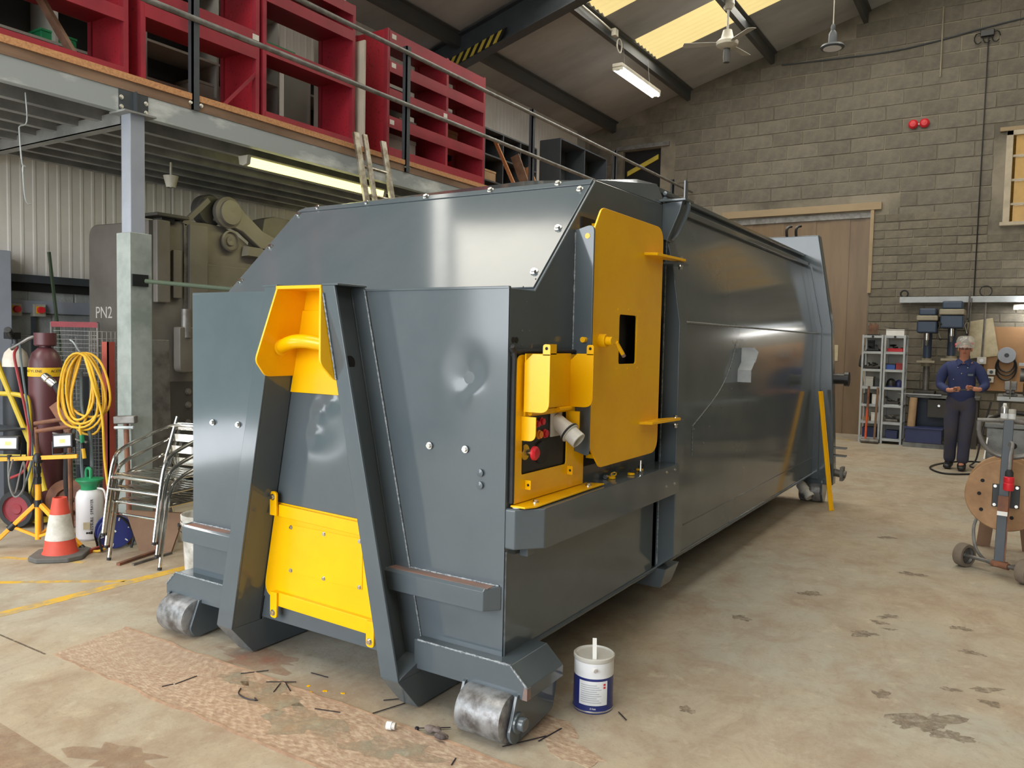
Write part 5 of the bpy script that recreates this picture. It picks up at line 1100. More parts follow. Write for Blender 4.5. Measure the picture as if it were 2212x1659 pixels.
# tripod work light
tp = thing('tripod_light', 'orange-yellow tripod with two square LED work lights', 'work light', (-2.36, .38, 0))
hub = Vector((-2.367, .38, .34))
MB().cyl((-2.355, .37, .06), (-2.375, .385, .50), .02, n=14).build('lower_pole', 'tripod', tp)
MB().cyl((-2.375, .385, .48), (-2.386, .392, .70), .014, n=12).build('upper_pole', 'black', tp)
for z in (.33, .50, .58): MB().cyl((-2.367 - (z - .33) * .04, .38, z - .025), (-2.368 - (z - .33) * .04, .38, z + .025), .028, n=14).build('collar', 'black', tp)
for f in ((-2.60, .155, 0.01), (-1.964, .50, 0.012), (-2.43, .66, 0.012)):
    f = Vector(f); a = hub + (f - hub) * .06; MB().bar(a, f, .03, .03).build('leg', 'tripod', tp, bevel=.004)
    b = hub + (f - hub) * .55; MB().bar(b, Vector((-2.356, .371, .08)), .02, .02).build('brace', 'tripod', tp, bevel=.003)
    MB().cyl(b - (f - hub).normalized() * .025, b + (f - hub).normalized() * .025, .026, n=12).build('clamp', 'black', tp)
    MB().cyl(f - (f - hub).normalized() * .04, f + (f - hub).normalized() * .0, .022, n=12).build('rubber_foot', 'black', tp)
ca, cb = Vector((-2.66, .215, .648)), Vector((-2.135, .55, .686))
MB().bar(ca, cb, .018, .03).build('crossbar', 'tripod', tp, bevel=.003)
MB().lathe([(.03, -.04), (.035, 0), (.02, .03), (0, .035)], (-2.386, .39, .67), 14).build('top_knob', 'black', tp)
cu = (cb - ca).normalized(); cn = Vector((cu.y, -cu.x, 0)).normalized()
for p, tl in (((-2.56, .28, .775), .04), ((-2.228, .50, .80), -.02)):
    p = Vector(p); m3 = Matrix((cu, cn * -1, Vector((0, 0, 1)))).transposed().to_4x4(); m3.translation = p
    m3 = m3 @ Matrix.Rotation(tl, 4, 'Y')
    MB().box((-.078, -.02, -.055), (.078, .02, .055)).xf(m3).build('lamp_housing', 'black', tp, bevel=.01)
    MB().box((-.062, -.0225, -.038), (.062, -.0195, .04)).xf(m3).build('lamp_glass', 'lampface', tp)
    MB().box((-.022, -.0235, -.014), (.022, -.0222, .014)).xf(m3).build('led_chip', 'ledyellow', tp)
    MB().tube([m3 @ Vector(q) for q in ((-.085, 0, 0), (-.085, 0, -.1), (.085, 0, -.1), (.085, 0, 0))], .006, 6).build('bracket', 'black', tp)
    MB().cyl(m3 @ Vector((0, 0, -.13)), m3 @ Vector((0, 0, -.09)), .016, n=10).build('wing_knob', 'black', tp)
MB().tube(spline([(-2.56, .27, .67), (-2.54, .26, .5), (-2.50, .28, .40), (-2.46, .30, .55), (-2.44, .32, .64), (-2.43, .31, .45), (-2.48, .27, .38), (-2.52, .25, .5), (-2.5, .27, .66)], 5), .006, 6).build('cable', 'railsteel', tp)
MB().tube(spline([(-2.386, .36, .66), (-2.36, .35, .55), (-2.37, .33, .42), (-2.40, .35, .36)], 5), .005, 6).build('cable', 'black', tp)
# traffic cone
cn_ = thing('traffic_cone', 'orange and white traffic cone with a grey rubber base in front of the tripod', 'cone', (-1.973, .33, 0))
oc = [(-1.973 + .205 * math.cos(R(a)), .33 + .205 * math.sin(R(a)), 0) for a in (15, 75, 105, 165, 195, 255, 285, 345)]
MB().prism(oc, (0, 0, .035)).build('base', 'conebase', cn_, bevel=.01)
def cr(z): return .112 - (.112 - .046) * (z - .03) / .40
MB().lathe([(cr(.03) + .01, .03), (cr(.05), .05), (cr(.135), .135)], (-1.973, .33, 0), 32, cap=False).build('lower_band', 'orange', cn_)
MB().lathe([(cr(.133) + .0015, .133), (cr(.315) + .0015, .315)], (-1.973, .33, 0), 32, cap=False).build('white_sleeve', 'conewhite', cn_)
MB().lathe([(cr(.313), .313), (cr(.43), .43), (cr(.43) - .008, .432), (cr(.40) - .01, .40)], (-1.973, .33, 0), 32, cap=False).build('upper_band', 'orange', cn_)
# pressure sprayer
sp = thing('pressure_sprayer', 'white pressure sprayer bottle with a green pump cap', 'sprayer', (-2.31, .74, 0))
sx, sy = -2.31, .74
MB().lathe([(.085, 0), (.097, .015), (.099, .05), (.097, .2), (.099, .33), (.09, .37), (.07, .39), (0, .39)], (sx, sy, 0), 32).build('bottle', 'sprayer', sp)
MB().lathe([(.062, .385), (.064, .42), (.085, .45), (.10, .462), (.10, .472), (.06, .475), (.03, .485), (0, .485)], (sx, sy, 0), 28).build('pump_cap', 'green', sp)
MB().tube(spline([(sx - .028, sy - .01, .47), (sx - .028, sy - .01, .53), (sx - .005, sy - .01, .555), (sx + .03, sy - .01, .545), (sx + .034, sy - .01, .475)], 5), .012, 8).build('pump_handle', 'green', sp)
MB().tube(spline([(sx + .055, sy + .03, .40), (sx + .10, sy + .055, .385), (sx + .115, sy + .065, .30), (sx + .112, sy + .065, .18)], 5), .008, 7).build('spray_tube', 'white', sp)
av = math.atan2(-2.72 - sy, 3.755 - sx); rr = .1
for i, chx in enumerate('PRESSURE SPRAYER'):
    a = av + .14
    text(chx, .028, (sx + rr * math.cos(a), sy + rr * math.sin(a), .06 + i * .0172), (R(90), R(-90), a + R(90)), 'ink', sp, 'print_letter')
a = av - .22
MB().box((-.024, 0, -.028), (.024, .002, .028)).xf(Matrix.Translation((sx + .1 * math.cos(a), sy + .1 * math.sin(a), .12)) @ Matrix.Rotation(a + R(90), 4, 'Z')).build('price_label', 'paper', sp)
for k in range(3):
    a = av - .2 + k * .16; MB().cyl((sx + .098 * math.cos(a), sy + .098 * math.sin(a), .065), (sx + .1 * math.cos(a), sy + .1 * math.sin(a), .065), .008, n=10).build('print_mark', 'ink', sp)
# blue cable reel
cr_ = thing('cable_reel', 'dark blue cable reel standing beside the pressure sprayer', 'cable reel', (-1.93, .62, 0))
ax = Vector((.93, -.36, 0)).normalized(); o = Vector((-1.90, .69, .135))
for s in (0, .11): MB().lathe([(.03, 0), (.12, 0), (.125, .006), (.12, .012), (.03, .012)], o + ax * (s - .05), 30, ax).build('reel_disc', 'bluereel', cr_)
MB().lathe([(.07, 0), (.07, .1)], o - ax * .045, 24, ax).build('drum', 'black', cr_)
side = Vector((ax.y * -1, ax.x, 0))
for s in (-.075, .1): MB().tube(spline([o + ax * s + side * -.1 + Vector((0, 0, -.125)), o + ax * s + side * -.11, o + ax * s + Vector((0, 0, .13)), o + ax * s + side * .11, o + ax * s + side * .1 + Vector((0, 0, -.125))], 5), .009, 7).build('stand', 'black', cr_)
MB().tube(spline([o + ax * .07 + Vector((0, 0, .0)), o + ax * .09 + Vector((-.03, 0, .02)), o + ax * .09 + Vector((-.05, 0, .05))], 4), .008, 6).build('crank', 'white', cr_)
for k in range(6):
    t = k * math.pi / 3 + .3; q = side * math.cos(t) + Vector((0, 0, math.sin(t)))
    MB().bar(o + ax * .075 + q * .085, o + ax * .075 + q * .108, .008, .002, ax).build('white_mark', 'white', cr_)
tag(MB().tube(spline([(-1.86, .64, .06), (-1.86, .56, .012), (-1.98, .49, .011), (-2.15, .44, .011), (-2.3, .5, .011), (-2.45, .62, .011), (-2.5, .75, .011)], 6), .01, 7).build('yellow_cable', 'hoseyellow', loc=(-2.1, .47, 0)), 'yellow cable curving over the floor from the blue reel', 'cable')
# sledgehammer on the post, boards and bars on the floor
sh = thing('sledgehammer', 'rusty sledgehammer standing head up against the mezzanine post', 'hammer', (-1.88, .78, 0))
MB().bar((-1.972, .745, .955), (-1.83, .83, .965), .06, .06).build('hammer_head', 'bare', sh, bevel=.01)
MB().cyl((-1.87, .80, .0), (-1.90, .79, .93), .019, n=12).build('handle', 'rust', sh)
MB().cyl((-1.95, .73, .90), (-1.82, .80, .905), .012, n=8).build('wire_tie', 'galv', sh)
tag(MB().prism([(-1.78, .72, .30), (-1.68, .765, .0), (-1.46, .875, .0), (-1.36, .92, .30)], (.01, -.02, 0)).build('brown_board', 'brownwood', loc=(-1.57, .82, 0)), 'brown tapered board standing behind the chair legs', 'board')
tag(MB().bar((-1.89, .46, .014), (-1.99, .80, .014), .028, .028).build('steel_bar', 'redframe', loc=(-1.94, .65, 0)), 'reddish steel bar on the floor behind the chair legs', 'bar')
tag(MB().bar((-1.44, .44, .01), (-1.56, .88, .01), .03, .018).build('steel_bar', 'rust', loc=(-1.5, .66, 0)), 'dark rusty bar on the floor under the chairs', 'bar')
tag(MB().bar((-1.36, .5, .008), (-1.42, .84, .008), .02, .014).build('steel_bar', 'bare', loc=(-1.4, .67, 0)), 'thin grey bar on the floor, right of the dark rusty bar', 'bar')
# white bucket
bk = thing('bucket', 'dirty white bucket on the floor at the left end of the container', 'bucket', (-.87, .72, 0))
MB().lathe([(.128, 0), (.13, .004), (.148, .36), (.156, .362), (.158, .395), (.152, .398), (.146, .39), (.126, .01), (0, .01)], (-.87, .72, 0), 32, cap=False).build('body', 'bucket', bk)
MB().lathe([(.153, .33), (.157, .333), (.157, .345), (.153, .348)], (-.87, .72, 0), 32, cap=False).build('rim_band', 'bucket', bk)
MB().cyl((-.935, .565, .335), (-.937, .558, .335), .014, n=12).build('handle_lug', 'black', bk)
MB().tube(spline([(-1.02, .72, .35), (-.99, .6, .30), (-.90, .56, .29)], 5), .003, 5).build('handle', 'black', bk)
# three stacked aluminium chairs
def chair(loc, rz, label):
    t = thing('aluminium_chair', label, 'chair', loc, 'stacked aluminium chairs', rz)
    def c(nm, mb, m='alu', **k): return mb.build(nm, m, t, world=False, **k)
    w = .252; r = .0138
    arm = spline([(-w, .0, 0), (-w, .045, .30), (-w, .09, .52), (-w + .002, .16, .60), (-w + .005, .34, .665), (-w + .012, .50, .715), (-w + .06, .575, .735), (0, .60, .738), (w - .06, .575, .735), (w - .012, .50, .715), (w - .005, .34, .665), (w - .002, .16, .60), (w, .09, .52), (w, .045, .30), (w, 0, 0)], 6)
    c('arm_frame', MB().tube(arm, r, 10))
    for s in (-1, 1):
        c('rear_leg', MB().tube(spline([(s * .225, .60, 0), (s * .215, .53, .25), (s * .205, .49, .44), (s * .20, .54, .62), (s * .195, .60, .80)], 5), r, 10))
        c('foot', MB().cyl((s * w, -.001, 0), (s * w, .003, .02), .0145, n=10), 'rubber')
        c('side_rail', MB().tube([(s * (w - .02), .08, .42), (s * .21, .49, .42)], .010, 8))
    c('front_rail', MB().tube(spline([(-w, .075, .40), (-.2, .065, .415), (0, .06, .418), (.2, .065, .415), (w, .075, .40)], 4), r, 10))
    c('front_rail', MB().tube([(-w, .05, .33), (w, .05, .33)], .009, 8))
    for i in range(8):
        y = .075 + i * .054; z = .432 - .012 * math.sin(math.pi * i / 7)
        c('seat_slat', MB().hull([(-.225, y, z), (.225, y, z), (-.225, y + .048, z - .001), (.225, y + .048, z - .001), (-.225, y + .012, z + .006), (.225, y + .012, z + .006), (-.225, y + .036, z + .006), (.225, y + .036, z + .006)]), bevel=.002)
    for i in range(3):
        z = .56 + i * .085; y = .515 + (z - .5) * .3
        P = [(x, y - .02 * (1 - (x / .2) ** 2) * -1, 0) for x in [-.2 + .05 * k for k in range(9)]]
        mb = MB()
        for p, q in zip(P, P[1:]): mb.prism([(p[0], p[1], z - .028), (q[0], q[1], z - .028), (q[0], q[1], z + .028), (p[0], p[1], z + .028)], (0, .006, 0))
        c('back_slat', mb)
    return t
c0 = chair((-1.368, .51, 0), .12, 'aluminium slatted armchair at the bottom of the stack, its feet on the floor')
dup(c0, (-1.366, .488, .092), 'middle aluminium armchair of the stack beside the container')
dup(c0, (-1.364, .466, .184), 'topmost aluminium armchair of the stack, its seat uncovered')
# ------------------------------------------------------------------ far right of the shop
# paint tin beside the container
pt = thing('paint_tin', 'navy and white five litre paint tin on the floor beside the container', 'paint tin', (2.235, .42, 0))
px_, py_ = 2.235, .42
MB().lathe([(.088, 0), (.0895, .004), (.0895, .012), (.0878, .014), (.0878, .158)], (px_, py_, 0), 40).build('body', 'bluecan', pt)
MB().lathe([(.0879, .156), (.0879, .226)], (px_, py_, 0), 40, cap=False).build('white_band', 'canwhite', pt)
MB().lathe([(.0885, .222), (.091, .226), (.091, .24), (.086, .243), (.083, .236), (.074, .233), (.072, .236), (0, .236)], (px_, py_, 0), 40, cap=False).build('lid', 'greyplastic', pt)
MB().lathe([(.0883, .004), (.0905, .006), (.0905, .011), (.0883, .013)], (px_, py_, 0), 40, cap=False).build('bottom_rim', 'tin', pt)
av = math.atan2(-2.72 - py_, 3.755 - px_)
def on_can(a0, a1, z0, z1, r, m, nm, n=10):
    mb = MB(); V = []
    for i in range(n + 1): a = av + a0 + (a1 - a0) * i / n; V += [(px_ + r * math.cos(a), py_ + r * math.sin(a), z0), (px_ + r * math.cos(a), py_ + r * math.sin(a), z1)]
    mb.add(V, [(2 * i, 2 * i + 2, 2 * i + 3, 2 * i + 1) for i in range(n)]); return mb.build(nm, m, pt)
on_can(-.75, .75, .038, .145, .0885, 'canwhite', 'paper_label')
M['print'] = mat('grey_small_print', (178, 182, 190), 0.5)
for k in range(9):
    z = .05 + k * .0095; on_can(-.66, .42 - .12 * (k % 3), z, z + .0035, .0889, 'print', 'print_line')
for z in (.125, .112): on_can(.52, .64, z, z + .009, .0889, 'red', 'warning_mark', 3)
for i, ch_ in enumerate('5 litres'):
    a = av - .12 + i * .035; text(ch_, .011, (px_ + .0885 * math.cos(a), py_ + .0885 * math.sin(a), .024), (R(90), 0, a + R(90)), 'whiteink', pt, 'print_letter')
hd_ = MB(); 
P = [(.005, -.092, .185), (.03, -.092, .19), (.055, -.07, .30), (.05, -.06, .312), (.03, -.062, .312)]
MB().bar((px_ + .045, py_ - .085, .19), (px_ + .01, py_ - .02, .315), .018, .003, (.5, -.8, .2)).build('carry_strap', 'white', pt)
MB().cyl((px_ + .047, py_ - .078, .197), (px_ + .052, py_ - .092, .197), .007, n=10).build('strap_rivet', 'tin', pt)

# yellow bar leaning on the back corner of the container
tag(MB().bar((2.285, 5.58, .0), (2.105, 5.735, 1.17), .045, .012, (.5, -.6, 0)).bar((2.297, 5.588, .0), (2.117, 5.743, 1.17), .010, .035, (.5, -.6, 0)).build('yellow_angle', 'yellow', loc=(2.28, 5.58, 0), bevel=.002), 'yellow steel angle leaning against the back corner of the container', 'bar')

# cable reel trolley
rt = thing('reel_trolley', 'two-wheeled cable reel trolley with big rusty discs at the right edge', 'trolley', (3.7, 3.95, 0))
axd = Vector((.377, -.257, 0)).normalized(); wl, wr = Vector((3.50, 4.075, .087)), Vector((3.89, 3.81, .087))
wheel(wl, .087, .07, axd * -1, rt, 'wheeltyre', 'bare', False); wheel(wr, .087, .07, axd * -1, rt, 'wheeltyre', 'bare', False)
MB().cyl(wl, wr, .014, n=12).build('axle', 'bare', rt)
mid = wl.lerp(wr, .60)
MB().cyl(mid - axd * .06, mid + axd * .06, .024, n=14).build('axle_sleeve', 'rust', rt)
MB().box((3.69, 3.90, .075), (3.78, 4.0, .095)).build('foot_plate', 'rust', rt, bevel=.003)
MB().bar((3.722, 3.95, .09), (3.738, 4.03, 1.12), .062, .05, (0, -1, 0)).build('post', 'railpost', rt, bevel=.004)
MB().bar((3.755, 3.95, .09), (3.772, 4.03, .9), .012, .05, (0, -1, 0)).build('post_flange', 'rust', rt)
MB().bar((3.728, 3.925, .47), (3.73, 3.93, .58), .064, .006, (0, -1, 0)).build('rust_patch', 'rust', rt)
MB().bar((3.727, 3.924, .44), (3.728, 3.925, .47), .064, .006, (0, -1, 0)).build('white_tag', 'white', rt)
MB().tube(spline([(3.54, 4.06, 1.105), (3.70, 4.07, 1.11), (3.85, 4.1, 1.10), (4.05, 4.1, 1.09)], 4), .016, 10).build('top_handle', 'bare', rt)
MB().tube(spline([(3.552, 4.06, 1.06), (3.56, 4.06, .99), (3.60, 4.07, .91), (3.664, 4.08, .86), (3.76, 4.08, .845), (3.86, 4.08, .87), (3.95, 4.08, .93)], 5), .018, 10).build('curved_handle', 'bare', rt)
MB().cyl((3.552, 4.06, 1.10), (3.552, 4.06, 1.03), .02, n=10).build('handle_joint', 'bare', rt)
holes = [(-.17, .1), (-.19, .0), (-.17, -.12), (.05, -.16)]
for y, nm in ((4.24, 0), (4.56, 1)):
    MB().lathe([(.02, 0), (.262, 0), (.268, .006), (.268, .014), (.262, .02), (.02, .02)], (3.742, y, .535), 56, (0, 1, 0)).build('reel_disc', 'reelboard', rt)
for hx_, hz_ in holes: MB().cyl((3.742 + hx_ * .9, 4.2385, .535 + hz_), (3.742 + hx_ * .9, 4.2375, .535 + hz_), .014, n=12).build('disc_hole', 'dark', rt)
MB().box((3.86, 4.2375, .56), (3.95, 4.2395, .585)).build('disc_slot', 'dark', rt)
MB().lathe([(.1, 0), (.1, .3)], (3.742, 4.26, .535), 24, (0, 1, 0)).build('drum', 'brownwood', rt)
for k in range(7): MB().tube([(3.742 + .125 * math.cos(t), 4.29 + k * .036, .535 + .125 * math.sin(t)) for t in [2 * math.pi * i / 26 for i in range(26)]], .014, 7, closed=True).build('cable_turn', 'rubber', rt)
MB().box((3.655, 4.222, .45), (3.83, 4.238, .62)).build('bearing_plate', 'black', rt, bevel=.003)
for dx, dz in ((-.07, -.07), (.07, -.07), (-.07, .07), (.07, .07)): bolt((3.742 + dx, 4.222, .535 + dz), (0, -1, 0), .008, rt)
MB().cyl((3.742, 3.97, .535), (3.742, 4.6, .535), .016, n=12).build('spindle', 'bare', rt)
pg = MB().lathe([(.03, 0), (.034, .01), (.034, .05), (.03, .055), (.033, .06), (.033, .095), (.026, .1)], (3.757, 3.89, .63), 20).build('red_plug', 'red', rt)
MB().lathe([(.026, .0), (.026, .03), (.014, .05)], (3.757, 3.89, .73), 16).build('plug_gland', 'rubber', rt)
MB().tube(spline([(3.757, 3.89, .77), (3.758, 3.9, .87), (3.768, 3.95, .95), (3.75, 4.0, .93), (3.74, 4.2, .6)], 5), .012, 8).build('cable', 'railsteel', rt)
MB().tube(spline([(3.57, 4.4, .35), (3.545, 4.3, .25), (3.57, 4.2, .12), (3.65, 4.2, .03), (3.75, 4.22, .015), (3.95, 4.3, .02)], 6), .012, 8).build('cable', 'railsteel', rt)
# steel stand behind the reel trolley
tag(MB().bar((3.60, 4.9, 0), (3.64, 4.9, .42), .1, .05, (0, -1, 0)).bar((3.90, 4.9, 0), (3.84, 4.9, .42), .05, .05, (0, -1, 0)).bar((3.6, 4.9, .40), (3.9, 4.9, .40), .05, .05).build('trestle', 'brownwood', loc=(3.72, 4.9, 0)), 'brown timber trestle behind the reel trolley', 'trestle')
# grey steel table with two spray cans and a rag
tb = thing('steel_table', 'grey steel work table behind the reel trolley', 'table', (4.1, 7.0, 0))
MB().box((3.53, 6.4, .86), (4.8, 7.6, .90)).build('table_top', 'benchsteel', tb, bevel=.005)
MB().box((3.55, 6.42, .55), (4.78, 6.45, .85)).build('apron', 'benchsteel', tb, bevel=.004)
MB().cyl((3.78, 6.417, .69), (3.78, 6.421, .69), .03, n=16).build('apron_hole', 'dark', tb)
for x, y in ((3.58, 6.46), (4.72, 6.46), (3.58, 7.54), (4.72, 7.54)): MB().box((x - .03, y - .03, 0), (x + .03, y + .03, .86)).build('leg', 'benchsteel', tb)
MB().bar((3.56, 6.39, .76), (3.54, 6.36, .55), .012, .012).build('hanging_lever', 'white', tb)
for x, y, lb, m, capc in ((3.69, 6.52, 'silver spray can with a white nozzle, left one on the steel table', 'tin', 'white'), (3.755, 6.50, 'pale grey can without cap, right one on the steel table', 'greyplastic', 'tin')):
    t = thing('spray_can', lb, 'spray can', (x, y, .9), 'cans on the steel table')
    MB().lathe([(.031, 0), (.033, .004), (.033, .15 if m == 'tin' else .14), (.03, .16), (.02, .175), (.0, .175)] if m == 'tin' else [(.031, 0), (.033, .004), (.033, .14), (.03, .142), (0, .142)], (x, y, .9), 24).build('can_body', m, t)
    MB().lathe([(.016, .17), (.018, .19), (.012, .20), (0, .2)] if m == 'tin' else [(.028, .14), (.029, .145), (0, .146)], (x, y, .9), 18).build('cap', capc, t)
    MB().lathe([(.0334, .05), (.0334, .1)], (x, y, .9), 24, cap=False).build('print_band', 'canwhite', t)
tag(MB().ball((3.93, 6.6, .935), .09, .07, .04).ball((4.0, 6.66, .94), .07, .06, .045).build('rag', 'rag', loc=(3.95, 6.6, .9)), 'crumpled grey rag on the steel table', 'rag')
tag(MB().tube(spline([(3.56, 6.9, .905), (3.65, 7.1, .94), (3.8, 7.2, .96), (4.1, 7.2, .92)], 5), .02, 8).build('cable', 'black', loc=(3.7, 7.1, .9)), 'thick black cable lying across the steel table', 'cable')
# bench with vice
vb = thing('work_bench', 'dark work bench with a pale front edge behind the steel table', 'bench', (4.2, 9.7, 0))
MB().box((3.58, 9.3, .97), (4.9, 10.1, 1.03)).build('bench_top', 'benchsteel', vb, bevel=.005)
MB().box((3.58, 9.285, .975), (4.9, 9.3, 1.025)).build('front_edge', 'lightrack', vb)
for x in (3.64, 4.84):
    for y in (9.36, 10.04): MB().box((x - .04, y - .04, 0), (x + .04, y + .04, .97)).build('leg', 'pressdark', vb)
MB().box((3.6, 9.4, .3), (4.88, 10.0, .33)).build('lower_shelf', 'pressdark', vb)
vc = thing('bench_vice', 'grey bench vice bolted to the dark work bench', 'vice', (3.72, 9.5, 1.03))
MB().box((3.64, 9.42, 1.03), (3.80, 9.60, 1.06)).box((3.67, 9.45, 1.06), (3.77, 9.58, 1.12)).build('vice_base', 'bare', vc, bevel=.01)
MB().box((3.65, 9.50, 1.12), (3.79, 9.56, 1.22)).build('fixed_jaw', 'bare', vc, bevel=.008)
MB().box((3.65, 9.36, 1.11), (3.79, 9.44, 1.21)).build('moving_jaw', 'bare', vc, bevel=.008)
MB().cyl((3.72, 9.30, 1.13), (3.72, 9.5, 1.13), .02, n=12).build('screw', 'bare', vc)
MB().cyl((3.72, 9.29, 1.0), (3.72, 9.29, 1.24), .008, n=8).build('handle', 'chrome', vc)
gr = thing('bench_grinder', 'small grey grinding machine at the right edge behind the vice', 'grinder', (3.98, 9.75, 1.03))
MB().box((3.86, 9.7, 1.03), (4.1, 9.9, 1.2)).build('motor_base', 'pressdark', gr, bevel=.02)
MB().cyl((3.82, 9.8, 1.3), (4.12, 9.8, 1.3), .09, n=20).build('motor', 'bare', gr)
MB().box((3.8, 9.66, 1.42), (4.15, 9.9, 1.46)).build('guard_top', 'lightrack', gr, bevel=.004)
# grey shelving with its contents
def steel_shelf(x0, x1, label):
    t = thing('steel_shelving', label, 'shelving', ((x0 + x1) / 2, 12.2, 0), 'pair of narrow grey steel shelving units')
    for x in (x0, x1 - .03):
        for y in (12.0, 12.37): MB().box((x, y, 0), (x + .03, y + .03, 1.84)).build('upright', 'lightrack', t)
    for z in (.05, .33, .62, .92, 1.22, 1.52, 1.79): MB().box((x0 + .004, 12.003, z), (x1 - .004, 12.397, z + .04)).build('shelf', 'lightrack', t)
    MB().box((x0 + .03, 12.40, .05), (x1 - .03, 12.404, 1.8)).build('back_sheet', 'greyshelf', t)
    MB().cyl(((x0 + x1) / 2, 11.9995, 1.81), ((x0 + x1) / 2, 11.998, 1.81), .02, n=12).build('badge', 'black', t)
    return t
steel_shelf(1.53, 1.86, 'left narrow grey steel shelving unit beside the brown curtain door')
steel_shelf(1.875, 2.20, 'right narrow grey steel shelving unit, next to the drill bench')
def item(nm, lb, cat, x, y, z, w, d, h, m, kind='box', m2=None):
    t = thing(nm, lb, cat, (x, y, z))
    if kind == 'box':
        MB().box((x - w / 2, y - d / 2, z), (x + w / 2, y + d / 2, z + h * .82)).build('body', m, t, bevel=.006)
        MB().box((x - w / 2 - .003, y - d / 2 - .003, z + h * .82), (x + w / 2 + .003, y + d / 2 + .003, z + h)).build('lid', m2 or m, t, bevel=.004)
    elif kind == 'heap':
        rn = random.Random(hash(lb) % 999 if False else len(lb)); mb = MB()
        MB().box((x - w / 2, y - d / 2, z), (x + w / 2, y + d / 2, z + .012)).build('tray', m2 or m, t)
        for k in range(7):
            a = Vector((x + rn.uniform(-.4, .4) * w, y + rn.uniform(-.35, .35) * d, z + .014 + rn.uniform(.1, .7) * h)); b = a + Vector((rn.uniform(-.4, .4) * w, rn.uniform(-.2, .2) * d, rn.uniform(-.1, .15) * h))
            b.x = max(x - w / 2, min(x + w / 2, b.x)); MB().cyl(a, b + Vector((.002, 0, .001)), h * .11, n=8).build('tool', m, t)
        MB().box((x - w * .45, y - d * .4, z + .012), (x + w * .45, y + d * .4, z + h * .35)).build('pile', m, t, bevel=.01)
    elif kind == 'dome':
        MB().lathe([(w / 2, 0), (w / 2, h * .3), (w * .42, h * .7), (w * .2, h * .95), (0, h)], (x, y, z), 20).build('shell', m, t)
        MB().lathe([(w / 2 + .004, 0), (w / 2 + .006, h * .1), (w / 2, h * .12)], (x, y, z), 20).build('rim', m2 or m, t)
    return t
Y_ = 12.16
item('tool_heap', 'black hand tools heaped on the top shelf of the left grey unit', 'tools', 1.69, Y_, 1.56, .22, .25, .12, 'black', 'heap')
item('parts_box', 'grey parts box behind the black tools on the left top shelf', 'box', 1.63, 12.3, 1.56, .1, .1, .19, 'darkshelf')
item('tool_heap', 'dark tools with bright tips on the second shelf of the left unit', 'tools', 1.69, Y_, 1.26, .24, .25, .13, 'pressdark', 'heap')
item('parts_box', 'lilac-grey carton on the third shelf of the left unit', 'box', 1.66, Y_, .96, .12, .2, .17, 'greyshelf')
item('parts_box', 'dark square box on the third shelf, right of the lilac carton', 'box', 1.79, Y_, .96, .08, .2, .12, 'darkshelf')
item('parts_box', 'white carton on the fourth shelf of the left unit', 'box', 1.77, Y_, .66, .11, .2, .17, 'white')
item('parts_box', 'dark upright box on the fourth shelf, left of the white carton', 'box', 1.63, Y_, .66, .1, .2, .18, 'darkshelf')
item('parts_box', 'white slanted carton on the fifth shelf of the left unit', 'box', 1.77, Y_, .37, .12, .2, .15, 'white')
item('parts_box', 'brown carton on the fifth shelf of the left unit', 'box', 1.64, Y_, .37, .1, .2, .07, 'cardboard')
item('parts_box', 'blue-grey box on the floor shelf of the left unit', 'box', 1.69, Y_, .09, .22, .2, .17, 'bluebin')
item('red_tool', 'red tool case lying on the top shelf of the right unit', 'tool case', 2.03, Y_, 1.56, .24, .1, .06, 'red')
item('tool_heap', 'dark tools on the top shelf of the right unit behind the red case', 'tools', 2.04, 12.30, 1.56, .24, .12, .15, 'black', 'heap')
item('parts_box', 'blue plastic box on the second shelf of the right unit', 'box', 1.98, Y_, 1.26, .14, .2, .1, 'bluebox', m2='black')
item('parts_box', 'small crimson box beside the blue box on the right unit', 'box', 2.11, Y_, 1.26, .1, .2, .11, 'hosered')
item('welding_mask', 'shiny dark welding mask on the third shelf of the right unit', 'mask', 1.99, Y_, .96, .16, .2, .15, 'black', 'dome', 'bluereel')
item('safety_hat', 'blue domed hat beside the welding mask on the third shelf', 'hat', 2.10, Y_ + .06, .96, .12, .2, .13, 'bluereel', 'dome')
item('tool_heap', 'dark bowl of parts on the fourth shelf of the right unit', 'tools', 2.03, Y_, .66, .22, .25, .17, 'pressdark', 'heap', 'galv')
item('tool_heap', 'grey oddments on the fifth shelf of the right unit', 'tools', 2.03, Y_, .37, .22, .25, .14, 'bare', 'heap')
item('parts_box', 'navy box on the floor shelf of the right unit', 'box', 2.04, Y_, .09, .18, .2, .14, 'bluebin')
item('paper_box', 'grey and white box of papers on top of the right unit', 'box', 2.03, 12.15, 1.83, .28, .22, .11, 'white', m2='greyshelf')
bu = thing('rod_bundle', 'short brown rods standing in a holder on top of the left unit', 'rods', (1.68, 12.15, 1.83))
MB().box((1.59, 12.08, 1.83), (1.77, 12.22, 1.85)).build('holder', 'black', bu)
for k in range(8): MB().cyl((1.60 + k * .02, 12.15, 1.85), (1.60 + k * .021, 12.15, 2.0 + .05 * ((k * 7) % 4) / 3), .008, n=6).build('rod', 'rust', bu)
ts = thing('saw_blades', 'dark curved blades lying on the box of papers', 'blades', (2.05, 12.12, 1.94))
MB().bar((1.85, 12.1, 1.98), (2.1, 12.1, 1.945), .04, .006).build('blade', 'black', ts); MB().bar((1.92, 12.14, 1.95), (2.22, 12.14, 1.95), .05, .008).build('blade', 'pressdark', ts)
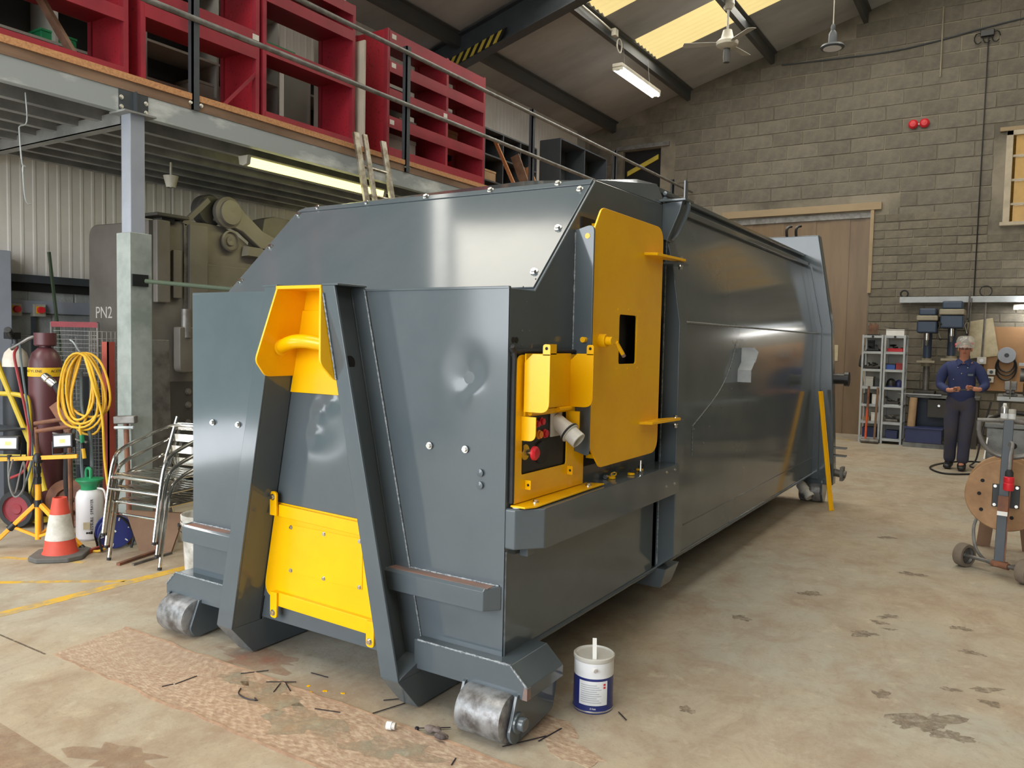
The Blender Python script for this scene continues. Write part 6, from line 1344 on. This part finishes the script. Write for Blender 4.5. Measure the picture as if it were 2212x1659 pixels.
for x, m, h, lb in ((1.66, 'orangehandle', .95, 'sledgehammer with an orange handle leaning on the left grey unit'), (1.80, 'brownwood', .95, 'sledgehammer with a brown wooden handle beside the orange one')):
    t = thing('sledgehammer', lb, 'hammer', (x, 11.93, 0), 'hammers in front of the grey shelving')
    MB().cyl((x, 11.9, .04), (x + .01, 11.985, h), .018, n=10).build('handle', m, t)
    if m == 'orangehandle': MB().cyl((x + .0055, 11.944, .5), (x + .01, 11.985, h + .02), .0185, n=10).build('dark_grip', 'rust', t)
    MB().cyl((x - .07, 11.9, .04), (x + .07, 11.9, .04), .04, n=8).build('hammer_head', 'bare', t, bevel=.004)
bg = thing('black_bag', 'black bag hanging on the curtain door beside the shelving', 'bag', (1.44, 12.9, 1.2))
MB().hull([(1.35, 12.85, 1.28), (1.5, 12.85, 1.22), (1.38, 12.85, 1.5), (1.48, 12.85, 1.52), (1.36, 12.95, 1.28), (1.5, 12.95, 1.22), (1.4, 12.95, 1.5), (1.48, 12.95, 1.52)]).build('bag_body', 'black', bg, bevel=.02)
MB().tube(spline([(1.40, 12.9, 1.5), (1.44, 12.95, 1.66), (1.48, 12.9, 1.5)], 5), .008, 6).build('strap', 'black', bg)
MB().hull([(1.42, 12.88, 1.22), (1.52, 12.88, 1.0), (1.50, 12.88, 1.24), (1.45, 12.88, 1.0), (1.46, 12.9, 1.1), (1.48, 12.92, 1.2)]).build('pale_cloth', 'paper', bg)
# wall rail, rods, sheet of paper, peg board, sockets and spool
tag(MB().box((1.96, 13.02, 2.43), (4.9, 13.14, 2.535)).build('wall_trunking', 'lightrack', loc=(3, 13.1, 2.43), bevel=.006), 'long pale trunking rail across the far wall above the drills', 'rail')
tag(MB().cyl((3.05, 13.0, 2.62), (3.0, 12.98, 1.3), .014, n=8).cyl((3.08, 13.0, 2.5), (3.04, 12.98, 1.4), .01, n=8).build('wall_rods', 'bare', loc=(3.05, 13.0, 1.3)), 'two thin pale rods standing behind the worker', 'rods')
tag(MB().tube([(2.03 + .06 * math.cos(t), 13.05, 2.59 + .06 * math.sin(t)) for t in [2 * math.pi * i / 14 for i in range(14)]], .016, 6, closed=True).build('cable_ring', 'rubber', loc=(2.03, 13.05, 2.535)), 'dark ring of cable resting on the left end of the trunking rail', 'cable')
tag(MB().tube([(3.28 + .09 * math.cos(t), 13.06, 2.62 + .09 * math.sin(t)) for t in [2 * math.pi * i / 16 for i in range(16)]], .01, 6, closed=True).build('cable_ring', 'rubber', loc=(3.28, 13.06, 2.535)), 'thin loop of cable on the trunking rail above the paper sheet', 'cable')
tag(MB().prism([(3.02, 13.115, 2.10), (3.40, 13.115, 2.17), (3.52, 13.10, 1.53), (3.10, 13.10, 1.47)], (0, -.004, 0)).build('paper_sheet', 'paper', loc=(3.25, 13.14, 1.5)), 'large stained paper sheet pinned on the far wall', 'paper')
sw = thing('socket_conduit', 'vertical conduit with a white socket box hanging before the paper sheet', 'socket', (3.29, 13.06, 1.4))
MB().cyl((3.29, 13.06, 2.43), (3.27, 13.06, 1.5), .016, n=10).build('conduit', 'bare', sw)
MB().box((3.2, 13.02, 1.38), (3.34, 13.09, 1.5)).build('socket_box', 'greyplastic', sw, bevel=.008)
MB().cyl((3.27, 13.02, 1.44), (3.27, 13.01, 1.44), .03, n=14).build('socket_face', 'lampface', sw)
tag(MB().box((3.30, 13.13, .93), (4.6, 13.165, 2.02)).build('peg_board', 'peg', loc=(3.9, 13.15, .93), bevel=.003), 'brown hardboard panel on the far wall behind the vice', 'board')
for x, z, lb in ((3.42, 1.25, 'grey socket box on the brown board, upper one'), (3.40, 1.12, 'grey socket box on the brown board, lower one')):
    t = thing('wall_socket', lb, 'socket', (x, 13.1, z), 'sockets on the brown board')
    MB().box((x - .06, 13.07, z - .05), (x + .06, 13.13, z + .05)).build('housing', 'greyplastic', t, bevel=.006); MB().cyl((x, 13.07, z), (x, 13.06, z), .028, n=14).build('outlet', 'railpost', t)
so = thing('cable_spool', 'grey spool with looped black cable hanging on the brown board', 'spool', (3.63, 13.05, 1.53))
MB().lathe([(.03, 0), (.13, 0), (.135, .008), (.13, .016), (.03, .016)], (3.63, 13.06, 1.54), 28, (0, -1, 0), cap=False).build('spool_disc', 'postgrey', so)
MB().lathe([(0, 0), (.036, 0), (.036, .02), (0, .02)], (3.63, 13.062, 1.54), 18, (0, -1, 0)).build('hub', 'black', so)
for w_, h_ in ((.14, .34), (.12, .28), (.15, .42)): MB().tube([(3.63 + w_ * math.sin(t), 13.09, 1.54 - h_ / 2 + h_ / 2 * math.cos(t)) for t in [2 * math.pi * i / 20 for i in range(20)]], .014, 6, closed=True).build('cable_loop', 'black', so)
ff = thing('batten_light', 'lit fluorescent batten at the right edge below the trunking rail', 'light', (4.2, 13.0, 2.3))
MB().box((3.69, 12.98, 2.31), (4.9, 13.04, 2.39)).build('housing', 'lampwhite', ff, bevel=.006)
MB().cyl((3.75, 12.95, 2.33), (4.85, 12.95, 2.33), .022, n=12).build('tube', 'tube', ff)
MB().box((3.69, 12.92, 2.30), (3.76, 12.98, 2.37)).build('end_holder', 'lampwhite', ff)
area('wall_tube_glow', (4.3, 12.85, 2.3), (R(90), 0, 0), 1.1, .1, 12)
# drill bench with two pillar drills
db = thing('drill_bench', 'dark steel bench carrying the two pillar drills', 'bench', (2.6, 12.5, 0))
MB().box((2.24, 12.2, .80), (3.3, 12.9, .85)).build('bench_top', 'benchsteel', db, bevel=.006)
MB().box((2.10, 12.15, .852), (2.75, 12.22, .868)).build('flat_bar', 'lightrack', db)
for x in (2.30, 3.24):
    for y in (12.26, 12.84): MB().box((x - .04, y - .04, 0), (x + .04, y + .04, .80)).build('leg', 'pressdark', db)
MB().box((2.55, 12.22, .48), (2.95, 12.6, .78)).build('drawer_box', 'pressdark', db, bevel=.006)
MB().cyl((2.72, 12.219, .68), (2.72, 12.20, .68), .02, n=10).build('drawer_knob', 'chrome', db)
MB().box((2.30, 12.86, .1), (3.24, 12.88, .78)).build('back_sheet', 'drillblue', db)
def drill(x, y, z, h, m, label, headw=.2):
    t = thing('pillar_drill', label, 'drill', (x, y, z), 'pillar drills on the bench')
    MB().box((x - .16, y - .22, z), (x + .16, y + .16, z + .06)).build('base', 'pressdark', t, bevel=.015)
    MB().cyl((x, y + .06, z + .06), (x, y + .06, z + h * .9), .05, n=18).build('column', 'bare' if m == 'drillblue' else 'pressdark', t)
    MB().cyl((x, y + .06, z + h * .42), (x, y + .06, z + h * .72), .065, n=18).build('column_sleeve', m, t)
    MB().box((x - .14, y - .2, z + h * .36), (x + .14, y + .02, z + h * .385)).build('work_table', 'drillgrey', t, bevel=.006)
    MB().cyl((x, y + .06, z + h * .32), (x, y + .06, z + h * .41), .085, n=18).build('table_clamp', 'drillgrey', t)
    MB().box((x - headw * .8, y - .26, z + h * .70), (x + headw * .8, y + .16, z + h * .84)).build('drill_head', m, t, bevel=.03)
    MB().box((x - headw * .85, y - .28, z + h * .84), (x + headw * .85, y + .22, z + h * .90)).build('belt_cover', 'drillgrey', t, bevel=.02)
    MB().box((x - headw * .7, y - .24, z + h * .90), (x + headw * .7, y + .2, z + h * .985)).build('top_cover', m, t, bevel=.03)
    MB().cyl((x, y - .16, z + h * .62), (x, y - .16, z + h * .71), .035, n=14).build('quill', 'chrome', t)
    MB().cyl((x, y - .16, z + h * .56), (x, y - .16, z + h * .62), .02, 0.03, n=12).build('chuck', 'bare', t)
    for k in range(3):
        a = k * 2.1 + .4; p = Vector((x + headw * .82, y - .12, z + h * .74)); q = p + Vector((.05, .16 * math.cos(a), .16 * math.sin(a)))
        MB().cyl(p, q, .007, n=8).build('feed_handle', 'chrome', t); MB().ball(q, .018, n=10, m=6).build('handle_knob', 'black', t)
    return t
drill(2.47, 12.62, .85, 1.48, 'drillblue', 'blue pillar drill with an angular head, left one on the bench', .19)
drill(2.83, 12.66, .85, 1.60, 'drillblue', 'taller pillar drill with a round-cornered motor cover behind the worker', .22)
tag(MB().cyl((2.33, 11.98, .02), (2.35, 12.1, .80), .06, n=16).build('card_tube', 'cardboard', loc=(2.33, 11.98, 0)), 'brown cardboard tube leaning on the drill bench', 'tube')
cb_ = thing('navy_crate', 'navy plastic crate on the floor under the drill bench', 'crate', (2.53, 12.0, 0))
MB().box((2.27, 11.85, .08), (2.80, 12.12, .09)).box((2.27, 11.85, .09), (2.80, 11.87, .31)).box((2.27, 12.10, .09), (2.80, 12.12, .31)).box((2.27, 11.87, .09), (2.29, 12.1, .31)).box((2.78, 11.87, .09), (2.8, 12.1, .31)).build('crate_body', 'bluebin', cb_)
MB().box((2.25, 11.83, .305), (2.82, 12.14, .33)).build('rim', 'bluebin', cb_, bevel=.004)
MB().box((2.24, 11.84, 0), (2.84, 12.16, .075)).build('plinth', 'benchsteel', cb_)
# cable loops on the floor by the worker
tag(MB().tube(spline([(3.45, 9.5, .012), (3.35, 9.15, .012), (3.05, 8.95, .012), (2.86, 9.3, .012), (2.88, 9.75, .012), (3.1, 10.3, .012), (3.4, 10.5, .012), (3.6, 10.2, .012)], 8), .012, 7).build('floor_cable', 'black', loc=(3.1, 9.5, 0)), 'black cable looped on the floor around the worker', 'cable')
tag(MB().tube(spline([(3.5, 10.2, .9), (3.42, 10.2, .5), (3.36, 10.1, .1), (3.3, 9.9, .012), (3.5, 9.7, .012)], 6), .012, 7).build('hanging_cable', 'black', loc=(3.4, 10.1, 0)), 'black cable hanging down beside the worker to the floor', 'cable')

# ------------------------------------------------------------------ the worker
def skin_mesh(name, verts, edges, roots, m, parent, sub=2):
    me = bpy.data.meshes.new(name); me.from_pydata([v[:3] for v in verts], edges, []); o = bpy.data.objects.new(name, me); COL.objects.link(o); o.parent = parent
    me.materials.append(M[m]); sk = o.modifiers.new('skin', 'SKIN'); sk.use_smooth_shade = True
    for i, v in enumerate(verts):
        d = me.skin_vertices[0].data[i]; r = v[3]; d.radius = r if isinstance(r, tuple) else (r, r); d.use_root = i in roots
    s = o.modifiers.new('subsurf', 'SUBSURF'); s.levels = sub; s.render_levels = sub
    return o
wk = thing('person', 'person in navy overalls and clear face visor looking down at both hands', 'person', (3.16, 9.55, 0))
# local frame: x to the right of the picture, -y towards the camera; joints (x, y, z, radius)
def chain(V, E, pts, start=None):
    prev = start
    for p in pts:
        V.append(p); i = len(V) - 1
        if prev is not None: E.append((prev, i))
        prev = i
    return prev
V = [(0, 0, .93, (.15, .11))]; E = []
ch_ = chain(V, E, [(0, 0, 1.08, (.145, .105)), (.0, .0, 1.25, (.16, .11)), (.01, -.01, 1.40, (.13, .09)), (.015, -.025, 1.475, .06)], 0)
neck = ch_
hb_ = chain(V, E, [(.02, -.055, 1.53, .056), (.024, -.085, 1.585, (.066, .075)), (.026, -.10, 1.645, (.072, .088)), (.026, -.095, 1.70, (.055, .068))], neck)
chest = 2
FING = []
for s, el, wr, hd in ((-1, (-.255, -.03, 1.13), (-.13, -.24, 1.075), (-.065, -.275, 1.09)), (1, (.285, -.03, 1.14), (.215, -.235, 1.10), (.135, -.28, 1.115))):
    sh = chain(V, E, [(s * .15, 0, 1.39, .06), (s * .20, .0, 1.34, .055), (*el, .042), (*wr, .029)], 3)
    pm_ = chain(V, E, [(*hd, (.034, .022))], sh)
    d = (Vector(hd) - Vector(wr)).normalized(); sd = Vector((0, 0, 1)); fw = d
    for k in range(4):
        b = Vector(hd) + sd * (.026 - .0175 * k) + fw * .03; ln = (.034, .04, .037, .028)[k]
        m1 = b + fw * ln * .9 + Vector((0, -.012, -.002)); m2 = m1 + fw * ln * .35 + Vector((0, .022, -.004)) * 1.2; FING.append(([Vector(hd) + sd * (.018 - .012 * k), b, m1, m2], .0092 if k < 3 else .008))
    t0 = Vector(hd) + Vector((0, -.012, .022)); FING.append(([Vector(hd) - fw * .02 + Vector((0, 0, .015)), t0 + fw * .012 + Vector((0, -.012, .008)), t0 + fw * .04 + Vector((0, -.012, .0))], .0105))
for s, kn, an, toe in ((-1, (-.095, -.03, .49), (-.105, .12, .10), (-.115, .0, .035)), (1, (.075, -.05, .50), (.05, -.02, .095), (.05, -.16, .035))):
    chain(V, E, [(s * .09, 0, .87, .085), (*kn, .057), (*an, .04), (*toe, .035)], 0)
roots = {0}
for pts, r in FING:
    a = len(V); chain(V, E, [(*p, r) for p in pts]); roots.add(a)
body = skin_mesh('body', V, E, roots, 'skin', wk)
L = lambda nm, mb, m, **k: mb.build(nm, m, wk, world=False, **k)
# face, ears, hair
L('nose', MB().hull([(.010, -.178, 1.592), (.044, -.178, 1.592), (.027, -.216, 1.598), (.027, -.18, 1.65), (.018, -.17, 1.65), (.036, -.17, 1.65)]), 'skin')
for s in (-1, 1):
    L('ear', MB().ball((.026 + s * .075, -.09, 1.625), .012, .022, .032), 'skin'); L('eye', MB().ball((.026 + s * .028, -.172, 1.645), .011, .008, .006), 'ink')
L('mouth', MB().box((.005, -.166, 1.572), (.049, -.160, 1.578)), 'hosered')
L('hair', MB().hull([(.026 + .076 * math.cos(t), -.075 + .085 * math.sin(t), 1.66) for t in [i * .5 for i in range(13)]] + [(.026 + .05 * math.cos(t), -.08 + .06 * math.sin(t), 1.735) for t in [i * .7 for i in range(9)]]), 'hair')
L('glasses', MB().tube([(-.012, -.19, 1.628), (.02, -.196, 1.628)], .006, 6).tube([(.03, -.196, 1.628), (.065, -.19, 1.628)], .006, 6).tube([(.065, -.19, 1.628), (.10, -.1, 1.635)], .003, 5).tube([(-.012, -.19, 1.628), (-.048, -.1, 1.635)], .003, 5), 'ink')
# overalls jacket, trousers, boots as clothing over the body
V = [(0, 0, .84, (.18, .14))]; E = []
top_ = chain(V, E, [(0, 0, 1.05, (.175, .14)), (0, 0, 1.24, (.18, .14)), (.01, -.008, 1.38, (.14, .115)), (.014, -.025, 1.475, (.085, .08))], 0)
for s, el, wr in ((-1, (-.255, -.03, 1.13), (-.145, -.225, 1.075)), (1, (.285, -.03, 1.14), (.225, -.22, 1.10))):
    chain(V, E, [(s * .16, 0, 1.385, .082), (s * .215, 0, 1.33, .08), (s * .245, -.01, 1.23, .07), (*el, .061), ((el[0] + wr[0]) / 2, (el[1] + wr[1]) / 2, (el[2] + wr[2]) / 2, .054), (*wr, .047)], 3)
skin_mesh('jacket', V, E, {0}, 'overall', wk)
V = [(0, 0, 1.06, (.16, .125))]; E = []
chain(V, E, [(0, 0, .92, (.175, .135))], 0)
for s, kn, an in ((-1, (-.095, -.03, .49), (-.105, .10, .075)), (1, (.075, -.05, .50), (.055, -.03, .075))):
    mid_ = ((s * .095 + kn[0]) / 2, kn[1] / 2, .70); mid2 = ((kn[0] + an[0]) / 2, (kn[1] + an[1]) / 2, .3)
    chain(V, E, [(s * .095, 0, .86, .115), (*mid_, .105), (*kn, .088), (*mid2, .08), (*an, .082)], 1)
skin_mesh('trousers', V, E, {0}, 'trouser', wk)
for pts in (((-.105, .14, .10), (-.11, .10, .055), (-.12, -.02, .042), (-.125, -.09, .036)), ((.05, -.0, .10), (.05, -.03, .05), (.055, -.14, .042), (.058, -.21, .036))):
    V = []; E = []; chain(V, E, [(*p, (.06, .055) if k < 2 else (.055, .038)) for k, p in enumerate(pts)]); skin_mesh('boot', V, E, {0}, 'boot', wk)
cl_ = MB()
for s in (-1, 1): cl_.hull([(.014, -.115, 1.455), (.014 + s * .07, -.06, 1.50), (.014 + s * .10, -.03, 1.47), (.014 + s * .065, -.125, 1.40), (.014 + s * .06, -.04, 1.505)])
L('collar', cl_, 'overall')
for x, z in ((-.045, 1.38), (.07, 1.38), (.0, 1.30), (-.09, 1.22)): L('press_stud', MB().ball((x, -.135 + abs(x) * .12, z), .007, n=8, m=5), 'chrome')
L('pocket_badge', MB().box((.075, -.142, 1.275), (.135, -.136, 1.30)), 'hoseblue')
# raised visor with its red headband
vz = []
for i in range(15):
    a = R(200 + 140 * i / 14); vz.append((.026 + .115 * math.cos(a), -.085 + .125 * math.sin(a)))
vm = MB(); V = []
for z, k, dy in ((1.65, 1.02, -.014), (1.69, 1.02, -.008), (1.745, .97, .004), (1.79, .78, .02), (1.805, .5, .04)): V += [(.026 + (x - .026) * k, -.085 + (y + .085) * k + dy, z) for x, y in vz]
vm.add(V, [(r_ * 15 + i, r_ * 15 + i + 1, (r_ + 1) * 15 + i + 1, (r_ + 1) * 15 + i) for r_ in range(4) for i in range(14)])
vo = L('face_visor', vm, 'visor'); so_ = vo.modifiers.new('solid', 'SOLIDIFY'); so_.thickness = .003
hbnd = MB().tube([(.026 + .09 * math.cos(t), -.085 + .105 * math.sin(t), 1.70 + .012 * math.sin(t)) for t in [-.3 + (math.pi + .6) * i / 20 for i in range(21)]], .012, 8)
L('visor_headband', hbnd, 'red'); L('visor_knob', MB().cyl((-.07, -.08, 1.68), (-.095, -.08, 1.68), .024, n=14), 'red')
L('visor_rim', MB().tube([(x, y - .014, 1.65) for x, y in vz], .004, 6), 'lightrack')
tag(MB().bar((3.105, 9.255, 1.085), (3.29, 9.255, 1.10), .022, .018).build('small_part', 'pressdark', loc=(3.2, 9.255, 1.08), bevel=.003), 'small dark metal part held between both hands of the worker', 'part')
# ------------------------------------------------------------------ small things: litter on the floor and on the ledge
ties = [((.527, -.55), (.545, -.505), 'short cut black cable tie nearest the edge of the repair strip'), ((.553, -.50), (.557, -.388), 'cut black cable tie slanting on the pale left part of the repair strip'),
        ((.703, -.254), (.781, -.154), 'cut black cable tie lying farthest left behind the others'), ((.874, -.247), (.987, -.168), 'cut black cable tie lying level across two others'),
        ((.939, -.219), (.985, -.30), 'cut black cable tie crossing under the level one'), ((.95, -.20), (1.04, -.25), 'cut black cable tie at the right of the crossed group'),
        ((.967, -.056), (1.07, -.047), 'single cut black cable tie below the yellow access panel'), ((1.257, -.31), (1.371, -.272), 'cut black cable tie between the legs near the middle of the strip'),
        ((1.446, -.08), (1.52, .0), 'upper cut black cable tie left of the right ski'), ((1.491, -.199), (1.543, -.046), 'lower cut black cable tie left of the right ski'),
        ((2.103, -.118), (2.205, .056), 'cut black cable tie under the near right roller'), ((2.20, .0), (2.225, .149), 'cut black cable tie right of the near right roller'),
        ((2.003, -.293), (2.019, -.343), 'tiny cable tie tail at the bottom edge before the roller'), ((2.36, .42), (2.42, .37), 'thin cable tie tail right of the paint tin')]
for (a, b, lb) in ties:
    tag(MB().bar((a[0], a[1], .0028 + .002), (b[0], b[1], .0048), .005, .0022).build('cable_tie', 'cabletie', loc=(a[0], a[1], .003)), lb, 'cable tie', 'cut cable ties on the floor')
hk = MB().tube(spline([(.835, -.36, .006), (.87, -.40, .006), (.93, -.415, .006), (.985, -.405, .006)], 5) + [Vector((.995, -.40, .006)), Vector((.975, -.398, .012))], .003, 6)
tag(hk.build('cable_tie', 'cabletie', loc=(.9, -.4, .003)), 'curved cable tie with its square head on the repair strip', 'cable tie', 'cut cable ties on the floor')
hk = MB().bar((1.74, -.20, .01), (1.845, -.115, .008), .005, .002).box((1.732, -.21, .003), (1.744, -.198, .016))
tag(hk.build('cable_tie', 'cabletie', loc=(1.75, -.2, .003)), 'cable tie with a head standing behind the crumpled rag', 'cable tie', 'cut cable ties on the floor')
pcp = thing('plastic_cap', 'small white plastic cap lying on the floor strip', 'cap', (1.645, -.265, .003))
MB().cyl((1.632, -.27, .021), (1.655, -.262, .021), .017, n=18).build('cap_body', 'white', pcp, bevel=.002)
MB().cyl((1.655, -.262, .021), (1.668, -.257, .021), .0145, n=18).build('cap_neck', 'greyplastic', pcp)
rg = MB(); rn = random.Random(8)
for k in range(9): rg.ball((1.83 + rn.uniform(-.04, .045), -.20 + rn.uniform(-.035, .03), .014 + rn.uniform(0, .012)), rn.uniform(.014, .03), rn.uniform(.01, .02), rn.uniform(.009, .014), n=9, m=6)
tag(rg.build('rag', 'rag', loc=(1.83, -.2, .003), angle=20), 'crumpled grey-brown rag on the floor before the near roller', 'rag')
for x, y, lb in ((1.06, -.16, 'yellow paint chip right of the left ski'), (1.16, -.155, 'yellow paint chip in the middle below the access panel'), (1.245, -.125, 'yellow paint chip nearest the right leg'), (1.115, -.2, 'yellow paint fleck nearest the crossed cable ties')):
    tag(blob(x, y, .011, .007, .0, .002, n=9, jit=.4, seed=int(x * 100), solid=True).build('paint_chip', 'yellow', loc=(x, y, 0), smooth=False), lb, 'paint chip', 'yellow paint chips on the floor')
# things left on the side beam ledge
ZL = .931
for (x, y, lb, m) in ((2.06, .93, 'small round yellow cap lying first on the ledge', 'yellow'), (2.09, 1.10, 'yellow toggle key in the middle of the ledge', 'yellow'), (2.07, 1.26, 'yellow toggle key beside the standing screw', 'yellow')):
    t = thing('yellow_key', lb, 'key', (x, y, ZL), 'yellow pieces on the side ledge')
    MB().lathe([(.018, 0), (.02, .004), (.018, .01), (0, .012)], (x, y, ZL), 16).build('key_head', m, t)
    MB().tube([(x + .014 * math.cos(a), y + .02 + .014 * math.sin(a), ZL + .02 + .008 * math.sin(a)) for a in [i * .7 for i in range(9)]], .003, 5, closed=True).build('key_ring', 'ink' if y > 1 else 'yellow', t)
sc_ = thing('long_screw', 'long screw standing on its head on the side ledge', 'screw', (2.10, 1.20, ZL))
MB().cyl((2.10, 1.20, ZL), (2.10, 1.20, ZL + .01), .013, n=6).build('screw_head', 'chrome', sc_); MB().cyl((2.10, 1.20, ZL + .01), (2.10, 1.20, ZL + .065), .005, n=10).build('screw_shank', 'chrome', sc_)
for y, lb in ((.90, 'zinc bolt lying on the ledge under the service door, left one'), (.96, 'zinc bolt lying on the ledge under the service door, right one')):
    t = thing('loose_bolt', lb, 'bolt', (2.035, y, ZL), 'loose bolts on the ledge')
    MB().cyl((2.042, y - .012, ZL + .012), (2.042, y, ZL + .012), .012, n=6).build('bolt_head', 'chrome', t); MB().cyl((2.042, y, ZL + .012), (2.042, y + .03, ZL + .012), .006, n=10).build('bolt_shank', 'chrome', t)
wp = MB().lathe([(.016, 0), (.018, .003), (.01, .004)], (2.055, .03, ZL), 14)
tag(wp.build('washer', 'white', loc=(2.055, .03, ZL)), 'pale washer on the near corner of the side ledge', 'washer')
